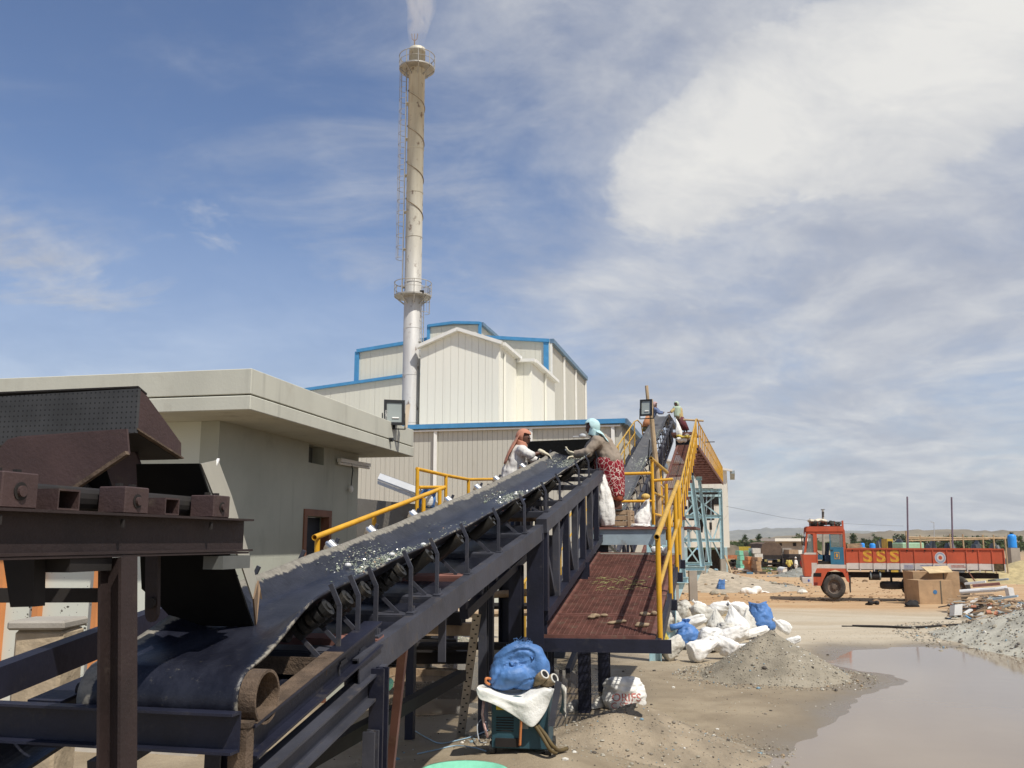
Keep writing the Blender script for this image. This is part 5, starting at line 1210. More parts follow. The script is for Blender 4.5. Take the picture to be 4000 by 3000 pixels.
bent(2745, 2212, 2699, 1852, 41.5, (2636, 2752, 0), (2689, 2719), 'thick slanting light blue trestle leg on the widest concrete pier', .22)
bent(2773, 2196, 2731, 1872, 54, (2640, 2781, 0), (2735, 2756), 'slender slanting light blue trestle leg behind the widest pier', .19)
MB().ibeam(P(2718, 1869, 54), P(2742, 1869, 54), .2, .2).build('cap_plate', M['teal'], bpy.data.objects['trestle_bent.002'])
tw = thing('trestle_tower', 'light blue braced trestle tower under the far end of the gallery', 'trestle', P(2820, 2183, 62) * 1.0)
YT = 62
zt0, zt1 = P(2820, 1915, YT).z, P(2820, 2183, YT).z
def tp_(u, v, Y=YT): return P(u, v, Y)
MB().ibeam(tp_(2822, 2183), tp_(2814, 1914), .24, .22, .014, .016, up=NV).build('column', M['teal'], tw)
MB().ibeam(tp_(2662, 2225), tp_(2672, 1914), .24, .22, .014, .016, up=NV).build('column', M['teal'], tw)
c_ = tp_(2824, 2183); MB().box((c_.x, YT, (c_.z + drop(c_.x, YT)) / 2 - .05), (.34, .34, c_.z - drop(c_.x, YT) + .1)).build('pier', M['concrete'], tw)
for v in (1916, 2018, 2110): MB().ibeam(tp_(2668, v), tp_(2817, v), .22, .18).build('cross_beam', M['teal'], tw)
MB().bar(tp_(2670, 1936), tp_(2816, 1936), .1, .14).build('cross_beam', M['teal'], tw)
for (ua, va, ub, vb) in ((2690, 1925, 2812, 2016), (2812, 1925, 2690, 2016), (2674, 1925, 2740, 2016), (2740, 1925, 2672, 2016), (2672, 2022, 2738, 2108), (2738, 2022, 2672, 2108), (2740, 2022, 2815, 2180), (2812, 2025, 2785, 2112), (2672, 2112, 2740, 2215), (2745, 2112, 2672, 2200)):
    MB().bar(tp_(ua, va, YT + .15), tp_(ub, vb, YT + .15), .09, .09, up=DV).build('brace', M['teal'], tw)
for u in (2760, 2778): MB().bar(tp_(u, 1938, YT + 2), tp_(u - 2, 2190, YT + 2), .06, .06, up=DV).build('hanger', M['tealg'], tw)
MB().box(tp_(2738, 1970, YT + 3), (1.6, 1.0, 2.2)).build('drop_chute', M['chassis'], tw)
MB().prism([tp_(2728, 2000, YT + 3), tp_(2752, 2000, YT + 3), tp_(2744, 2080, YT + 3), tp_(2736, 2080, YT + 3)], DV * .5).build('chute_spout', M['chassis'], tw)
for u, v in ((2716, 2052), (2772, 2055)):
    MB().bar(tp_(u, v, YT + 2), tp_(u + 8, v, YT + 2), .2, .5).build('bracket_box', M['chassis'], tw)
# bamboo strut by the tower
o = MB().cyl(P(2832, 2172, 58), P(2862, 2250, 56), .06, n=8).build('timber_strut', M['bamboo'], org=P(2862, 2250, 56)); tag(o, 'tan timber strut leaning on the right column of the trestle tower', 'strut')

# ------------------------------------------------------------------ people
def msk(name, c1_, c2_, kind):
    m = bpy.data.materials.new(name); m.use_nodes = True; t = NT(m.node_tree); tc = t.add('ShaderNodeTexCoord').outputs['Object']
    if kind == 'flower':
        wv = t.vmath('ADD', tc, t.vmath('SCALE', t.add('ShaderNodeTexNoise', {'Vector': tc, 'Scale': 9.0}).outputs[1], scale=.05))
        e = t.add('ShaderNodeTexVoronoi', {'Vector': wv, 'Scale': 15.0}, feature='DISTANCE_TO_EDGE').outputs['Distance']
        f1 = t.add('ShaderNodeTexVoronoi', {'Vector': wv, 'Scale': 15.0}).outputs['Distance']
        f = t.math('MAXIMUM', t.sstep(e, .038, .02), t.math('MULTIPLY', t.sstep(f1, .13, .11), t.sstep(f1, .06, .08)))
        nz = t.noise(tc, 2.2, 3); f = t.math('MULTIPLY', f, t.sstep(nz, .22, .30))
    elif kind == 'weave':
        f = t.math('MULTIPLY', t.sstep(t.noise(t.vmath('MULTIPLY', tc, (30, 30, 6)), 1, 4), .45, .65), .8)
    else: f = t.noise(tc, 7, 5)
    col_ = t.mix(f, c1_, c2_); nb = t.noise(t.vmath('MULTIPLY', tc, (1, 1, .5)), 22, 3, .5)
    bp = t.add('ShaderNodeBump', {'Height': nb, 'Strength': .35, 'Distance': .02})
    t.add('ShaderNodeOutputMaterial', {'Surface': t.add('ShaderNodeBsdfPrincipled', {'Base Color': col_, 'Roughness': .85, 'Normal': bp.outputs[0], 'Specular IOR Level': .2}).outputs[0]})
    return m
CL = dict(salmon=msk('salmon scarf cloth', (.46, .19, .125), (.56, .28, .19), 'plain'), aqua=msk('pale aqua scarf cloth', (.40, .60, .62), (.52, .70, .70), 'plain'),
          whitesh=msk('checked white shirt cloth', (.68, .66, .62), (.50, .48, .47), 'weave'), taupe=msk('taupe shirt cloth', (.25, .205, .16), (.34, .28, .225), 'plain'),
          flower=msk('crimson skirt with white flowers', (.24, .018, .028), (.72, .62, .55), 'flower'), hem=msk('rust hem cloth', (.30, .07, .04), (.22, .06, .03), 'plain'),
          pgreen=msk('pale green scarf cloth', (.36, .45, .34), (.46, .55, .44), 'plain'), ochre=msk('ochre shirt cloth', (.38, .29, .13), (.48, .38, .19), 'plain'),
          dred=msk('dark red skirt cloth', (.20, .02, .025), (.05, .05, .06), 'plain'), pink=msk('faded pink scarf cloth', (.46, .30, .29), (.52, .38, .36), 'plain'),
          bluec=msk('slate blue cloth', (.10, .14, .26), (.16, .20, .32), 'plain'), orangec=msk('orange skirt cloth', (.55, .22, .10), (.48, .25, .13), 'plain'),
          olive=msk('olive cloth', (.10, .10, .05), (.15, .14, .07), 'plain'), yel=msk('yellow shirt cloth', (.65, .55, .16), (.58, .47, .12), 'plain'),
          wht=msk('white cotton cloth', (.75, .75, .72), (.68, .68, .66), 'plain'), dark=msk('dark trousers cloth', (.03, .03, .04), (.05, .05, .06), 'plain'), red=msk('red shirt cloth', (.4, .05, .05), (.5, .09, .07), 'plain'))
def head_parts(body, H, f, u, k=1.0):
    """skull, jaw, nose, brow, ears added to the body capsules"""
    s = f.cross(u).normalized(); q = Matrix((s, f, u)).transposed()
    body.ball(H, (.073 * k, .092 * k, .108 * k), 14, 10, q); body.ball(H + f * .028 * k - u * .055 * k, (.052 * k, .062 * k, .062 * k), 12, 8, q)
    body.capsule(H + f * .086 * k + u * .012 * k, H + f * .106 * k - u * .018 * k, .010 * k, .015 * k, 8)
    body.ball(H + f * .080 * k - u * .052 * k, (.026 * k, .016 * k, .010 * k), 8, 6, q); body.ball(H + f * .078 * k + u * .034 * k, (.05 * k, .016 * k, .010 * k), 8, 6, q)
    return s, q
def face_details(root, H, f, u, s, k=1.0):
    for sg in (1, -1):
        MB().ball(H + f * .084 * k + u * .014 * k + s * (.031 * sg * k), .0115 * k, 8, 6).build('eye', M['eye'], root, smooth=True)
    MB().ball(H + f * .0955 * k - u * .053 * k, (.022 * k, .006, .0045 * k), 8, 6, Matrix((s, f, u)).transposed()).build('mouth', mat('dark lips', (.07, .025, .022), .5), root, smooth=True)
def scarf_shell(mb, H, f, u, s, k, open_=.52, brow=.42):
    """head cloth: a shell over the skull that leaves the face free"""
    n, m = 26, 20; q = Matrix((s, f, u)).transposed(); c = H - f * .012 * k + u * .006 * k; k0 = len(mb.v); keep = {}
    for j in range(m + 1):
        a = math.pi * j / m
        for i in range(n):
            b = 2 * math.pi * i / n; d = Vector((math.sin(a) * math.cos(b), math.sin(a) * math.sin(b), math.cos(a)))
            r = 1 + .05 * mn.noise(d * 3 + H) + .03 * math.sin(b * 6 + a * 5) * math.sin(a)
            low_ = max(0, -d.z); rad = Vector((.094 * k * (1 - .25 * low_), .112 * k * (1 - .28 * low_), .124 * k))
            mb.v.append(c + q @ Vector((d.x * rad.x * r, d.y * rad.y * r, d.z * rad.z * r))); keep[(j, i)] = not (d.y > open_ and -.75 < d.z < brow)
    for j in range(m):
        for i in range(n):
            i2 = (i + 1) % n
            if keep[(j, i)] and keep[(j, i2)] and keep[(j + 1, i)] and keep[(j + 1, i2)]:
                mb.f.append((k0 + j * n + i, k0 + j * n + i2, k0 + (j + 1) * n + i2, k0 + (j + 1) * n + i))
def cloth(mb, name, m, root, th=.01, sub=1):
    o = mb.build(name, m, root, smooth=True); md = o.modifiers.new('t', 'SOLIDIFY'); md.thickness = th; md.offset = 0
    if sub: o.modifiers.new('s', 'SUBSURF').levels = sub; o.modifiers['s'].render_levels = sub
    return o
def loft(mb, rings, n=30, folds=7, fa=.05, seed=0):
    """cloth tube through (centre, rx, ry, fold amount) rings, x across view"""
    rows = []
    for j, (c, rx, ry, fo) in enumerate(rings):
        r = []
        for i in range(n + 1):
            a = 2 * math.pi * (i % n) / n; w_ = 1 + fo * (math.sin(folds * a + seed + j * .25) * .6 + math.sin((folds * 2 - 3) * a + seed * 2) * .4) + .04 * mn.noise(Vector((math.cos(a) * 2, math.sin(a) * 2, j * .7 + seed)))
            r.append(Vector(c) + Vector((rx * w_ * math.cos(a), ry * w_ * math.sin(a), .012 * math.sin(a * 3 + j))))
        rows.append(r)
    mb.grid(rows); return mb
def hand(root, wr, pd, nrm, curl, m, size=1.0, name='glove', thumb=1, voxel=.0055):
    """palm plus five separate unequal fingers and a side thumb; pd points along the fingers, nrm out of the palm"""
    pd = pd.normalized(); sd_ = pd.cross(nrm).normalized(); nr = sd_.cross(pd).normalized(); L = .085 * size; mb = MB()
    q = Matrix((sd_, pd, nr)).transposed(); pc_ = wr + pd * (L * .55)
    mb.ball(pc_, (.042 * size, .052 * size, .019 * size), 12, 8, q); mb.capsule(wr - pd * .03 * size, wr + pd * .02, .030 * size, .028 * size)
    for i, (o_, ln) in enumerate(((-.030, .062), (-.010, .074), (.011, .070), (.030, .055))):
        p_ = wr + pd * (L * .92) + sd_ * (o_ * size); d_ = (pd + sd_ * o_ * 4).normalized(); ln *= size; ang = curl * (1 + .12 * i)
        for k_, fr in enumerate((.45, .32, .23)):
            d_ = (d_ * math.cos(ang) + nr * math.sin(ang)).normalized(); nr_ = (nr - d_ * nr.dot(d_)).normalized()
            e_ = p_ + d_ * (ln * fr); mb.capsule(p_, e_, .0105 * size, .0095 * size, 8); p_ = e_
            d_ = (d_ + nr_ * .0).normalized()
    p_ = wr + pd * (L * .30) + sd_ * (-.034 * thumb * size); d_ = (pd * .75 - sd_ * thumb * .75 + nr * .35).normalized()
    for fr in (.040, .030): e_ = p_ + d_ * (fr * size); mb.capsule(p_, e_, .0125 * size, .0115 * size, 8); p_ = e_; d_ = (d_ + pd * .5 + nr * .4).normalized()
    return remesh(mb, name, m, root, voxel * size, 3)
def person_body(root, J, k=1.0, slim=1.0, voxel=.014, face=True, f=Vector((1, 0, 0)), u=UP):
    b = MB(); H = J['head']; s, q = head_parts(b, H, f, u, k); b.capsule(H - u * .07 * k - f * .015 * k, J['neck'], .048 * k, .055 * k)
    r = lambda x: x * k * slim
    b.capsule(J['neck'], J['chest'], r(.085), r(.125)); b.capsule(J['chest'], J['hip'], r(.125), r(.135))
    for S in 'LR':
        b.capsule(J['chest'], J['sh' + S], r(.10), r(.060)); b.capsule(J['sh' + S], J['el' + S], r(.052), r(.040)); b.capsule(J['el' + S], J['wr' + S], r(.039), r(.027))
        b.capsule(J['hip'], J['hp' + S], r(.12), r(.095)); b.capsule(J['hp' + S], J['kn' + S], r(.085), r(.058)); b.capsule(J['kn' + S], J['an' + S], r(.056), r(.036))
        b.capsule(J['an' + S] + UP * -.02, J['to' + S], r(.036), r(.028))
        if 'ha' + S in J: b.capsule(J['wr' + S], J['ha' + S], r(.028), r(.034))
    return remesh(b, 'body', M['skin'], root, voxel, 5), s
def shirt_mesh(root, J, m, k=1.0, cuffL=1.0, cuffR=1.0, voxel=.014, bulk=1.14, name='shirt', hipd=0.1):
    b = MB(); r = lambda x: x * k * bulk
    b.capsule(J['neck'] - (J['neck'] - J['chest']) * .35, J['chest'], r(.09), r(.135)); b.capsule(J['chest'], J['hip'], r(.135), r(.15))
    if 'tail' in J: b.capsule(J['hip'], J['tail'], r(.15), r(.15))
    for S, cf in (('L', cuffL), ('R', cuffR)):
        b.capsule(J['chest'], J['sh' + S], r(.105), r(.072)); e = J['el' + S]; b.capsule(J['sh' + S], e, r(.066), r(.056))
        if cf > 0: w_ = e + (J['wr' + S] - e) * cf; b.cyl(e, w_, r(.056), r(.048)); b.ball(e, r(.056)); b.ball(w_, r(.049))
    o = remesh(b, name, m, root, voxel, 5)
    me = o.data
    for v in me.vertices:
        p_ = v.co + ORG[o.name]; v.co += v.normal * ((mn.noise(p_ * 9) * .016 + mn.noise(p_ * 22) * .007 - .012 * max(0, .25 - abs(mn.noise(p_ * 6 + Vector((3, 9, 1)))))) * k)
    return o
# --- worker on the right, leaning over the belt
def Q(u, v, Y): return P(u, v, Y)
Yr = 14.0
J = dict(head=Q(2312, 1671, Yr), neck=Q(2330, 1703, Yr), chest=Q(2352, 1738, Yr), hip=Q(2382, 1800, Yr), tail=Q(2378, 1812, Yr),
         shL=Q(2330, 1722, Yr - .19), elL=Q(2298, 1768, Yr - .24), wrL=Q(2247, 1774, Yr - .16), shR=Q(2322, 1722, Yr + .19), elR=Q(2285, 1775, Yr + .22), wrR=Q(2243, 1787, Yr + .1),
         hpL=Q(2388, 1815, Yr - .09), hpR=Q(2386, 1815, Yr + .09), knL=Q(2403, 1895, Yr - .08), knR=Q(2388, 1900, Yr + .1), anL=Q(2421, 1980, Yr - .06), anR=Q(2402, 1978, Yr + .12), toL=Q(2400, 1988, Yr - .07), toR=Q(2382, 1986, Yr + .12))
wr_ = thing('person', 'woman worker in aqua headscarf, taupe shirt and crimson flowered skirt standing on the crate', 'person', (J['anL'].x, J['anL'].y, 3.1))
f_ = Vector((-.93, -.12, -.30)).normalized(); u_ = Vector((-.28, 0, .95)); u_ = (u_ - f_ * u_.dot(f_)).normalized()
bd_, s_ = person_body(wr_, J, 1.0, 1.06, f=f_, u=u_); face_details(wr_, J['head'], f_, u_, s_)
shirt_mesh(wr_, J, CL['taupe'], 1.06, .92, .92, bulk=1.2)
mb = MB(); scarf_shell(mb, J['head'], f_, u_, s_, 1.08, .50, .50)
rows = []
for i in range(7):
    fr = i / 6; a = Q(2326, 1690, Yr); b_ = Q(2382, 1727, Yr); c_ = a + (b_ - a) * fr; wd = .10 + .05 * math.sin(fr * 3)
    rows.append([c_ + Vector((.02 * math.sin(t_ * 7 + i), t_ * wd * 1.25, .075 - .035 * abs(t_) * 2 - .05 * fr * fr + .012 * math.sin(t_ * 9 + i * 2))) for t_ in [-1 + q / 4 for q in range(9)]])
mb.grid(rows)
rows = [[J['neck'] + Vector((-.02, 0, .02)) + q_ for q_ in [Vector((.105 * math.cos(a), .105 * math.sin(a), z_ - .05 * math.cos(a)))
        for a in [2 * math.pi * i / 16 for i in range(17)]]] for z_ in (.07, .03, -.02, -.05)]
mb.grid(rows); cloth(mb, 'headscarf', CL['aqua'], wr_, .012)
mb = MB(); loft(mb, [(Q(2372, 1788, Yr), .205, .17, .01), (Q(2378, 1812, Yr), .225, .19, .03), (Q(2382, 1850, Yr), .215, .185, .06), (Q(2392, 1885, Yr), .18, .175, .09), (Q(2403, 1915, Yr), .135, .165, .11), (Q(2408, 1940, Yr), .11, .16, .12)], folds=8, seed=2)
cloth(mb, 'skirt', CL['flower'], wr_, .008)
mb = MB(); loft(mb, [(Q(2407, 1928, Yr), .10, .15, .06), (Q(2409, 1948, Yr), .095, .145, .08), (Q(2410, 1957, Yr), .092, .14, .1)], folds=6, seed=1); cloth(mb, 'petticoat', CL['hem'], wr_, .006, 0)
hand(wr_, J['wrL'], Q(2217, 1765, Yr - .16) - J['wrL'], Vector((-.1, .25, .9)), .42, M['glove'], 1.25, thumb=-1)
hand(wr_, J['wrR'], Q(2215, 1790, Yr + .06) - J['wrR'], Vector((.1, -.35, -.8)), .45, M['glove'], 1.25, thumb=1)
MB().ball(Q(2212, 1757, Yr - .17), (.02, .016, .014)).build('held_glass', M['plasticw'], wr_)
for S in 'LR': MB().ball(J['to' + S] + Vector((.04, 0, -.02)), (.10, .042, .022), 12, 6).build('sandal', M['rubber'], wr_, smooth=True)
# --- worker on the left, reaching across
Yl = 13.75
J = dict(head=Q(2047, 1711, Yl), neck=Q(2036, 1744, Yl), chest=Q(2026, 1775, Yl), hip=Q(2003, 1850, Yl), tail=Q(2000, 1875, Yl),
         shR=Q(2040, 1758, Yl - .17), elR=Q(2072, 1779, Yl - .24), wrR=Q(2118, 1766, Yl - .2), shL=Q(2042, 1760, Yl + .18), elL=Q(2080, 1795, Yl + .22), wrL=Q(2110, 1800, Yl + .2),
         hpR=Q(2000, 1870, Yl - .09), hpL=Q(2000, 1870, Yl + .09), knR=Q(2004, 1960, Yl - .09), knL=Q(2000, 1960, Yl + .09), anR=Q(1998, 2048, Yl - .09), anL=Q(1996, 2046, Yl + .1), toR=Q(2020, 2060, Yl - .1), toL=Q(2018, 2058, Yl + .1), haL=Q(2122, 1803, Yl + .2))
wl_ = thing('person', 'woman worker in salmon headscarf and white shirt reaching across the belt from the left', 'person', (J['anR'].x, J['anR'].y, 2.85))
f_ = Vector((.90, -.30, -.22)).normalized(); u_ = Vector((.15, 0, .98)); u_ = (u_ - f_ * u_.dot(f_)).normalized()
bd_, s_ = person_body(wl_, J, .98, .96, f=f_, u=u_); face_details(wl_, J['head'], f_, u_, s_)
shirt_mesh(wl_, J, CL['whitesh'], .98, .35, .15, bulk=1.18)
mb = MB(); scarf_shell(mb, J['head'], f_, u_, s_, 1.06, .42, .36)
rows = []
for i in range(9):
    fr = i / 8; a = Q(2032, 1700, Yl); b_ = Q(1984, 1812, Yl - .02); c_ = a + (b_ - a) * fr + Vector((-.018 * math.sin(fr * 3.1) + .03 * (1 - fr), 0, 0))
    rows.append([c_ + Vector((-.02 - .045 * math.cos(t_ * 1.5) + .012 * math.sin(t_ * 8 + i), t_ * (.12 + .05 * fr), .01 * math.sin(t_ * 6))) for t_ in [-1 + q / 4 for q in range(9)]])
mb.grid(rows)
rows = [[J['neck'] + Vector((.0, 0, .02)) + Vector((.088 * math.cos(a), .09 * math.sin(a), z_ - .03 * math.cos(a))) for a in [2 * math.pi * i / 16 for i in range(17)]] for z_ in (.06, .02, -.03)]
mb.grid(rows); cloth(mb, 'headscarf', CL['salmon'], wl_, .012)
mb = MB(); loft(mb, [(Q(2002, 1868, Yl), .17, .15, .01), (Q(2003, 1930, Yl), .19, .17, .05), (Q(2003, 2000, Yl), .20, .19, .09), (Q(2003, 2035, Yl), .21, .2, .1)], folds=9, seed=5); cloth(mb, 'skirt', CL['bluec'], wl_, .008, 0)
hand(wl_, J['wrR'], Q(2150, 1780, Yl - .18) - J['wrR'], Vector((-.35, .1, -.9)), .34, M['glove'], 1.2, thumb=-1)
hand(wl_, J['wrL'], Q(2135, 1812, Yl + .2) - J['wrL'], Vector((-.3, -.1, -.9)), .34, M['glove'], 1.1, thumb=1)
# --- far pair at the crest of the long conveyor
Yf = 40.6
J = dict(head=Q(2642, 1580, Yf), neck=Q(2644, 1593, Yf), chest=Q(2648, 1606, Yf), hip=Q(2655, 1632, Yf), shL=Q(2634, 1598, Yf - .1), elL=Q(2623, 1608, Yf - .2), wrL=Q(2612, 1612, Yf - .2), haL=Q(2608, 1611, Yf - .2),
         shR=Q(2659, 1599, Yf + .1), elR=Q(2662, 1617, Yf), wrR=Q(2648, 1627, Yf - .2), haR=Q(2643, 1627, Yf - .22), hpL=Q(2654, 1638, Yf - .1), hpR=Q(2659, 1638, Yf + .1), knL=Q(2665, 1662, Yf - .1), knR=Q(2672, 1662, Yf + .1), anL=Q(2674, 1688, Yf - .1), anR=Q(2684, 1688, Yf + .1), toL=Q(2670, 1692, Yf - .2), toR=Q(2680, 1692, Yf))
f1 = thing('person', 'distant woman in pale green headscarf and ochre shirt right of the belt crest', 'person', (J['anL'].x, J['anL'].y, J['anL'].z))
f_ = Vector((-.75, -.62, -.2)).normalized(); u_ = UP
person_body(f1, J, 1.0, .95, .022, f=f_, u=(UP - f_ * f_.z).normalized()); shirt_mesh(f1, J, CL['ochre'], 1, .1, .1, .022, 1.2)
mb = MB(); scarf_shell(mb, J['head'], f_, (UP - f_ * f_.z).normalized(), f_.cross(UP).normalized(), 1.1, .5, .5)
rows = [[J['neck'] + Vector((-.02 + .17 * x_ * (1 - fr * .2), -.17 - .03 * math.cos(x_ * 3), .05 - fr * .5 + .02 * math.sin(x_ * 9))) for x_ in [-1 + q / 3 for q in range(7)]] for fr in [i / 5 for i in range(6)]]
mb.grid(rows); cloth(mb, 'headscarf', CL['pgreen'], f1, .015, 0)
mb = MB(); loft(mb, [(Q(2656, 1630, Yf), .17, .16, .02), (Q(2664, 1655, Yf), .20, .19, .06), (Q(2674, 1680, Yf), .20, .2, .1)], folds=7, seed=3); cloth(mb, 'skirt', CL['dred'], f1, .01, 0)
Yf = 40.2
J = dict(head=Q(2558, 1582, Yf), neck=Q(2560, 1594, Yf), chest=Q(2556, 1606, Yf), hip=Q(2540, 1628, Yf), shL=Q(2566, 1599, Yf + .15), elL=Q(2578, 1612, Yf + .1), wrL=Q(2590, 1611, Yf), haL=Q(2594, 1610, Yf), shR=Q(2562, 1600, Yf - .15), elR=Q(2576, 1614, Yf - .2), wrR=Q(2588, 1615, Yf - .2), haR=Q(2592, 1616, Yf - .2),
         hpL=Q(2534, 1636, Yf + .1), hpR=Q(2534, 1636, Yf - .1), knL=Q(2530, 1662, Yf + .1), knR=Q(2528, 1662, Yf - .1), anL=Q(2526, 1690, Yf + .1), anR=Q(2524, 1690, Yf - .1), toL=Q(2531, 1693, Yf), toR=Q(2529, 1693, Yf - .2))
f2 = thing('person', 'distant woman in faded pink headscarf half hidden behind the lamp pole', 'person', (J['anL'].x, J['anL'].y, J['anL'].z))
f_ = Vector((.85, -.4, -.3)).normalized(); uu = (UP - f_ * f_.z).normalized()
person_body(f2, J, 1.0, .95, .022, f=f_, u=uu); shirt_mesh(f2, J, CL['bluec'], 1, .8, .8, .022, 1.2)
mb = MB(); scarf_shell(mb, J['head'], f_, uu, f_.cross(uu).normalized(), 1.1, .5, .5); cloth(mb, 'headscarf', CL['pink'], f2, .015, 0)
mb = MB(); loft(mb, [(Q(2540, 1624, Yf), .18, .16, .02), (Q(2531, 1650, Yf), .22, .2, .06), (Q(2527, 1668, Yf), .2, .19, .1)], folds=7, seed=4); cloth(mb, 'skirt', CL['orangec'], f2, .01, 0)
mb = MB(); loft(mb, [(Q(2527, 1664, Yf), .17, .16, .02), (Q(2525, 1686, Yf), .16, .15, .06)], folds=7, seed=4); cloth(mb, 'underskirt', CL['olive'], f2, .01, 0)
# --- men standing far off beside the red truck
def far_person(u, v, Y, top, legs, label, yaw, hgt=1.6, cap=None):
    b_ = P(u, v, Y); b_.z = drop(b_.x, b_.y); k = hgt / 1.65; r = Matrix.Rotation(yaw, 3, 'Z')
    def T(x, y, z): return b_ + r @ Vector((x * k, y * k, z * k))
    J = dict(head=T(0, -.02, 1.53), neck=T(0, 0, 1.38), chest=T(0, 0, 1.2), hip=T(0, 0, .92), shL=T(-.18, 0, 1.33), elL=T(-.26, .02, 1.07), wrL=T(-.2, -.16, .92), haL=T(-.17, -.22, .9), shR=T(.18, 0, 1.33), elR=T(.26, .03, 1.08), wrR=T(.24, -.12, .9), haR=T(.24, -.18, .84),
             hpL=T(-.09, 0, .86), hpR=T(.09, 0, .86), knL=T(-.1, -.02, .48), knR=T(.12, .02, .48), anL=T(-.1, .02, .08), anR=T(.14, .03, .08), toL=T(-.11, -.12, .03), toR=T(.15, -.11, .03))
    p_ = thing('person', label, 'person', b_); person_body(p_, J, k, 1, .03, f=r @ Vector((0, -1, 0)), u=UP); shirt_mesh(p_, J, CL[top], k, .2, .2, .03, 1.22)
    l = MB()
    for S in 'LR': l.capsule(J['hip'], J['hp' + S], .15 * k, .11 * k); l.capsule(J['hp' + S], J['kn' + S], .105 * k, .085 * k); l.capsule(J['kn' + S], J['an' + S], .085 * k, .07 * k)
    remesh(l, 'trousers', CL[legs], p_, .03, 3)
    MB().ball(J['head'] + UP * .03 * k + (r @ Vector((0, .02, 0))), (.085 * k, .105 * k, .10 * k)).build('cap' if cap else 'hair', CL[cap] if cap else M['eye'], p_, smooth=True)
far_person(3085, 2243, 82, 'yel', 'dark', 'man in yellow shirt and dark trousers walking left of the red truck', R(150))
far_person(3111, 2240, 80, 'wht', 'wht', 'man in white clothes and white cap standing left of the red truck', R(60), cap='wht')
far_person(3137, 2238, 84, 'red', 'dark', 'person in red shirt half hidden by the nose of the red truck', R(-60))

# ------------------------------------------------------------------ sacks, machine and clutter near the conveyors
def sack_mb(seed, w_, d_, h_, style='tied', n=46, kf=1.0):
    """filled woven sack standing on its base at the origin: flat bottom corners, slumped belly, gathered neck or open torn mouth"""
    rs = random.Random(seed); prof = {'tied': [(0, .62), (.015, .86), (.10, .98), (.25, 1.04), (.42, 1.0), (.58, .90), (.70, .72), (.79, .45), (.84, .24), (.875, .18), (.93, .27), (1.0, .36)],
        'open': [(0, .62), (.02, .88), (.12, 1.0), (.3, 1.04), (.5, .98), (.68, .90), (.82, .80), (.93, .74), (1.0, .72)], 'flat': [(0, .66), (.03, .92), (.18, 1.03), (.4, 1.05), (.62, 1.0), (.8, .93), (.93, .8), (1.0, .5)],
        'peak': [(0, .62), (.02, .9), (.14, 1.02), (.32, .98), (.5, .80), (.68, .56), (.84, .33), (1.0, .12)]}[style]
    lean = Vector((rs.uniform(-.16, .16), rs.uniform(-.1, .1), 0)); rows = []; ph = rs.random() * 6; sub = 4
    pr = []
    for (a0, b0_), (a1, b1) in zip(prof, prof[1:]):
        for k in range(sub): pr.append((a0 + (a1 - a0) * k / sub, b0_ + (b1 - b0_) * k / sub))
    pr.append(prof[-1])
    for j, (z, r) in enumerate(pr):
        row = []; ex = 2.6 if z < .5 else 2.2; pl = .22 * sst(z, .5, .85) + .03
        for i in range(n):
            a = 2 * math.pi * i / n; ca, sa = math.cos(a), math.sin(a)
            sr = (abs(ca) ** ex + abs(sa) ** ex) ** (-1 / ex)
            q = Vector((ca * 1.6, sa * 1.6, z * 2.4 + seed * 3.1))
            wv = 1 + pl * .5 * math.sin(a * 5 + ph + 2 * mn.noise(q)) * (r if z < .8 else .5) + kf * (.20 * mn.noise(q * .9) + .10 * mn.noise(q * 2.7) + .05 * mn.noise(q * 6)) - .10 * kf * (.35 - min(.35, abs(mn.noise(q * 1.9 + Vector((5, 2, 8)))))) 
            ridge = abs(mn.noise(Vector((ca * 2.4, sa * 2.4, z * 5 + seed)))); wv -= .09 * max(0, .25 - ridge) * 4 * (.3 + z)
            x = w_ / 2 * r * sr * ca * wv; y = d_ / 2 * r * sr * sa * wv
            zz_ = h_ * (z + .035 * math.sin(a * 2 + ph) * sst(z, .4, 1) + .05 * mn.noise(Vector((ca, sa, seed + 9.)))*sst(z,.3,1))
            row.append(Vector((x, y, zz_)) + lean * h_ * z * z)
        row.append(row[0]); rows.append(row)
    mb = MB().grid(rows); k0 = len(mb.v); mb.v.append(Vector((0, 0, .01 * h_))); nn_ = n + 1
    mb.f += [(k0, i + 1, i) for i in range(n)]
    last = (len(rows) - 1) * nn_; k1 = len(mb.v); top = sum((rows[-1][i] for i in range(n)), Vector()) / n
    mb.v.append(top - UP * h_ * (.10 if style in ('tied', 'open') else -.01)); mb.f += [(k1, last + i, last + i + 1) for i in range(n)]
    return mb
def place_sack(name, label, c, seed, w_, d_, h_, style, m, rz=0, tilt=(0, 0), cat='sack', group=None, kf=1.0):
    rot = Matrix.Rotation(rz, 3, 'Z') @ Matrix.Rotation(tilt[0], 3, 'X') @ Matrix.Rotation(tilt[1], 3, 'Y'); c = Vector(c)
    mb = sack_mb(seed, w_, d_, h_, style, kf=kf); vs = [rot @ v for v in mb.v]; zmin = min(v.z for v in vs); ctr = sum(vs, Vector()) / len(vs)
    out = MB(); out.v = [v - Vector((ctr.x, ctr.y, zmin)) + c for v in vs]; out.f = mb.f
    o = out.build(name, M[m], smooth=True, org=c); tag(o, label, cat, group); return o
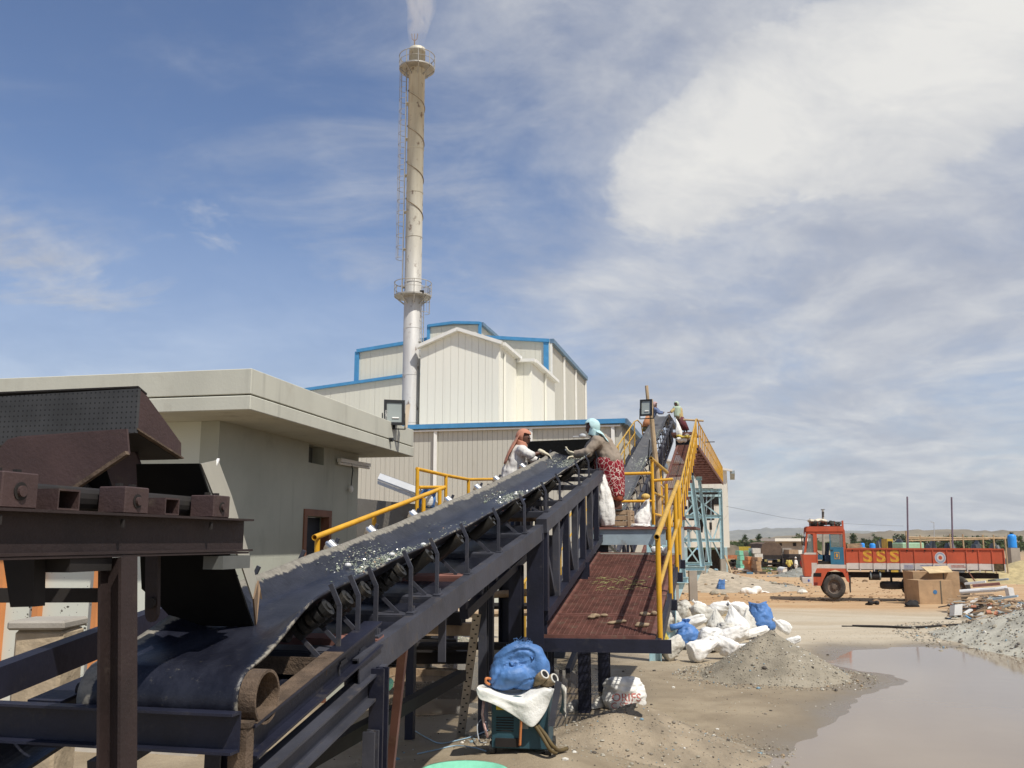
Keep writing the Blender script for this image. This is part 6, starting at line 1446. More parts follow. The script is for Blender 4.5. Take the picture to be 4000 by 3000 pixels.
# pile beside the walkway; (u, v of the base, px width, px height, style, material, lean, label)
PILE = [
 (2630, 2583, 92, 66, 'flat', 'sackd', 1, 'grey white sack lying at the front left corner of the sack pile'),
 (2745, 2590, 118, 80, 'peak', 'sackp', 2, 'bright white sack with fringed seam sloping to the right at the front of the pile'),
 (2686, 2522, 92, 92, 'tied', 'sackb', 0, 'squat blue sack with twisted neck flopping left in the front of the pile'),
 (2776, 2538, 92, 78, 'flat', 'sack', 0, 'plump white sack right of the squat blue sack'),
 (2832, 2575, 96, 72, 'open', 'sackp', 1, 'crumpled white sack with yellow lining beside the grey heap'),
 (2868, 2525, 104, 62, 'flat', 'sackp', 2, 'white sack lying slantwise in the middle of the pile'),
 (2598, 2530, 44, 62, 'peak', 'sacky', 0, 'yellow plastic sack wedged behind the light blue column'),
 (2620, 2470, 72, 84, 'flat', 'sackd', 2, 'soiled white sack leaning on the light blue column'),
 (2672, 2432, 70, 74, 'open', 'sackd', 0, 'torn translucent sack at the back left of the pile'),
 (2748, 2446, 96, 62, 'flat', 'sackd', 1, 'brown stained sack lying on top of the pile at the back'),
 (2800, 2476, 74, 86, 'peak', 'sackd', 0, 'grey sack standing with a pointed top in the middle of the pile'),
 (2872, 2474, 92, 96, 'peak', 'sack', 0, 'tall pointed white sack in the middle of the pile'),
 (2818, 2412, 74, 52, 'open', 'sack', 1, 'bright crumpled white sack on the back edge of the pile'),
 (2880, 2420, 86, 58, 'tied', 'sack', 1, 'white sack with a loose plastic neck on the back right of the pile'),
 (2925, 2470, 70, 84, 'peak', 'sackd', 0, 'dirty sack with yellow edge leaning on the tall blue sack'),
 (2975, 2468, 86, 104, 'open', 'sackb', 0, 'tall blue sack standing upright behind the grey heap'),
 (2958, 2492, 110, 30, 'flat', 'sack', 2, 'flat empty white sack at the foot of the tall blue sack'),
 (3052, 2480, 72, 44, 'tied', 'sack', 1, 'white sack with rolled neck right of the heap top'),
 (3100, 2526, 54, 30, 'flat', 'sack', 2, 'small flattened white sack at the right foot of the heap'),
 (2912, 2560, 80, 40, 'flat', 'sack', 2, 'flattened white sack tucked under the grey heap'),
 (2728, 2395, 54, 36, 'tied', 'sack', 1, 'small white sack with knotted neck at the very back of the pile'),
 (2700, 2478, 110, 44, 'flat', 'sack', 1, 'long white sack lying behind the squat blue sack'),
 (2840, 2500, 84, 60, 'open', 'sackd', 0, 'slumped open sack between the pointed white sack and the slanting one')]
rk = random.Random(11)
for i, (u, v, wp, hp, st, m, ln, lab) in enumerate(PILE):
    Yb = 17.0 + (2590 - v) * .030; c = P(u, v, Yb); c.z = max(c.z, drop(c.x, c.y) - .02); sc = Yb / 3600 * 1.02
    w_, h_ = wp * sc, hp * sc
    tl_ = {0: (rk.uniform(-.1, .1), rk.uniform(-.12, .12)), 1: (0, rk.choice((-1, 1)) * R(62)), 2: (0, R(76))}[ln]
    if ln: w_, h_ = h_ * .95, w_ * 1.02
    o = place_sack('sack', lab, c, i + 3, w_, w_ * rk.uniform(.75, .95), h_, st, m, rk.uniform(-.5, .5), tl_, group='sacks heaped beside the walkway')
    if i == 2:
        q = P(2650, 2442, Yb - .1); MB().tube([P(2690, 2462, Yb), P(2665, 2440, Yb - .05), P(2640, 2448, Yb - .1), P(2618, 2452, Yb - .1)], .05, 9, rs=[.09, .075, .06, .07]).build('twisted_neck', M['sackb'], o, smooth=True)
# prints wrapped onto sacks
def print_on(o, txt, u, v, wpx, m, bold=.0, lines=1):
    bv = BVHTree.FromPolygons([p.co + ORG[o.name] for p in o.data.vertices], [tuple(p.vertices) for p in o.data.polygons])
    cc = bpy.data.objects['camera'].location; vs, fs = text_mesh(txt, 1.0, 0, bold); xs = [q.x for q in vs]; k = wpx / (max(xs) - min(xs)); out = MB(); ok = True
    bm = bmesh.new(); bl = [bm.verts.new(q) for q in vs]
    for f in fs:
        try: bm.faces.new([bl[i] for i in f])
        except ValueError: pass
    bmesh.ops.triangulate(bm, faces=bm.faces); bmesh.ops.subdivide_edges(bm, edges=bm.edges[:], cuts=1); bmesh.ops.triangulate(bm, faces=bm.faces)
    bm.verts.index_update(); pts = []
    for q in bm.verts:
        rx, rz = raydir(u + q.co.x * k, v - q.co.y * k); h = bv.ray_cast(Vector((0, 0, CAMZ)), Vector((rx, 1, rz)).normalized())
        pts.append(h[0] + h[1] * .004 * (1 if h[1].y < 0 else -1) if h[0] else None)
    out.v = [p if p else Vector((0, 0, 0)) for p in pts]; out.f = [tuple(q.index for q in f.verts) for f in bm.faces if all(pts[q.index] for q in f.verts)]
    bm.free()
    if out.f: out.build('print', m, o)
redink = mat('faded red print', (.58, .20, .17), .8, var=.3, vscale=20)
# lone folded sack with red letters
c = G(2440, 2765); o = place_sack('sack', 'folded white sack with large red letters sitting alone on the mud', (c.x, c.y, c.z - .02), 41, .53, .36, .40, 'flat', 'sack', .25, (0, 0)); LONE = o
print_on(o, 'ORIFS', 2447, 2726, 112, redink, .01); print_on(o, 'C STAL', 2440, 2757, 105, redink, .005)
q0 = P(2375, 2690, c.y); mb = MB(); rows = []
for i in range(5): f = i / 4; rows.append([P(2362 + 8 * math.sin(i), 2672 + 26 * i, c.y - .05), P(2385, 2668 + 27 * i, c.y + .05), P(2404, 2664 + 27 * i, c.y - .1)])
mb.grid(rows); cloth(mb, 'loose_flap', M['sack'], o, .012, 1)
rows = []
for i in range(9):
    f = i / 8; a = G(2222 + 150 * f, 2785 - 22 * f); rows.append([a + Vector((0, -.05, .02)), a + Vector((0, .05, .10 + .05 * math.sin(f * 9))), a + Vector((.02, .16, .05 + .03 * math.sin(f * 7)))])
mb = MB().grid(rows); o = mb.build('empty_sack', M['sackd'], smooth=True, org=G(2290, 2780)); tag(o, 'flattened empty sack strip lying left of the red lettered sack', 'sack'); o.modifiers.new('t', 'SOLIDIFY').thickness = .012

# welding machine under a white cloth with a blue sack on top
wc = G(2030, 2945); YW = wc.y; zw = wc.z - .03; WA = R(-9); wrot = Matrix.Rotation(WA, 3, 'Z')
wm = thing('welding_machine', 'teal welding machine cabinet with yellow switch plate standing in the mud', 'machine', (wc.x, wc.y, zw))
kx = YW * 1.05 / 3600
def wp(x, y, z): return Vector((wc.x, YW, zw)) + wrot @ Vector((x, y, z))
hw_, hh_, dd = 102 * kx, 178 * kx, .42
MB().box(wp(0, dd / 2, .07 + hh_ / 2), (hw_ * 2, dd, hh_), wrot).build('cabinet', M['welder'], wm, bevel=.008)
MB().box(wp(.26 * hw_, -.004, .07 + hh_ * .70), (hw_ * .46, .012, hh_ * .36), wrot).build('dark_panel', M['oxdark'], wm)
MB().box(wp(-.42 * hw_, -.004, .07 + hh_ * .12), (hw_ * .85, .03, hh_ * .16), wrot).build('terminal_cover', M['oxdark'], wm)
mb = MB()
for k in range(6): mb.box(wp(-.52 * hw_, -.004, .07 + hh_ * (.34 + .05 * k)), (hw_ * .62, .008, .008), wrot)
mb.build('vent_slats', M['oxdark'], wm)
MB().box(wp(-.55 * hw_, -.008, .07 + hh_ * .84), (hw_ * .54, .012, hh_ * .2), wrot).build('switch_plate', mat('yellow switch plate', (.72, .50, .03), .5), wm)
MB().cyl(wp(-.52 * hw_, -.01, .07 + hh_ * .86), wp(-.52 * hw_, -.04, .07 + hh_ * .86), .04, n=16).build('red_knob', mat('red knob', (.45, .03, .03), .4), wm)
MB().box(wp(.15 * hw_, -.006, .07 + hh_ * .47), (hw_ * .32, .01, hh_ * .16), wrot).build('label_plate', mat('grey label', (.25, .27, .27), .6), wm)
for sx_ in (-1, 1):
    for yy_ in (.06, .36): MB().cyl(wp(sx_ * (hw_ - .03), yy_, .06), wp(sx_ * (hw_ + .02), yy_, .06), .06, n=14).build('wheel', M['rubber'], wm)
MB().prism([P(2170, 2658, YW - .08), P(2194, 2668, YW - .08), P(2165, 2838, YW - .1), P(2140, 2836, YW - .1)], Vector((.004, .02, 0))).build('lifting_bar', M['navyg'], wm)
# white cloth draped on the cabinet top
cl = MB(); zt_ = zw + .07 + hh_
out = [(1858, 2690), (1868, 2735), (1895, 2738), (1950, 2762), (2000, 2790), (2035, 2815), (2065, 2840), (2085, 2845), (2110, 2815), (2140, 2770), (2150, 2735), (2158, 2720), (2165, 2690)]
inn = [(1868, 2676), (1885, 2672), (1905, 2672), (1930, 2684), (1965, 2692), (2000, 2694), (2030, 2690), (2055, 2672), (2075, 2664), (2100, 2668), (2125, 2672), (2145, 2682), (2160, 2688)]
rows = []
for k in range(8):
    f = k / 7; r = []
    for (a, b), (c_, d_) in zip(inn, out):
        Yk = YW + .30 - .38 * min(1, f * 3.4) - .03 * math.sin(a * .05) * f; r.append(P(a + (c_ - a) * f, b + (d_ - b) * f, Yk) + Vector((0, .02 * mn.noise(Vector((a * .03, f * 4, 1))), .012 * mn.noise(Vector((a * .05, f * 5, 7))))))
    rows.append(r)
cl.grid(rows); o = cl.build('dust_cloth', M['sack'], smooth=True, org=P(2000, 2700, YW)); tag(o, 'white woven cloth draped over the teal welding machine', 'cloth'); o.modifiers.new('t', 'SOLIDIFY').thickness = .008; s_ = o.modifiers.new('s', 'SUBSURF'); s_.render_levels = 2
rows = []
for k in range(6): f = k / 5; rows.append([P(2185 + 10 * math.sin(f * 3), 2668 + 110 * f, YW + .3), P(2205 + 8 * f, 2680 + 125 * f, YW + .2), P(2214 - 4 * f, 2690 + 150 * f, YW + .28)])
o = MB().grid(rows).build('hanging_cloth', M['sackd'], smooth=True, org=P(2200, 2700, YW + .25)); tag(o, 'pale cloth end hanging down on the right of the welding machine', 'cloth'); o.modifiers.new('t', 'SOLIDIFY').thickness = .008
bc_ = P(2005, 2692, YW + .16); k_ = YW / 3600 * 1.04
mb = MB(); YB = YW + .14
def bp3(u, v, dy=0): return P(u, v, YB + dy)
for u, v, dy, rx, ry, rz in ((2000, 2636, 0, .205, .17, .125), (1965, 2655, -.02, .13, .13, .10), (2045, 2640, .0, .13, .14, .12), (1990, 2605, .02, .17, .14, .12)): mb.ball(bp3(u, v, dy), (rx, ry, rz), 18, 12)
pth = [(1958, 2590), (1985, 2556), (2020, 2540), (2058, 2540), (2092, 2560), (2112, 2595), (2112, 2628)]
for (u0, v0), (u1, v1) in zip(pth, pth[1:]): mb.capsule(bp3(u0, v0, -.01), bp3(u1, v1, -.01), .085, .085, 14)
mb.ball(bp3(2060, 2585, .02), (.16, .12, .11), 18, 12)
o = remesh(mb, 'blue_sack', M['sackb'], None, .011, 5, org=bp3(2000, 2690)); tag(o, 'bulging blue woven sack with frayed folded top on the welding machine', 'sack')
for v in o.data.vertices:
    p_ = v.co * 1.0; st_ = Vector((p_.x * 3.2 + p_.z * 2.4, p_.y * 3, p_.z * 5.5 - p_.x * 2)); cr_2 = max(0, .16 - abs(mn.noise(st_))) / .16
    v.co += v.normal * (-.022 * cr_2 ** 1.5 + .006 * mn.noise(p_ * 18) + .012 * mn.noise(st_ * 1.7))
mb = MB(); rs_ = random.Random(3)
for i in range(34):
    a = P(2035 + rs_.uniform(-24, 40), 2512 + rs_.uniform(-6, 10), YW - .02 + rs_.uniform(-.05, .06)); mb.tube([a, a + Vector((rs_.uniform(-.015, .015), rs_.uniform(-.02, .01), rs_.uniform(.01, .03))), a + Vector((rs_.uniform(-.035, .035), rs_.uniform(-.03, .01), rs_.uniform(.015, .05)))], .0016, 3)
fr_o = mb.build('frayed_threads', M['sackb'], o); fr_o['kind'] = 'stuff'
gl = P(2118, 2655, YW + .08)
for i, (a, b, lab) in enumerate(((P(2088, 2672, YW + .12), P(2128, 2634, YW + .02), 'soiled work glove with open cuff on the welding machine, the left of two'), (P(2118, 2676, YW + .12), P(2166, 2650, YW + .02), 'soiled work glove with open cuff beside the lifting bar'))):
    mb = MB(); mb.tube([a, a + (b - a) * .5, b], .04, 12, rs=[.035, .05, .045])
    o = mb.build('work_glove', mat('soiled leather glove', (.24, .18, .11), .9, var=.25, vscale=18, bump=.5), smooth=True, org=a); tag(o, lab, 'glove', 'gloves on the welding machine')
    d_ = (b - a).normalized(); MB().ring(b + d_ * .001, .038, .008, 16, 6, d_).build('cuff', M['sackd'], o, smooth=True); MB().cyl(b - d_ * .004, b + d_ * .002, .034, n=12).build('cuff_opening', M['hole'], o)
# cables and straps
def curve_cable(name, pts, r, m, lab, cat='cable', grp=None):
    q = []; n_ = len(pts)
    for i in range(n_ - 1):
        p0, p1, p2, p3 = pts[max(i - 1, 0)], pts[i], pts[i + 1], pts[min(i + 2, n_ - 1)]
        for k in range(8):
            t_ = k / 8; q.append(.5 * ((2 * p1) + (p2 - p0) * t_ + (2 * p0 - 5 * p1 + 4 * p2 - p3) * t_ * t_ + (3 * p1 - p0 - 3 * p2 + p3) * t_ ** 3))
    q.append(pts[-1]); o = MB().tube(q, r, 7).build(name, m, smooth=True, org=pts[0]); return tag(o, lab, cat, grp)
gg = lambda u, v, h=.012: G(u, v) + UP * h
curve_cable('power_cable', [gg(1622, 2860), gg(1670, 2888), gg(1720, 2908), gg(1790, 2896), gg(1850, 2880), gg(1905, 2872, .05)], .006, M['cablebl'], 'pale blue cable waving across the mud to the welding machine', grp='cables by the welding machine')
curve_cable('power_cable', [gg(1630, 2950), gg(1700, 2935), gg(1780, 2918), gg(1850, 2925), gg(1900, 2940)], .006, M['cablebl'], 'second pale cable lying nearer the bottom edge beside the welding machine', grp='cables by the welding machine')
curve_cable('power_cable', [gg(1900, 2905), gg(1872, 2915, .05), gg(1865, 2885, .14), gg(1890, 2870, .16), gg(1908, 2885, .08)], .006, M['cable'], 'small grey cable loop at the left side of the welding machine', grp='cables by the welding machine')
curve_cable('welding_cable', [P(2098, 2832, YW - .02), P(2130, 2870, YW - .1), P(2160, 2915, YW - .12), gg(2185, 2945, .03), gg(2215, 2938, .03)], .018, M['hose'], 'thick brown welding cable curling off the right of the machine', grp='cables by the welding machine')
curve_cable('welding_cable', [P(2085, 2825, YW - .04), P(2120, 2880, YW - .12), P(2150, 2930, YW - .14), gg(2172, 2955, .03)], .016, M['hose'], 'second brown welding cable hugging the machine side', grp='cables by the welding machine')
curve_cable('orange_cable', [P(2040, 2795, YW - .06), P(2034, 2850, YW - .05), P(2031, 2912, YW - .03)], .012, M['orangec'], 'orange cable hanging down the front of the welding machine')
curve_cable('orange_cable', [P(1912, 2674, YW + .05), P(1898, 2664, YW + .02), P(1900, 2650, YW + .02), P(1916, 2652, YW + .06)], .012, M['orangec'], 'orange cable end curling out left of the blue sack')
o = MB().tube([P(1890, 2735, YW), P(1884, 2790, YW), P(1893, 2840, YW), P(1905, 2880, YW)], .012, 7).build('taped_cable', mat('pink taped cable', (.55, .35, .33), .7, var=.4, vscale=30), smooth=True, org=P(1890, 2735, YW)); tag(o, 'pink taped cable dangling down the left corner of the welding machine', 'cable')
# perforated angle leaning
a, b = G(1800, 2868), P(1863, 2398, 10.0); ang_ = thing('slotted_angle', 'tan slotted steel angle leaning upright against the conveyor leg', 'steel angle', a)
ax = (b - a).normalized(); sd_ = ax.cross(Vector((0, -1, 0))).normalized() * -1
MB().prism([a - sd_ * .045, a + sd_ * .045, b + sd_ * .045, b - sd_ * .045], Vector((0, .006, 0))).build('face_flange', M['angle'], ang_)
MB().prism([a - sd_ * .045, b - sd_ * .045, b - sd_ * .045 + Vector((-.02, .06, 0)), a - sd_ * .045 + Vector((-.02, .06, 0))], sd_ * .006).build('side_flange', M['angle'], ang_)
nh = 28; hole_me = None
for k in range(nh):
    for sg in ((-.015,) if k % 2 else (.018,)):
        q = a + (b - a) * ((k + .5) / nh) + sd_ * sg - Vector((0, .003, 0))
        if hole_me is None:
            ho = MB().box(q, (.022, .006, .013)).build('slot', M['hole'], ang_); hole_me = ho.data; qb = q
        else:
            ho = bpy.data.objects.new('slot', hole_me); C.objects.link(ho); ho.parent = ang_; ho.location = q - qb; KIDS.setdefault(ang_.name, []).append(ho); ORG[ho.name] = ORG[ang_.name]
# mint plastic pieces
for (u, v, wpx, hpx, lab) in ((1490, 2672, 80, 40, 'mint green folded plastic under the near conveyor'),):
    c = P(u, v, 7.6); o = MB().box(c, (wpx * c.y / 3600, .2, hpx * c.y / 3600), Matrix.Rotation(.12, 3, 'Y')).build('plastic_piece', M['mint'], bevel=.02, org=c); tag(o, lab, 'plastic')
c = G(1812, 3070); o = MB().lathe(c, [(.0, .0), (.26, .01), (.33, .10), (.35, .10), (.36, .115), (.33, .115), (.25, .03), (0, .02)], 28).build('basin', M['mint'], smooth=True, org=c); tag(o, 'mint green plastic basin cut by the bottom edge of the picture', 'basin')
# clutter under the near conveyor: concrete blocks, columns of the walkway, spilt cullet mounds
for i, (u, v, wpx, hpx, Y, lab) in enumerate(((1985, 2600, 160, 130, 15.5, 'concrete block with dark steel stub under the conveyor truss'), (1620, 2608, 110, 60, 16, 'concrete footing at the water edge under the near conveyor'), (1730, 2520, 80, 130, 21, 'weathered concrete post standing behind the puddle'))):
    c = P(u, v, Y); zg = drop(c.x, c.y); w_, h_ = wpx * Y / 3600, hpx * Y / 3600; o = MB().box((c.x, c.y, zg + h_ / 2 - .06), (w_, w_ * .8, h_ + .1), Matrix.Rotation(-.2, 3, 'Z')).build('concrete_block', M['concrete'], bevel=.015, org=(c.x, c.y, zg)); tag(o, lab, 'concrete block')
for i, (u, Y, top, wd, lab) in enumerate(((1632, 16, 2.9, .26, 'dark navy column standing on the footing at the water edge'), (1990, 15.6, 3.0, .30, 'dark navy column rising from the concrete block under the truss'), (1760, 19, 3.2, .24, 'dark navy column farther back under the conveyor'))):
    c = P(u, 2400, Y); o = MB().ibeam((c.x, c.y, drop(c.x, c.y)), (c.x, c.y, top), wd, wd, .014, .016, up=NV).build('support_column', M['navy'], org=(c.x, c.y, 0)); tag(o, lab, 'column')
for i, (z_, Y, u0, u1) in enumerate(((1.05, 14.6, 1560, 2080), (1.75, 15.5, 1840, 2100), (1.45, 17.5, 1830, 2110), (1.2, 18.5, 1700, 2110))):
    a, b = P(u0, 2400, Y), P(u1, 2400, Y); a.z = z_; b.z = z_ + .06 * (i % 2)
    o = MB().cyl(a, b, .06, n=8).build('timber_pole', M['wood'] if i % 2 else M['oxdark'], org=a); tag(o, ['dark lowest pole lying across under the conveyor', 'timber pole across behind the truss, topmost', 'dark pole across behind the truss, second from top', 'rough timber pole farthest back under the conveyor'][i], 'pole', 'poles under the conveyor')
pw = P(1935, 2290, 21); o = MB().box(pw, (.72, .1, .9)).build('white_board', M['palewall'], org=pw); tag(o, 'white board seen through the frame under the near conveyor', 'board')
mb = MB(); a, b = P(1400, 2400, 15.8), P(1860, 2400, 15.8)
bs = thing('shade_stack', 'dark baulks added in place of the shade behind the near conveyor legs', 'timber', ((a.x + b.x) / 2, 15.8, .3)); rs = random.Random(12)  # dark stack added to stand in for shade under the conveyor
for k in range(6):
    z = .5 + .23 * k; x0, x1 = a.x + rs.uniform(0, .7), b.x - rs.uniform(0, .5)
    MB().bar((x0, 15.8 + rs.uniform(-.2, .2), z), (x1, 15.8 + rs.uniform(-.2, .2), z + rs.uniform(-.05, .05)), .3, .20).build('shade_baulk', M['oxdark'] if k % 3 else M['wood'], bs)
# heaps
def heap(label, cx, cy, rx, ry, h, colr, seed, name='gravel_heap', skirt=1.0, stones=400, sr=(.008, .025), peak=1.25, scol=None):
    rows = []; n = 64
    for j in range(30):
        f = j / 29; row = []
        for i in range(n + 1):
            a = 2 * math.pi * (i % n) / n; q = Vector((math.cos(a) * 1.4, math.sin(a) * 1.4, seed)); rr = f * (1 + .16 * mn.noise(q) + .06 * mn.noise(q * 3))
            x, y = cx + rx * rr * math.cos(a), cy + ry * rr * math.sin(a)
            prof = max(0, 1 - f) ** peak; z = drop(x, y) - .03 * f + (h * prof) * (1 + .10 * mn.noise(Vector((x * 1.7, y * 1.7, seed)))) + .03 * mn.noise(Vector((x * 5, y * 5, seed))) * (1 - f) + .012 * mn.noise(Vector((x * 14, y * 14, seed)))
            row.append((x, y, z))
        rows.append(row)
    m = mat('heap earth %d' % seed, colr, .95, var=.22, vscale=2.5, dirt=tuple(c * .55 for c in colr), dirt_amt=.2, dscale=7, bump=.9, bscale=38)
    o = MB().grid(rows).build(name, m, smooth=True, org=(cx, cy, 0)); tag(o, label, 'heap')
    bv = BVHTree.FromPolygons([Vector(v.co) + Vector((cx, cy, 0)) for v in o.data.vertices], [tuple(p.vertices) for p in o.data.polygons]); rs = random.Random(seed); mb = MB()
    for k in range(stones):
        a, r = rs.random() * 6.283, math.sqrt(rs.random()) * 1.25 * skirt; x, y = cx + rx * r * math.cos(a), cy + ry * r * math.sin(a); hh = bv.ray_cast(Vector((x, y, 50)), Vector((0, 0, -1)))
        z = max(hh[0].z if hh[0] else -9, drop(x, y)); s_ = rs.uniform(*sr) * (1 + 1.5 * (rs.random() < .06)); mb.ball((x, y, z + s_ * .2), (s_, s_ * rs.uniform(.6, 1), s_ * rs.uniform(.4, .8)), 6, 4, Matrix.Rotation(rs.random() * 3, 3, 'Z'))
    so = mb.build('stones', scol or M['debris'], o); so['kind'] = 'stuff'; return o
mstone = bpy.data.materials.new('mixed grit'); mstone.use_nodes = True; t = NT(mstone.node_tree)
ri = t.add('ShaderNodeNewGeometry').outputs['Random Per Island']
t.add('ShaderNodeOutputMaterial', {'Surface': t.add('ShaderNodeBsdfPrincipled', {'Base Color': t.ramp(ri, [(0, (.30, .27, .21)), (.4, (.22, .19, .15)), (.6, (.40, .37, .30)), (.74, (.09, .075, .06)), (.86, (.33, .24, .15)), (.93, (.66, .64, .58)), (.975, (.20, .30, .36))], 'CONSTANT'), 'Roughness': .7}).outputs[0]})
ap = P(3012, 2462, 15.4); heap('conical grey gravel heap in front of the sack pile', ap.x, ap.y, 1.28, 1.3, ap.z - drop(ap.x, ap.y) - .0, (.285, .25, .19), 21, peak=1.05, stones=2600, sr=(.006, .016), scol=mstone)
q = PZ(2480, 2925, .55); heap('low brown gravel mound at the bottom edge right of the welding machine', q.x, q.y, 1.45, 1.0, .42, (.30, .245, .175), 22, peak=1.1, stones=2600, sr=(.004, .012), scol=mstone)
q = PZ(4010, 2560, .4); heap('broad pale grey rubble heap rising at the right edge', q.x + 1.6, q.y + .6, 2.6, 4.6, 1.05, (.45, .425, .345), 23, peak=1.1, stones=4200, sr=(.008, .03), scol=mstone)
q = PZ(1650, 2545, .5); heap('sparkling spilt glass mound under the near conveyor', q.x + .2, q.y + 1, 1.2, .8, .35, (.27, .24, .19), 24, stones=900, sr=(.008, .02), scol=mglass)
q = P(1790, 2560, 14); heap('small dark silt mound beside the puddle under the conveyor', q.x, 13.6, .9, .5, .22, (.15, .12, .085), 25, stones=250, sr=(.006, .015), scol=mstone)
q = P(2735, 2300, 52); heap('sloping pale earth bank behind the trestle piers', q.x + .6, 56, 6, 9, 1.15, (.40, .34, .26), 26, stones=200, sr=(.03, .12), scol=mstone)
q = P(3125, 2250, 70); heap('small grey gravel heap by the nose of the red truck', q.x, 70, 2.3, 2.0, .75, (.25, .25, .22), 27, stones=150, sr=(.02, .06), scol=mstone)
# grit and flakes scattered on the near mud
mb = MB(); rs = random.Random(5)
for k in range(5200):
    x, y = rs.uniform(-3, 9), 6.5 + 16 * rs.random() ** 1.2
    if pond_d(x, y) < .15: continue
    s_ = rs.uniform(.004, .012) * (1 + 2 * (rs.random() < .05)); mb.ball((x, y, drop(x, y) + s_ * .25), (s_, s_ * rs.uniform(.5, 1), s_ * rs.uniform(.3, .7)), 5, 3)
tag(mb.build('scattered_gravel', mstone), 'small grit scattered over the mud', 'gravel', kind='stuff')
# things on the platform and walkway
cr0 = P(2428, 2056, 13.95); crt = thing('wooden_crate', 'small weathered wooden crate under the feet of the skirted worker', 'crate', (cr0.x, cr0.y, PZ0))
cw, chh, cdp = .34, P(2428, 1994, 13.95).z - PZ0, .34; rotc = Matrix.Rotation(R(-16), 3, 'Z'); oc = Vector((cr0.x, cr0.y + .15, PZ0))
def cp(x, y, z): return oc + rotc @ Vector((x, y, z))
for side in (0, 1, 2, 3):
    r4 = rotc @ Matrix.Rotation(side * math.pi / 2, 3, 'Z')
    for k in range(3): MB().box(oc + r4 @ Vector((0, -cw / 2, .02 + chh / 3 * (k + .42))), (cw - .02, .014, chh / 3 - .014), r4).build('plank', M['wood'], crt)
for x in (-1, 1):
    for y in (-1, 1): MB().box(cp(x * cw * .48, y * cw * .485, chh / 2), (.045, .05, chh), rotc).build('corner_post', M['wood'], crt)
for k in range(3): MB().box(cp(0, (k - 1) * cw / 3, chh - .012), (cw + .02, cw / 3 - .012, .018), rotc).build('plank', M['wood'], crt)
c = P(2362, 2054, 13.85); o = place_sack('sack', 'tall white sack standing at the platform edge in front of the skirted worker', (c.x, c.y, PZ0), 51, .24, .24, .76, 'open', 'sack', .3, (0, R(-5)))
c = P(2515, 2046, 14.5); o = place_sack('sack', 'slumped white sack with yellow lining right of the wooden crate', (c.x, c.y, PZ0), 52, .26, .24, .46, 'peak', 'sack', .3, (0, R(6)))
MB().ball(P(2522, 1940, 14.4), (.07, .05, .05)).build('yellow_lining', mat('yellow lining', (.62, .42, .12), .7), o)
c = P(2500, 2052, 13.9); o = place_sack('empty_sack', 'crushed empty white sack lying on the platform by the crate', (c.x, c.y, PZ0), 53, .3, .2, .05, 'flat', 'sack')
c = wk(.955, .80); mb = MB(); rs = random.Random(8)
for k in range(9): mb.ball(c + Vector((rs.uniform(-.09, .09), rs.uniform(-.08, .08), .05 + rs.uniform(0, .08))), (rs.uniform(.03, .07), rs.uniform(.03, .06), rs.uniform(.02, .05)), 7, 5)
o = remesh(mb, 'plastic_scrap', M['plasticw'], None, .012, 2, org=c); tag(o, 'crumpled white plastic scrap at the top of the grating walkway', 'scrap')
for i, (f, g, sx_, lab) in enumerate(((.12, .62, .17, 'dirty brown cloth scrap on the grating near the first yellow post'), (.10, .83, .2, 'curled tan cloth scrap at the foot of the first yellow post'), (.20, .88, .14, 'small tan cloth scrap by the right edge of the grating'), (.17, .42, .16, 'twisted tan cloth scrap left of the others on the grating'))):
    c = wk(f, g) + UP * .025; mb = MB(); rs = random.Random(i + 60)
    for k in range(6): mb.ball(c + Vector((rs.uniform(-sx_ / 2, sx_ / 2), rs.uniform(-.04, .04), rs.uniform(0, .02))), (rs.uniform(.03, .06), rs.uniform(.02, .04), rs.uniform(.012, .025)), 7, 5)
    o = remesh(mb, 'cloth_scrap', mat('soiled cloth', (.30, .22, .14), .9, var=.25, vscale=18), None, .009, 1, org=c); tag(o, lab, 'cloth', 'cloth scraps on the grating')
mb = MB(); rs = random.Random(9)
for k in range(60):
    c = wk(rs.uniform(.45, .62), rs.uniform(.25, .75)) + UP * .02; a = rs.random() * 6.28; mb.tube([c, c + Vector((.06 * math.cos(a), .06 * math.sin(a), .012)), c + Vector((.1 * math.cos(a + .6), .1 * math.sin(a + .6), .004))], .0022, 3)
tag(mb.build('straw', mat('dry straw', (.35, .34, .14), .9, var=.4, vscale=30)), 'thin green and yellow straw on the grating walkway', 'straw', kind='stuff')
c = P(1672, 1984, 13.0); o = place_sack('sack', 'blue and white tarpaulin bag hanging behind the yellow platform rail', (c.x, c.y, c.z), 54, .22, .15, .28, 'open', 'sackb', .2)
MB().ball(P(1676, 1955, 12.9), (.06, .03, .09)).build('white_patch', M['sack'], o)
c = P(2650, 1702, 40); o = place_sack('sack', 'white sack hanging by the knees of the distant green scarf woman', (c.x, c.y, c.z), 55, .28, .22, .72, 'peak', 'sack', 0)
for i, (u, v, s_, m, lab) in enumerate(((2672, 1712, .5, 'sacky', 'yellow green bundle under the distant woman'), (2660, 1722, .35, 'sack', 'pale bundle at the top end of the far walkway'), (2685, 1708, .3, 'debris', 'dark bundle right of the yellow one at the crest'))):
    c = P(u, v, 39.4); mb = MB(); rs = random.Random(i + 90)
    for k in range(7): mb.ball(c + Vector((rs.uniform(-s_ / 2, s_ / 2), rs.uniform(-.15, .15), rs.uniform(-.06, .1))), (rs.uniform(.08, .16), rs.uniform(.08, .14), rs.uniform(.05, .11)), 7, 5)
    o = remesh(mb, 'bundle', M[m], None, .035, 2, org=c); tag(o, lab, 'bundle', 'bundles at the belt crest')

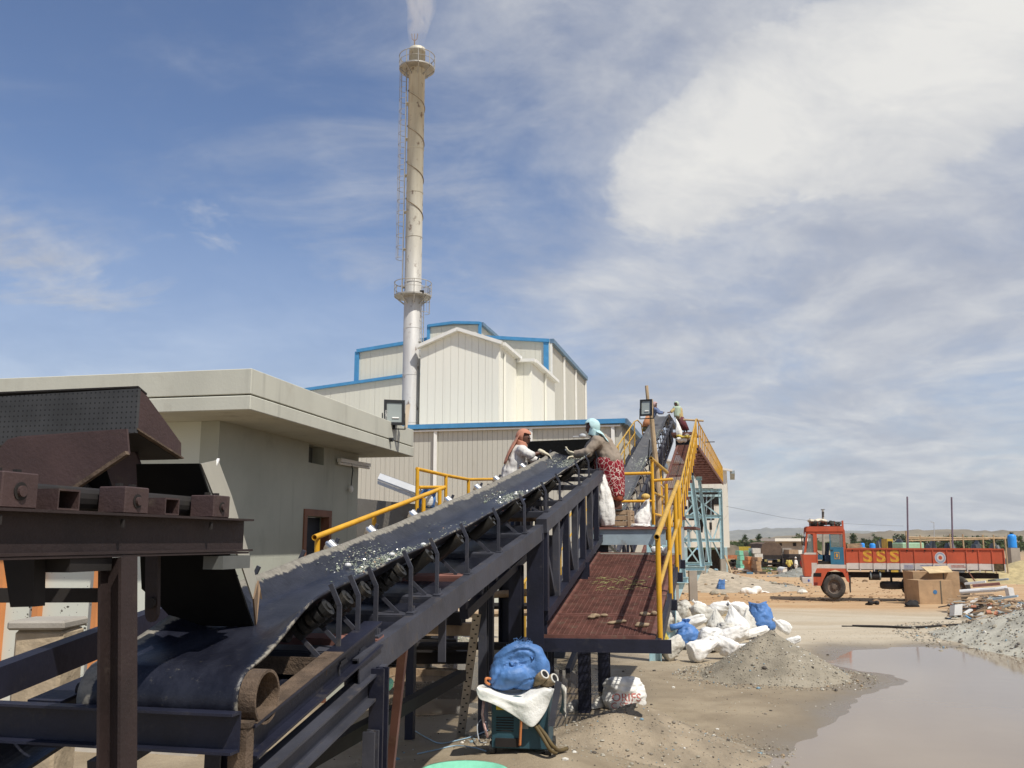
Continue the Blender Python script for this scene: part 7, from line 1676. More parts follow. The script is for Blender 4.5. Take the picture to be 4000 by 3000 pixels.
# ------------------------------------------------------------------ red lorry
TY = 42.0; tz = drop(P(3300, 2339, TY).x, TY) ; K = TY * 1.012 / 3600 / 2.212; T0 = P(3000 + 300 / 2.212, 2339, TY)
GZ = T0.z = CAMZ + raydir(3135, 2339)[1] * TY
def tp(zx, zy, dep=0.0): return Vector((T0.x + (zx - 300) * K, TY + dep, T0.z + (795 - zy) * K))
WD = 2.3
tr = thing('lorry', 'red open sided lorry with white stripe and yellow letters parked broadside', 'lorry', (T0.x, TY, T0.z))
def side_poly(name, pts, m, d0=0.0, th=.05, par=None): return MB().prism([tp(x, y, d0) for x, y in pts], Vector((0, th, 0))).build(name, m, par or tr)
# cab shell: near and far side built of pillars and panels so the door opening sees through
for d0, nm in ((0, 'cab_side'), (WD - .06, 'cab_side')):
    parts = [([(318, 432), (442, 432), (445, 500), (400, 505), (392, 612), (330, 612)], M['redp']), ([(442, 250), (455, 250), (452, 510), (440, 500)], M['redp']), ([(362, 240), (378, 240), (350, 430), (330, 430)], M['redp']),
             ([(362, 205), (690, 205), (690, 262), (355, 262)], M['redp']), ([(684, 205), (704, 230), (708, 545), (684, 545)], M['redp']), ([(420, 262), (442, 262), (442, 432), (420, 432)], M['redp'])]
    for pts, m in parts: side_poly(nm, pts, m, d0, .06)
side_poly('stripe', [(395, 500), (446, 500), (440, 512), (695, 514), (708, 545), (440, 543), (412, 600), (392, 612)], M['whitep'], -.004, .06)
dr = side_poly('door_panel', [(566, 380), (684, 380), (684, 514), (566, 512)], M['bluep'], -.006, .06)
MB().prism([tp(600, 412, -.014), tp(645, 412, -.014), tp(645, 468, -.014), tp(600, 468, -.014)], Vector((0, .008, 0))).build('emblem_frame', M['yelp'], dr)
MB().prism([tp(605, 417, -.02), tp(640, 417, -.02), tp(640, 463, -.02), tp(605, 463, -.02)], Vector((0, .005, 0))).build('emblem_ground', M['bluep'], dr)
MB().ball(tp(622, 440, -.02), (.05, .008, .09)).build('emblem', M['yelp'], dr)
wf = side_poly('door_window', [(570, 264), (684, 264), (684, 380), (570, 380)], M['glass'], .02, .01)
for pts in ([(566, 262), (574, 262), (574, 380), (566, 380)], [(574, 372), (684, 372), (684, 382), (574, 382)]): side_poly('window_frame', pts, M['bluep'], -.008, .06)
side_poly('quarter_glass', [(382, 268), (420, 268), (420, 418), (356, 418)], M['glass'], .02, .01)
side_poly('quarter_sill', [(340, 416), (442, 416), (442, 432), (330, 432)], M['whitep'], -.005, .05)
MB().prism([tp(362, 246, .05), tp(330, 425, .05), tp(330, 425, WD - .05), tp(362, 246, WD - .05)], Vector((.015, 0, .003))).build('windscreen', mat('greenish screen glass', (.16, .25, .26), .08, spec=.6, alpha=.75), tr)
MB().prism([tp(316, 432, .0), tp(328, 612, .0), tp(328, 612, WD), tp(316, 432, WD)], Vector((.04, 0, 0))).build('cab_front', M['redp'], tr)
MB().prism([tp(366, 205, -.02), tp(690, 205, -.02), tp(690, 205, WD + .02), tp(366, 205, WD + .02)], Vector((0, 0, .03))).build('cab_roof', M['redp'], tr)
MB().prism([tp(358, 243, -.03), tp(372, 208, -.03), tp(690, 208, -.03), tp(690, 243, -.03)], Vector((0, .05, 0))).build('roof_band', M['redp'], tr, bevel=.01)
MB().prism([tp(704, 262, .06), tp(704, 400, .06), tp(704, 400, WD - .06), tp(704, 262, WD - .06)], Vector((.02, 0, 0))).build('rear_window_frame', mat('pale rear glass', (.35, .4, .4), .1, alpha=.25), tr)
MB().prism([tp(706, 400, 0), tp(706, 545, 0), tp(706, 545, WD), tp(706, 400, WD)], Vector((.02, 0, 0))).build('cab_back', M['redp'], tr)
MB().box(tp(500, 500, WD / 2), (1.2, WD - .2, .12)).build('cab_floor', M['chassis'], tr)
st_ = MB().box(tp(545, 470, WD / 2), (.35, WD - .3, .35)).build('seat', mat('dark blue seat', (.02, .04, .08), .8), tr, bevel=.04)
MB().box(tp(552, 390, WD / 2), (.1, WD - .5, .6), Matrix.Rotation(.12, 3, 'Y')).build('seat_back', mat('dark blue seat', (.02, .04, .08)), tr, bevel=.03)
MB().ring(tp(470, 425, WD * .3), .22, .018, 20, 6, (.6, 0, .8)).build('steering_wheel', M['lampbk'], tr)
MB().box(tp(470, 455, WD / 2), (.3, WD - .3, .22)).build('dashboard', mat('teal dashboard', (.03, .12, .2), .6), tr)
bp_ = MB().prism([tp(302, 618, -.04), tp(388, 618, -.04), tp(388, 668, -.04), tp(310, 672, -.04), tp(302, 650, -.04)], Vector((0, WD + .08, 0))).build('bumper', M['whitep'], tr, bevel=.015)
MB().ball(tp(362, 645, -.045), (.05, .01, .06)).build('bumper_emblem', mat('blue emblem', (.1, .15, .45), .6), bp_)
side_poly('front_apron', [(392, 600), (412, 545), (708, 545), (720, 660), (700, 650), (668, 578), (600, 556), (530, 575), (490, 640), (470, 688), (392, 686)], M['redp'], -.002, .08)
side_poly('apron_stripe', [(388, 600), (400, 560), (418, 545), (404, 600), (402, 686), (388, 686)], M['whitep'], -.01, .02)
side_poly('step_recess', [(400, 583), (478, 583), (474, 614), (404, 614)], M['hole'], -.008, .02)
side_poly('lower_lamp', [(408, 660), (440, 660), (438, 684), (408, 684)], mat('dark red lamp', (.16, .02, .015), .4), -.008, .02)
def wheel(zx, zy, dep, r_, parent=tr, dual=False):
    c = tp(zx, zy, dep); wd = .26
    w_ = MB().lathe(c, [(r_ * .58, wd / 2 - .02), (r_ * .80, wd / 2), (r_ * .95, wd / 2 - .02), (r_, wd / 2 - .06), (r_, -wd / 2 + .06), (r_ * .95, -wd / 2 + .02), (r_ * .80, -wd / 2), (r_ * .58, -wd / 2 + .02)], 36, (0, -1, 0)).build('wheel', M['tyre'], parent, smooth=True)
    rm = MB().lathe(c, [(r_ * .59, wd / 2 - .02), (r_ * .55, wd / 2 - .035), (r_ * .50, .02), (r_ * .34, .0), (r_ * .30, .04), (r_ * .20, .05), (r_ * .18, .11), (0, .115)], 30, (0, -1, 0)).build('rim', M['rim'], w_)
    for k in range(8): a = k * math.pi / 4; MB().cyl(c + Vector((r_ * .27 * math.cos(a), -.03, r_ * .27 * math.sin(a))), c + Vector((r_ * .27 * math.cos(a), -.075, r_ * .27 * math.sin(a))), .016, n=6).build('wheel_nut', M['chassis'], w_)
wheel(585, 694, .12, .535); wheel(585, 694, WD - .12, .535)
for zx in (1312, 1640):
    for dep in (.14, .45, WD - .45, WD - .14): wheel(zx, 696, dep, .53)
for zx in (585, 1312, 1640): MB().cyl(tp(zx, 696, .1), tp(zx, 696, WD - .1), .07, n=10).build('axle', M['chassis'], tr)
# load bed with ribs, boards of each bay, white skirt band
RB = [706, 820, 940, 1055, 1170, 1290, 1445, 1562, 1722, 1822, 1932, 2028]
MB().box((tp(706, 0).x / 2 + tp(2022, 0).x / 2, TY + WD / 2, tp(0, 548).z), ((2022 - 706) * K, WD - .04, .08)).build('bed_floor', M['chassis'], tr)
for a, b in zip(RB, RB[1:]):
    for d0 in (0.0, WD - .05):
        side_poly('bed_panel', [(a + 3, 388), (b - 3, 388), (b - 3, 499), (a + 3, 499)], M['redp'], d0, .05); side_poly('bed_skirt', [(a + 3, 501), (b - 3, 501), (b - 3, 549), (a + 3, 549)], M['whitep'] if b < 2000 else mat('black yellow plate', (.10, .07, .03), .6, var=.5, vscale=9), d0 - .002, .05)
for x in RB: side_poly('bed_rib', [(x - 4, 385), (x + 4, 385), (x + 4, 562), (x - 4, 562)], M['redp'] if x > 700 else M['redp'], -.035, .05); side_poly('rib_foot', [(x - 5, 502), (x + 5, 502), (x + 5, 566), (x - 5, 566)], M['whitep'], -.04, .04)
MB().bar(tp(706, 385, -.01), tp(2028, 385, -.01), .07, .05).build('top_rail', M['redp'], tr); MB().bar(tp(706, 385, WD - .03), tp(2028, 385, WD - .03), .07, .05).build('top_rail', M['redp'], tr)
for x in (710, 2024): MB().box(tp(x, 467, WD / 2), (.06, WD - .02, 165 * K)).build('end_board', M['redp'], tr)
for k, x in enumerate((890, 1005, 1122)):
    vs, fs = text_mesh('S', 1.0, 0, .035); mnx, mxx = min(q.x for q in vs), max(q.x for q in vs); mnz, mxz = min(q.y for q in vs), max(q.y for q in vs)
    c = tp(x, 443, -.006); MB().add([c + Vector(((q.x - (mnx + mxx) / 2) / (mxx - mnx) * 80 * K, 0, (q.y - (mnz + mxz) / 2) / (mxz - mnz) * 98 * K)) for q in vs], fs).build('letter_s', M['yelp'], tr)
c = tp(1505, 454, -.004)
for r_, m, o_ in ((46, M['whitep'], 0), (41, mat('roundel blue grey', (.30, .36, .48), .6), .002), (29, M['whitep'], .004), (16, M['redp'], .006)):
    MB().cyl(c - Vector((0, o_, 0)), c - Vector((0, o_ + .003, 0)), r_ * K, n=36).build('roundel', m, tr)
ink = mat('faded sign ink', (.30, .32, .45), .7, var=.3, vscale=10)
for x0, x1, rows_, m in ((1195, 1270, 3, ink), (1335, 1440, 1, ink), (1455, 1550, 1, ink), (1590, 1700, 2, mat('faded red ink', (.5, .2, .16), .7, var=.3, vscale=10))):
    mb = MB(); rs = random.Random(x0)
    for r_ in range(rows_):
        x = x0
        while x < x1: w_ = rs.uniform(4, 9); mb.prism([tp(x, 512 + r_ * 11, -.008), tp(x + w_, 512 + r_ * 11, -.008), tp(x + w_, 519 + r_ * 11, -.008), tp(x, 519 + r_ * 11, -.008)], Vector((0, .004, 0))); x += w_ + 2.5
    lo_ = mb.build('lettering', m, tr); lo_['kind'] = 'stuff'
for d0 in (.7, WD - .8): MB().bar(tp(420, 600, d0), tp(2000, 600, d0), .09, .22).build('chassis_rail', M['chassis'], tr)
MB().cyl(tp(895, 606, .25), tp(990, 606, .25), .17, n=16).build('fuel_tank', M['chassis'], tr, smooth=False)
for x in (905, 985): MB().cyl(tp(x, 600, .24), tp(x + 12, 600, .24), .19, n=16).build('tank_band', mat('tank band', (.3, .35, .35), .4), tr)
MB().lathe(tp(1100, 682, .9), [(.30, -.14), (.46, -.16), (.54, -.10), (.55, 0), (.54, .10), (.46, .16), (.30, .14)], 30).build('spare_tyre', M['tyre'], tr, smooth=True)
MB().bar(tp(1100, 600, .9), tp(1100, 660, .9), .1, .1).build('spare_carrier', M['chassis'], tr)
side_poly('mud_flap', [(712, 600), (735, 600), (728, 740), (718, 740)], M['rubber'], .1, .03)
for (a, b) in (((1285, 552), (1225, 665)), ((1725, 552), (1790, 660))): MB().bar(tp(*a, .05), tp(*b, .05), .06, .05).build('guard_stay', mat('rust stay', (.25, .12, .08), .8), tr)
# roof rack and its load
rk_ = thing('roof_rack', 'dark slatted rack of loose gear on the roof of the red lorry', 'rack', tp(540, 205, WD / 2))
for x in (395, 470, 545, 620, 684): MB().bar(tp(x, 203, .1), tp(x, 160, .1), .03, .03).build('upright', M['redp'], rk_)
for y in (198, 180, 163): MB().bar(tp(390, y, .08), tp(688, y, .08), .03, .025).build('slat', M['oxdark'], rk_)
MB().bar(tp(690, 235, .03), tp(690, 152, .03), .08, .08).build('corner_post', M['redp'], rk_); MB().bar(tp(402, 205, .05), tp(402, 132, .05), .025, .025).build('corner_rod', M['oxide'], rk_)
mb = MB(); rs = random.Random(4)
for k in range(26): mb.ball(tp(rs.uniform(410, 675), rs.uniform(165, 195), rs.uniform(.2, WD - .3)), (rs.uniform(.08, .2), rs.uniform(.1, .25), rs.uniform(.05, .12)), 7, 5)
o = remesh(mb, 'gear', mat('dark netted gear', (.06, .06, .05), .9, var=.5, vscale=9), None, .05, 1, org=tp(540, 180, 1)); tag(o, 'dark tangle of netted gear heaped on the lorry roof', 'gear')
mb = MB()
for k in range(8): mb.ball(tp(410 + 18 * k, 152 + 5 * math.sin(k), .5 + .1 * (k % 3)), (.16, .35, .09), 8, 6)
o = remesh(mb, 'folded_tarpaulin', mat('cream tarpaulin', (.66, .58, .45), .85, bump=.3, bscale=12), None, .04, 2, org=tp(480, 155, .5)); tag(o, 'folded cream tarpaulin lying on the lorry roof rack', 'tarpaulin')
mb = MB()
for k in range(7): mb.box(tp(785 + 3 * (k % 3), 376 - 5 * k, .6 + .05 * k), (1.3 * .55, 1.0, .035), Matrix.Rotation(.05 * (k % 3 - 1), 3, 'Y'))
o = mb.build('board_stack', M['wood'], org=tp(785, 370, .6)); tag(o, 'low stack of boards in the front of the lorry bed', 'boards'); o['kind'] = 'stuff'

for x_, y_, d0 in ((338, 300, -.22), (338, 300, WD + .22)):
    mi = MB().box(tp(x_, y_ + 20, d0), (.05, .2, .42)).build('mirror', M['lampbk'], tr, bevel=.01); MB().bar(tp(x_ + 22, y_ - 20, d0 * .2 if d0 < 0 else WD), tp(x_, y_, d0), .025, .025).build('mirror_arm', M['chassis'], mi)
for d0 in (.3, WD - .3): MB().cyl(tp(300, 640, d0), tp(296, 640, d0), .1, n=16).build('headlight', M['lampgl'], tr)
MB().box(tp(580, 395, -.02), (.14, .03, .03)).build('door_handle', M['chassis'], dr)
for x_ in (760, 1000, 1230, 1380, 1620, 1780): MB().box(tp(x_, 398, -.012), (.05, .03, .07)).build('latch', M['chassis'], tr)
# the lorry stands slightly askew: turn it and its load about the front corner
for o in (tr, rk_, bpy.data.objects['gear'], bpy.data.objects['folded_tarpaulin'], bpy.data.objects['board_stack']):
    q = o.location - T0; q.x *= .897; q.y *= .9; o.location = T0 + Matrix.Rotation(R(-15), 3, 'Z') @ q; o.rotation_euler = (0, 0, R(-15)); o.scale = (.897, .9, 1)

# ------------------------------------------------------------------ boxes and debris in front of the lorry
def carton(label, u0, u1, v0, v1, Y, dep, rz, dot=False):
    a, b = P(u0, v1, Y), P(u1, v1, Y); zb = drop((a.x + b.x) / 2, Y) - .02; zt = P(u0, v0, Y).z; w_ = b.x - a.x; c = Vector(((a.x + b.x) / 2, Y + dep / 2, 0)); r = Matrix.Rotation(rz, 3, 'Z')
    t_ = thing('carton', label, 'box', (c.x, c.y, zb)); tk = .03
    for x, y, sx_, sy_ in ((0, -dep / 2, w_, tk), (0, dep / 2, w_, tk), (-w_ / 2 + tk / 2, 0, tk, dep - tk), (w_ / 2 - tk / 2, 0, tk, dep - tk)): MB().box(c + r @ Vector((x, y, (zb + zt) / 2)), (sx_, sy_, zt - zb), r).build('side', M['card'], t_)
    MB().box(c + r @ Vector((0, 0, zt + .004)), (w_ + .01, dep + .02, .02), r).build('lid', M['card'], t_)
    MB().box(c + r @ Vector((w_ * .16, -dep / 2 - .018, (zb + zt) / 2)), (.05, .012, zt - zb - .02), r).build('strap', mat('dark strap', (.12, .10, .07), .7), t_)
    if dot: MB().cyl(c + r @ Vector((-w_ * .02, -dep / 2 - .016, (zb + zt) / 2 + .02)), c + r @ Vector((-w_ * .02, -dep / 2 - .024, (zb + zt) / 2 + .02)), .085, n=24).build('blue_dot', mat('blue print dot', (.05, .16, .32), .6), t_)
    return t_
carton('large tan board box with a blue dot in front of the lorry rear wheels', 3588, 3722, 2268, 2358, 37.5, 1.0, .06, True)
carton('tall tan board box standing behind the one with the blue dot', 3578, 3755, 2234, 2352, 39.0, 1.1, -.05)
o = MB().prism([P(3600, 2217, 38.6), P(3700, 2212, 39.4), P(3722, 2236, 38.4), P(3630, 2240, 37.6)], UP * .03).build('board_sheet', mat('pale board', (.55, .42, .24), .8), org=P(3650, 2225, 38.5)); tag(o, 'pale board sheet tilted on top of the tall box', 'board')
rs = random.Random(14)
o = MB().tube([P(3750, 2312, 35), P(3830, 2306, 34.6), P(3890, 2303, 34.2), P(3935, 2296, 34)], .08, 8).build('gutter', M['plasticw'], org=P(3840, 2305, 34.5)); tag(o, 'long white gutter length lying across the debris pile', 'gutter')
o = MB().prism([P(3938, 2298, 33), P(3958, 2296, 33), P(3966, 2334, 33), P(3946, 2336, 33)], Vector((.02, .3, 0))).build('gutter_piece', M['plasticw'], org=P(3950, 2315, 33)); tag(o, 'short white gutter piece standing at the right end of the debris', 'gutter')
o = MB().prism([P(3730, 2362, 26), P(3760, 2358, 26), P(3758, 2402, 26), P(3728, 2404, 26)], Vector((.05, .4, -.05))).build('white_sheet', M['plasticw'], org=P(3745, 2380, 26)); tag(o, 'white plastic sheet lying at the front of the debris', 'sheet')
DL = ['brown plank under the white gutter', 'dark plank sticking out left of the debris', 'pale batten across the debris front', 'rusty sheet offcut behind the white gutter', 'grey sheet offcut beside the rubble heap', 'white sheet scrap behind the boxes', 'dark board lying flat at the debris front', 'long thin batten pointing at the rubble heap', 'tan board leaning by the rubble heap', 'pale bluish sheet at the top of the debris']
for i, (u0, v0, u1, v1, Y, th, m) in enumerate(((3740, 2330, 3880, 2322, 33, .10, 'wood'), (3665, 2372, 3790, 2352, 30, .05, 'oxdark'), (3700, 2352, 3900, 2358, 29, .05, 'card'), (3800, 2288, 3905, 2280, 38, .2, 'primer'), (3880, 2340, 3975, 2328, 30, .12, 'tealg'), (3770, 2280, 3850, 2272, 39, .16, 'plasticw'), (3760, 2378, 3870, 2376, 27, .07, 'oxdark'), (3700, 2340, 3990, 2346, 31, .04, 'wood'), (3800, 2392, 3920, 2368, 25.5, .05, 'card'), (3860, 2268, 3940, 2262, 41, .14, 'tealg'))):
    a, b = P(u0, v0, Y), P(u1, v1, Y - .4); a.z = max(a.z, drop(a.x, a.y) + .03); b.z = max(b.z, drop(b.x, b.y) + .03)
    o = MB().bar(a, b, th * 3, th * .5).build('debris_board', M[m], org=a); tag(o, DL[i], 'board', 'boards in the debris by the lorry')
mb = MB(); mdb = bpy.data.materials.new('debris bits'); mdb.use_nodes = True; t = NT(mdb.node_tree); ri = t.add('ShaderNodeNewGeometry').outputs['Random Per Island']
t.add('ShaderNodeOutputMaterial', {'Surface': t.add('ShaderNodeBsdfPrincipled', {'Base Color': t.ramp(ri, [(0, (.28, .2, .13)), (.3, (.10, .08, .06)), (.5, (.45, .33, .2)), (.68, (.66, .66, .63)), (.82, (.3, .34, .34)), (.93, (.45, .18, .1)), (.97, (.1, .25, .4))], 'CONSTANT'), 'Roughness': .8}).outputs[0]})
for k in range(620):
    u, v = rs.uniform(3700, 4060), rs.uniform(2275, 2410); Y = 39 - (v - 2275) * .10; c = P(u, v, Y); zg = drop(c.x, c.y); s_ = rs.uniform(.03, .14)
    mb.box((c.x, c.y, zg + rs.uniform(0, .35) * max(0, 1 - abs(u - 3880) / 220)), (s_ * rs.uniform(1, 4), s_, s_ * .4), Matrix.Rotation(rs.random() * 3, 3, 'Z') @ Matrix.Rotation(rs.uniform(-.5, .5), 3, 'Y'))
tag(mb.build('rubble', mdb), 'loose mixed rubble around the debris boards', 'rubble', kind='stuff')
# litter on the open ground
for i, (u, v, Y_, s_, m, lab) in enumerate(((2935, 2310, 46, .55, 'sack', 'white crumpled sack on the tan ground left of the lorry'), (2985, 2308, 46, .2, 'sack', 'small white scrap right of the crumpled sack'), (2818, 2308, 44, .3, 'sackb', 'blue drum like sack standing by the widest trestle pier'), (2795, 2300, 44.5, .3, 'sack', 'white sack beside the blue one by the trestle pier'), (3560, 2362, 37, .35, 'oxdark', 'dark clod left of the tan boxes'), (3408, 2355, 38, .25, 'oxdark', 'small dark clod on the road between lorry wheels'), (2780, 2385, 26, .3, 'debris', 'small grey rubble knob behind the sack pile'))):
    if m == 'sackb': c = G(u, 2311); place_sack('sack', lab, c, 70, .42, .4, .62, 'open', 'sackb'); continue
    c = G(u, v + 8); mb = MB(); rr = random.Random(i + 30)
    for k in range(7): mb.ball(c + Vector((rr.uniform(-s_, s_) * .8, rr.uniform(-.15, .15), s_ * rr.uniform(.05, .4))), (s_ * rr.uniform(.3, .5), s_ * .4, s_ * rr.uniform(.2, .4)), 7, 5)
    o = remesh(mb, 'crumpled_scrap', M[m], None, .04, 1, org=c); tag(o, lab, 'scrap')
curve_cable('ground_hose', [gg(3330, 2448, .02), gg(3450, 2452, .03), gg(3560, 2456, .03), gg(3690, 2448, .03), gg(3800, 2440, .02)], .028, M['oxdark'], 'dark hose lying across the pale ground in front of the debris', 'hose')
o = MB().bar(gg(3290, 2448), gg(3362, 2449), .06, .03).build('loose_stick', M['oxdark'], org=gg(3290, 2448)); tag(o, 'short dark stick on the pale ground beyond the heap', 'stick')
o = MB().cyl(gg(2718, 2290, .05), gg(2790, 2302, .05), .05, n=8).build('red_pipe', mat('red pipe', (.5, .1, .06), .6), org=gg(2718, 2290)); tag(o, 'thin red pipe lying by the trestle pier', 'pipe')
o = MB().bar(P(2800, 2364, 26.5), P(2905, 2366, 26.5), .35, .16).build('timber_beam', mat('pale timber', (.52, .40, .2), .8), org=P(2800, 2364, 26.5)); o.location.z += drop(P(2850, 2364, 26.5).x, 26.5) - P(2850, 2365, 26.5).z + .08; tag(o, 'pale timber beam lying behind the sack pile', 'timber')

# ------------------------------------------------------------------ yard far behind
def truck_far(label, u0, u1, vt, vb, Y, load, body, ratio=.42):
    a, b = P(u0, vb, Y), P(u1, vb, Y); zg = drop((a.x + b.x) / 2, Y); w_ = b.x - a.x; h_ = P(u0, vt, Y).z - zg; cx = (a.x + b.x) / 2; L = 6.5
    t_ = thing('lorry', label, 'lorry', (cx, Y, zg)); z0 = zg + h_ * ratio
    rows = []
    for k in range(7):
        y = Y + L * k / 6; rows.append([(cx + w_ / 2 * q * (1.02 - .10 * max(0, zq - .5)), y, z0 + (h_ * (1 - ratio)) * (zq + .05 * mn.noise(Vector((q * 2, y, zq * 3))))) for q, zq in ((-.98, 0), (-1.0, .5), (-.9, .86), (-.45, 1.0), (.1, .98), (.6, .92), (.95, .75), (1.0, .4), (.98, 0))])
    mb = MB().grid(rows); mb.f.append(tuple(range(9))); mb.f.append(tuple(54 + i for i in range(8, -1, -1))); mb.build('covered_load', load, t_, smooth=False)
    MB().box((cx, Y - .06, z0 - .22), (w_ * .96, .12, .46)).build('tailboard', body, t_); MB().box((cx, Y + L / 2, z0 - .1), (w_ * .94, L, .16)).build('bed', M['chassis'], t_)
    for sx_ in (-1, 1):
        for yy_ in (.5, 1.7, 6.2):
            w2 = MB().cyl((cx + sx_ * (w_ / 2 - .12), Y + yy_, zg + .5), (cx + sx_ * (w_ / 2 - .62), Y + yy_, zg + .5), .5, n=18).build('wheel', M['tyre'], t_)
        MB().box((cx + sx_ * w_ * .32, Y - .08, z0 - .62), (.3, .1, .25)).build('tail_lamp_box', mat('dull yellow lamp', (.35, .3, .12), .6), t_)
    MB().cyl((cx - w_ / 2 + .2, Y + .5, zg + .5), (cx + w_ / 2 - .2, Y + .5, zg + .5), .14, n=10).build('axle', M['chassis'], t_)
    MB().box((cx, Y + L + .9, zg + h_ * .45), (w_ * .9, 1.6, h_ * .62)).build('cab', body, t_)
    MB().bar((cx - w_ * .45, Y - .1, zg + .62), (cx + w_ * .45, Y - .1, zg + .62), .1, .12).build('rear_bumper', M['chassis'], t_)
truck_far('dark lorry under a brown tarpaulin seen from behind in the yard', 2977, 3056, 2118, 2206, 112, M['tarp'], M['chassis'], .50)
truck_far('orange tailed lorry with a grey covered load beside the trestle tower', 2838, 2890, 2128, 2200, 115, M['tarpg'], mat('faded orange paint', (.42, .16, .07), .7), .55)
def tree(label, u, vb, vt, wpx, Y, colr, seed, kind='round', group='trees beyond the yard'):
    b_ = P(u, vb, Y); b_.z = drop(b_.x, b_.y); top = P(u, vt, Y).z; h_ = top - b_.z; w_ = wpx * Y / 3600; rs = random.Random(seed)
    t_ = thing('tree', label, 'tree', b_, group); mb = MB(); mb.tube([b_ - UP * .3, b_ + UP * h_ * .3, b_ + UP * h_ * .75 + Vector((.1, 0, 0))], .1, 6, rs=[h_ * .03, h_ * .022, h_ * .01])
    for k in range(4): a = rs.random() * 6.28; mb.tube([b_ + UP * h_ * (.25 + .1 * k), b_ + UP * h_ * (.42 + .1 * k) + Vector((w_ * .25 * math.cos(a), w_ * .25 * math.sin(a), 0))], .05, 5, rs=[h_ * .012, h_ * .006])
    mb.build('trunk', mat('bark', (.12, .09, .06), .9), t_); mb = MB()
    clumps = []
    for k in range(26):
        z = rs.uniform(.06, .97); r = (1.1 - z) * 1.3 if kind == 'cone' else 1.25 * math.sin(math.pi * min(1, z * .85 + .12)) ** .7
        a = rs.random() * 6.28; q = rs.random() ** .5; clumps.append(b_ + Vector((w_ * .60 * r * q * math.cos(a), w_ * .60 * r * q * math.sin(a), h_ * z)))
    for c_ in clumps:
        for k in range(46):
            d_ = Vector((rs.gauss(0, 1), rs.gauss(0, 1), rs.gauss(0, .8))) * (w_ * .08); s_ = w_ * rs.uniform(.035, .075); p_ = c_ + d_; x = Vector((rs.gauss(0, 1), rs.gauss(0, 1), rs.gauss(0, .6))).normalized(); y = x.cross(Vector((rs.gauss(0, 1), rs.gauss(0, 1), rs.gauss(0, 1)))).normalized()
            k0 = len(mb.v); mb.v += [p_ - x * s_, p_ + y * s_ * .6, p_ + x * s_, p_ - y * s_ * .6]; mb.f.append((k0, k0 + 1, k0 + 2, k0 + 3))
    cr = mb.build('crown', mat('foliage %s' % (colr,), colr, .7, var=.4, vscale=.6), t_); cr['kind'] = 'stuff'
GA, GB, GC = (.045, .075, .022), (.075, .11, .03), (.11, .13, .04)
TL = [(2912, 2138, 2090, 34, 300, GA, 'cone', 'tall pointed dark tree left of the brown lorry'), (2888, 2140, 2110, 26, 320, GB, 'round', 'low bushy tree beside the white loading building'), (2938, 2142, 2112, 34, 310, GB, 'round', 'low bushy tree between the two pointed trees'), (2964, 2138, 2086, 34, 300, GA, 'cone', 'second pointed dark tree just left of the brown lorry'), (3004, 2130, 2100, 24, 330, GA, 'round', 'small dark tree above the brown lorry'), (3022, 2128, 2105, 20, 340, GB, 'round', 'tiny tree right of the brown lorry top'),
 (3117, 2125, 2086, 46, 330, GC, 'round', 'yellow green tree above the low flat roofed building'), (3070, 2122, 2102, 26, 360, GA, 'round', 'dark bush over the left end of the flat roofed building'), (3337, 2132, 2086, 40, 290, GA, 'cone', 'dark pointed tree right of the lorry cab'), (3378, 2130, 2100, 30, 300, GA, 'round', 'dark bush right of the pointed tree behind the lorry'), (3420, 2130, 2088, 40, 300, GA, 'round', 'dark tree with a tall tip behind the blue tanks'), (3442, 2132, 2102, 40, 290, GB, 'round', 'mid green bush left of the black sheeting'), (3516, 2130, 2090, 60, 300, (.06, .085, .04), 'round', 'broad grey green tree behind the yellow loader'),
 (3575, 2132, 2098, 46, 310, GA, 'round', 'dark tree right of the yellow loader'), (3620, 2130, 2098, 50, 310, GB, 'round', 'bushy tree behind the pale green tank'), (3670, 2132, 2096, 50, 310, GA, 'round', 'dark tree behind the left of the pole fence'), (3720, 2130, 2094, 56, 310, GB, 'round', 'bushy tree above the middle of the pole fence'), (3775, 2130, 2096, 54, 310, GA, 'round', 'dark tree above the right of the pole fence'), (3835, 2128, 2098, 60, 310, GB, 'round', 'bushy tree left of the tall blue tank'), (3890, 2130, 2100, 50, 310, GA, 'round', 'dark tree just left of the tall blue tank'), (3950, 2125, 2078, 34, 300, GA, 'cone', 'tall dark tree showing above the tall blue tank'), (3985, 2130, 2096, 44, 300, GB, 'round', 'bushy tree at the right edge of the picture')]
for i, (u, vb, vt, wpx, Y, colr, kind, lab) in enumerate(TL): tree(lab, u, vb, vt, wpx * 1.15, Y, colr, 200 + i, kind)
mb = MB(); rs = random.Random(77)
for k in range(9000):
    u = rs.uniform(2560, 4150); Y = rs.uniform(330, 520); c = P(u, 2120, Y); c.z = drop(c.x, c.y) + rs.uniform(0, 5.0) * (.5 + .7 * mn.noise(Vector((u * .02, 0, 3)))); s_ = rs.uniform(.5, 1.3)
    x = Vector((rs.gauss(0, 1), rs.gauss(0, .5), rs.gauss(0, .7))).normalized(); y = x.cross(Vector((0, 1, 0))).normalized(); k0 = len(mb.v); mb.v += [c - x * s_, c + y * s_ * .6, c + x * s_, c - y * s_ * .6]; mb.f.append((k0, k0 + 1, k0 + 2, k0 + 3))
tag(mb.build('scrub', mat('far scrub', (.07, .095, .03), .8, var=.5, vscale=.1)), 'belt of low green scrub beyond the yard', 'scrub', kind='stuff')
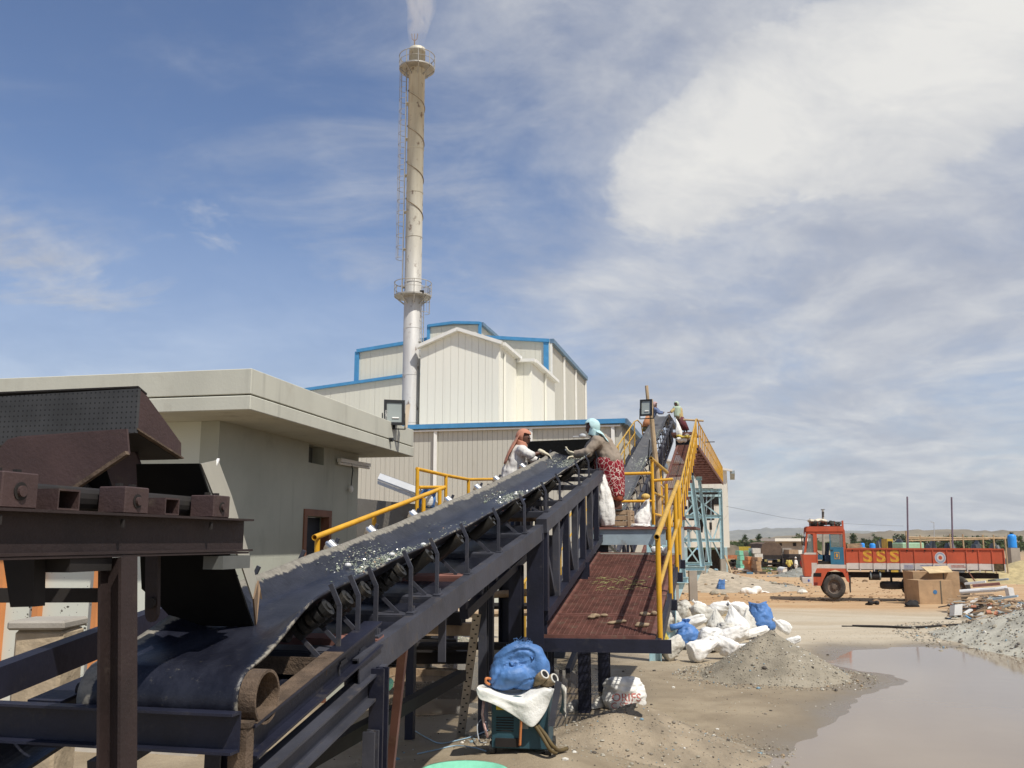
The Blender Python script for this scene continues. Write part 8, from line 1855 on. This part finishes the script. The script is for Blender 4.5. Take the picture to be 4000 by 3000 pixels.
# low flat roofed building, sheds and tanks
def boxthing(name, label, cat, u0, u1, vt, vb, Y, dep, m, group=None, ground_=True):
    a, b = P(u0, vb, Y), P(u1, vb, Y); zt = P(u0, vt, Y).z; zb = drop((a.x + b.x) / 2, Y) - .05 if ground_ else a.z
    return thing(name, label, cat, ((a.x + b.x) / 2, Y, zb), group), (a.x + b.x) / 2, b.x - a.x, zb, zt
t_, cx, w_, zb, zt = boxthing('low_building', 'long low grey building with a pale flat roof and dark openings in the yard', 'building', 3034, 3168, 2112, 2160, 165, 8, None)
MB().box((cx, 169, (zb + zt) / 2), (w_, 8, zt - zb)).build('wall', M['concrete'], t_); MB().box((cx, 168.6, zt + .15), (w_ + 1, 9.4, .5)).build('roof', M['creamw'], t_)
for u, v0, v1, wp_ in ((3104, 2120, 2133, 12), (3150, 2120, 2142, 13), (3050, 2122, 2132, 8)): c = P(u, (v0 + v1) / 2, 164.9); MB().box((c.x, 164.95, c.z), (wp_ * .046, .2, (v1 - v0) * .046)).build('opening', M['hole'], t_)
def tank(label, u0, u1, vt, vb, Y, m='bluetank'):
    a, b = P(u0, vb, Y), P(u1, vb, Y); zb = a.z; r = (b.x - a.x) / 2; h_ = P(u0, vt, Y).z - zb; c = Vector(((a.x + b.x) / 2, Y, zb)); zg = drop(c.x, c.y)
    t_ = thing('water_tank', label, 'tank', (c.x, c.y, zg), 'blue water tanks')
    MB().lathe(c, [(0, 0), (r, 0), (r * 1.02, h_ * .05), (r * .97, h_ * .12), (r, h_ * .3), (r * .97, h_ * .34), (r, h_ * .55), (r * .97, h_ * .6), (r, h_ * .82), (r * .8, h_ * .93), (r * .3, h_), (0, h_)], 22).build('shell', M[m], t_, smooth=True)
    MB().cyl(c + UP * (h_ - .02), c + UP * (h_ + .12), r * .3, n=14).build('lid', M['lampbk'], t_)
    if zb > zg + .1: MB().box((c.x, c.y, (zb + zg) / 2), (r * 2.2, r * 2.2, zb - zg)).build('stand', M['concrete'], t_)
tank('small blue water tank behind the lorry bed, the left of two', 3359, 3378, 2121, 2138, 120); tank('small blue water tank behind the lorry bed, the right of two', 3398, 3420, 2122, 2147, 118); tank('tall bright blue water tank at the right edge', 3940, 3972, 2086, 2140, 78); tank('blue drum seen low between the trestle legs', 2715, 2730, 2140, 2165, 105)
t_, cx, w_, zb, zt = boxthing('green_tank', 'pale green rectangular tank behind the middle of the lorry bed', 'tank', 3526, 3612, 2120, 2155, 75, 2, None); zb = P(3526, 2168, 75).z
MB().box((cx, 76, (zb + zt) / 2), (w_, 2, zt - zb)).build('shell', M['greenp'], t_, bevel=.06); MB().box((cx, 75.9, zb - .5), (w_ * .9, 1.6, 1.0)).build('stand', M['chassis'], t_)
t_, cx, w_, zb, zt = boxthing('wheel_loader', 'yellow wheel loader among black sheeting behind the lorry', 'loader', 3472, 3500, 2105, 2150, 80, 3, None)
MB().box((cx, 81, zt - .55), (w_ * .85, 1.2, 1.1)).build('cab', mat('loader yellow', (.5, .34, .05), .6, var=.2), t_); MB().box((cx, 80.38, zt - .5), (w_ * .6, .05, .6)).build('cab_window', M['hole'], t_); MB().box((cx, 81.2, (zb + zt) / 2 - .5), (w_, 2.8, (zt - zb) * .5)).build('body', mat('loader yellow', (.5, .34, .05)), t_)
for sx_ in (-1, 1): MB().cyl((cx + sx_ * w_ * .36, 80.4, zb + .6), (cx + sx_ * w_ * .62, 80.4, zb + .6), .6, n=16).build('wheel', M['tyre'], t_)
for sx_ in (-1, 1): MB().box((cx + sx_ * w_ * .42, 80.2, zb + 1.4), (.2, .3, 1.1)).build('lift_arm', M['wood'], t_)
mb = MB(); rs = random.Random(6)
for i, (u0, u1, vt) in enumerate(((3425, 3475, 2096), (3500, 3540, 2098), (3610, 3680, 2112), (3680, 3760, 2112), (3790, 3850, 2115), (3865, 3915, 2114))):
    a, b = P(u0, 2150, 92), P(u1, 2150, 92); zg = drop((a.x + b.x) / 2, 92); zt = P(u0, vt, 92).z; rows = []
    for j in range(6):
        f = j / 5; rows.append([(a.x + (b.x - a.x) * q, 92 + 3 * (f - .5) + .3 * mn.noise(Vector((q * 4, f * 3, i))), zg - .1 + (zt - zg) * math.sin(math.pi * f) ** .6 * (.55 + .45 * math.sin(math.pi * min(1, q + .1)) + .2 * mn.noise(Vector((q * 5, f * 2, i + 4))))) for q in [k / 8 for k in range(9)]])
    o = MB().grid(rows).build('sheeted_heap', mat('grey black sheeting', (.06, .065, .07), .45, var=.4, vscale=1.2, bump=.6, bscale=3), org=((a.x + b.x) / 2, 92, zg)); tag(o, ['black plastic sheeted heap left of the yellow loader', 'black plastic sheeted heap right of the yellow loader', 'grey sheeted heap behind the left of the pole fence', 'grey sheeted heap behind the middle of the pole fence', 'grey sheeted heap behind the right of the pole fence', 'grey sheeted heap left of the tall blue tank'][i], 'heap', 'sheeted heaps behind the lorry')
# bamboo rails on posts
bf = thing('bamboo_fence', 'pale bamboo rail fence on forked posts behind the lorry bed', 'fence', P(3700, 2150, 60))
for (u0, v0, u1, v1) in ((3545, 2098, 3930, 2104), (3545, 2104, 3930, 2100), (3550, 2112, 3860, 2106)): MB().cyl(P(u0, v0, 60), P(u1, v1, 60), .05, n=6).build('rail', M['bamboo'], bf)
for u in (3539, 3594, 3710, 3760, 3838, 3880, 3925): q = P(u, 2075 if u == 3539 else 2085 + (u % 7) * 2, 60); MB().cyl((q.x, 60, drop(q.x, 60) - .1), q, .055, n=6).build('post', M['bamboo'], bf)
o_ = P(3557, 2112, 60); MB().cyl(P(3548, 2098, 60), P(3566, 2116, 60), .04, n=6).build('brace', M['bamboo'], bf)
for i, (u, vt, vb, lab) in enumerate(((3541, 1940, 2170, 'thin upright steel rod left of two behind the lorry'), (3714, 1942, 2150, 'thin upright steel rod right of two behind the lorry'))):
    a = P(u, vb, 58); a.z = drop(a.x, 58); o = MB().cyl(a, P(u + 3, vt, 58), .055, n=6).build('steel_rod', mat('purple grey rod', (.16, .12, .17), .6), org=a); tag(o, lab, 'rod', 'upright rods behind the lorry')
up_ = thing('utility_pole', 'wooden power pole with cross arm behind the red lorry cab', 'pole', P(3214, 2160, 95)); a = P(3214, 2160, 95); a.z = drop(a.x, 95)
MB().cyl(a, P(3214, 1990, 95), .16, .11, n=8).build('shaft', M['concrete'], up_); MB().bar(P(3207, 1991, 95), P(3221, 1990, 95), .08, .08).build('cross_arm', M['oxdark'], up_)
for v in (2002, 2008, 2016): MB().bar(P(3211, v, 94.8), P(3219, v, 94.8), .1, .12).build('insulator', M['oxdark'], up_)
wr0 = [P(2838, 1978, 75), P(2950, 2000, 80), P(3060, 2022, 86), P(3200, 2038, 94), P(3350, 2048, 110), P(3530, 2055, 130)]
o = MB().tube(wr0, .011, 4).build('power_line', M['lampbk'], org=wr0[0]); tag(o, 'thin power line sagging from the white building past the lorry', 'power line')
lp_ = P(3648, 2130, 240); lp_.z = drop(lp_.x, 240); ltp = P(3648, 2041, 240); o = MB().tube([lp_, ltp - UP * .6, ltp, ltp + Vector((-.8, 0, .2))], .09, 5).build('street_lamp', M['cable'], org=lp_); tag(o, 'thin distant street lamp above the hills right of the lorry cab', 'street lamp')
# yard clutter left of the lorry: stacks, drums, planks
c = P(3064, 2186, 90); zg = drop(c.x, 90); t_ = thing('steel_drum', 'large white cylinder lying on its side right of the brown lorry', 'drum', (c.x, 90, zg)); r = .36 * 90 / 40 * .42
MB().cyl((c.x - .15, 89, zg + r), (c.x + .3, 92.5, zg + r), r, n=22).build('shell', M['white'], t_); MB().ring((c.x - .15, 88.99, zg + r), r * .93, .04, 22, 6, (.13, 1, 0)).build('rim', M['cream'], t_)
cols_ = [('yellow topped pallet of sacks left of the brown lorry', 2886, 2935, 2134, 2152, 'sacky'), ('teal sheeted pallet below the yellow topped one', 2893, 2908, 2150, 2178, 'mint'), ('grey sheeted stack between the two teal ones', 2903, 2926, 2152, 2178, 'tarpg'), ('second teal sheeted pallet beside the grey stack', 2926, 2944, 2150, 2176, 'mint'), ('grey white stack of bags left of the brown lorry', 2944, 2976, 2140, 2178, 'sackd'), ('orange tan box at the foot of the yard stacks', 2924, 2942, 2174, 2192, 'orange'), ('second tan box just left of the brown lorry', 2955, 2974, 2176, 2196, 'card'), ('pale stack of boards right of the brown lorry', 3058, 3098, 2140, 2162, 'concrete'), ('brown timber stack below the low building', 3082, 3120, 2146, 2166, 'wood'), ('cream bundle of pipes in front of the low building', 3118, 3148, 2148, 2160, 'creamw'), ('dark heap of pipes below the low building', 3080, 3150, 2164, 2190, 'chassis')]
for i, (lab, u0, u1, vt, vb, m) in enumerate(cols_):
    Y = 118 - (vb - 2150) * .5; a, b = P(u0, vb, Y), P(u1, vb, Y); zb = min(a.z, drop((a.x + b.x) / 2, Y)); zt = P(u0, vt, Y).z; n_ = 4; t_ = thing('yard_stack', lab, 'stack', ((a.x + b.x) / 2, Y, zb), 'stacks in the yard'); rr = random.Random(i)
    for k in range(n_):
        z0_, z1_ = zb + (zt - zb) * k / n_, zb + (zt - zb) * (k + .93) / n_
        MB().box(((a.x + b.x) / 2 + rr.uniform(-.1, .1), Y + 1, (z0_ + z1_) / 2), ((b.x - a.x) * rr.uniform(.9, 1.04), 2, z1_ - z0_), Matrix.Rotation(rr.uniform(-.08, .08), 3, 'Z')).build('layer', M[m], t_)
mb = MB(); rs = random.Random(19)
for k in range(420):
    u, v = rs.uniform(2600, 3170), rs.uniform(2140, 2200); Y = 140 - (v - 2140) * .85; c = P(u, v, Y); zg = drop(c.x, c.y); s_ = rs.uniform(.1, .45); mb.box((c.x, c.y, zg + s_ * .2), (s_ * rs.uniform(1, 3), s_, s_ * rs.uniform(.3, 1)), Matrix.Rotation(rs.random() * 3, 3, 'Z'))
tag(mb.build('yard_clutter', mdb), 'loose clutter strewn across the far yard', 'rubble', kind='stuff')
# grass strip and clods on the tan ground
mb = MB(); rs = random.Random(23)
for k in range(1500):
    u, v = 2990 + rs.gauss(30, 45), 2226 + rs.gauss(0, 5); c = G(u, v); s_ = rs.uniform(.05, .16); mb.v += [c + Vector((-s_ * .3, 0, 0)), c + Vector((s_ * .3, 0, 0)), c + Vector((rs.uniform(-.1, .1), 0, s_ * 1.5))]; k0 = len(mb.v); mb.f.append((k0 - 3, k0 - 2, k0 - 1))
tag(mb.build('grass', M['grass']), 'thin green grass strip beyond the road', 'grass', kind='stuff')
mb = MB()
for k in range(700):
    u, v = rs.uniform(2640, 3900), 2215 + 140 * rs.random() ** .8; c = G(u, v); s_ = rs.uniform(.015, .07) * (1 + 2 * (rs.random() < .06)); mb.ball(c + UP * s_ * .2, (s_, s_ * .8, s_ * .5), 5, 3)
tag(mb.build('clods', mat('earth clods', (.30, .20, .12), .95, var=.4, vscale=3)), 'scattered earth clods on the tan road', 'gravel', kind='stuff')
bk = P(3960, 2250, 60); heap('tan straw coloured earth bank behind the tail of the lorry', bk.x + 3, 62, 9, 5, 1.6, (.42, .34, .18), 31, stones=100, sr=(.03, .1), scol=mstone)
pb0 = P(75, 2700, 6.6); zg = drop(pb0.x, pb0.y); pr = thing('block_pillar', 'short mud plastered pillar with a slab cap in front of the pale wall', 'pillar', (pb0.x, pb0.y, zg))
a, b = P(50, 2600, 6.6), P(240, 2600, 6.6); zc_ = P(100, 2462, 6.6).z; zp = P(100, 2420, 6.6).z
MB().box(((a.x + b.x) / 2, 6.75, (zg + zc_) / 2), (b.x - a.x, .34, zc_ - zg)).build('shaft', mat('mud plaster', (.40, .32, .22), .95, var=.2, vscale=5, bump=.7, bscale=12), pr, bevel=.02); a, b = P(24, 2450, 6.55), P(244, 2450, 6.55)
MB().box(((a.x + b.x) / 2, 6.75, (zc_ + zp) / 2), (b.x - a.x, .42, zp - zc_ - .01), Matrix.Rotation(.05, 3, 'Z')).build('cap_slab', M['concrete'], pr, bevel=.015)
# ------------------------------------------------------------------ air
hm = bpy.data.materials.new('thin haze'); hm.use_nodes = True; t = NT(hm.node_tree)
vol = t.add('ShaderNodeVolumePrincipled', {'Color': (.80, .88, 1.0, 1), 'Density': .00007, 'Anisotropy': .1}); t.add('ShaderNodeOutputMaterial', {'Volume': vol.outputs[0]})
hb = MB().box((0, 5000, 59), (19000, 14000, 124)).build('haze', hm); tag(hb, kind='stuff')
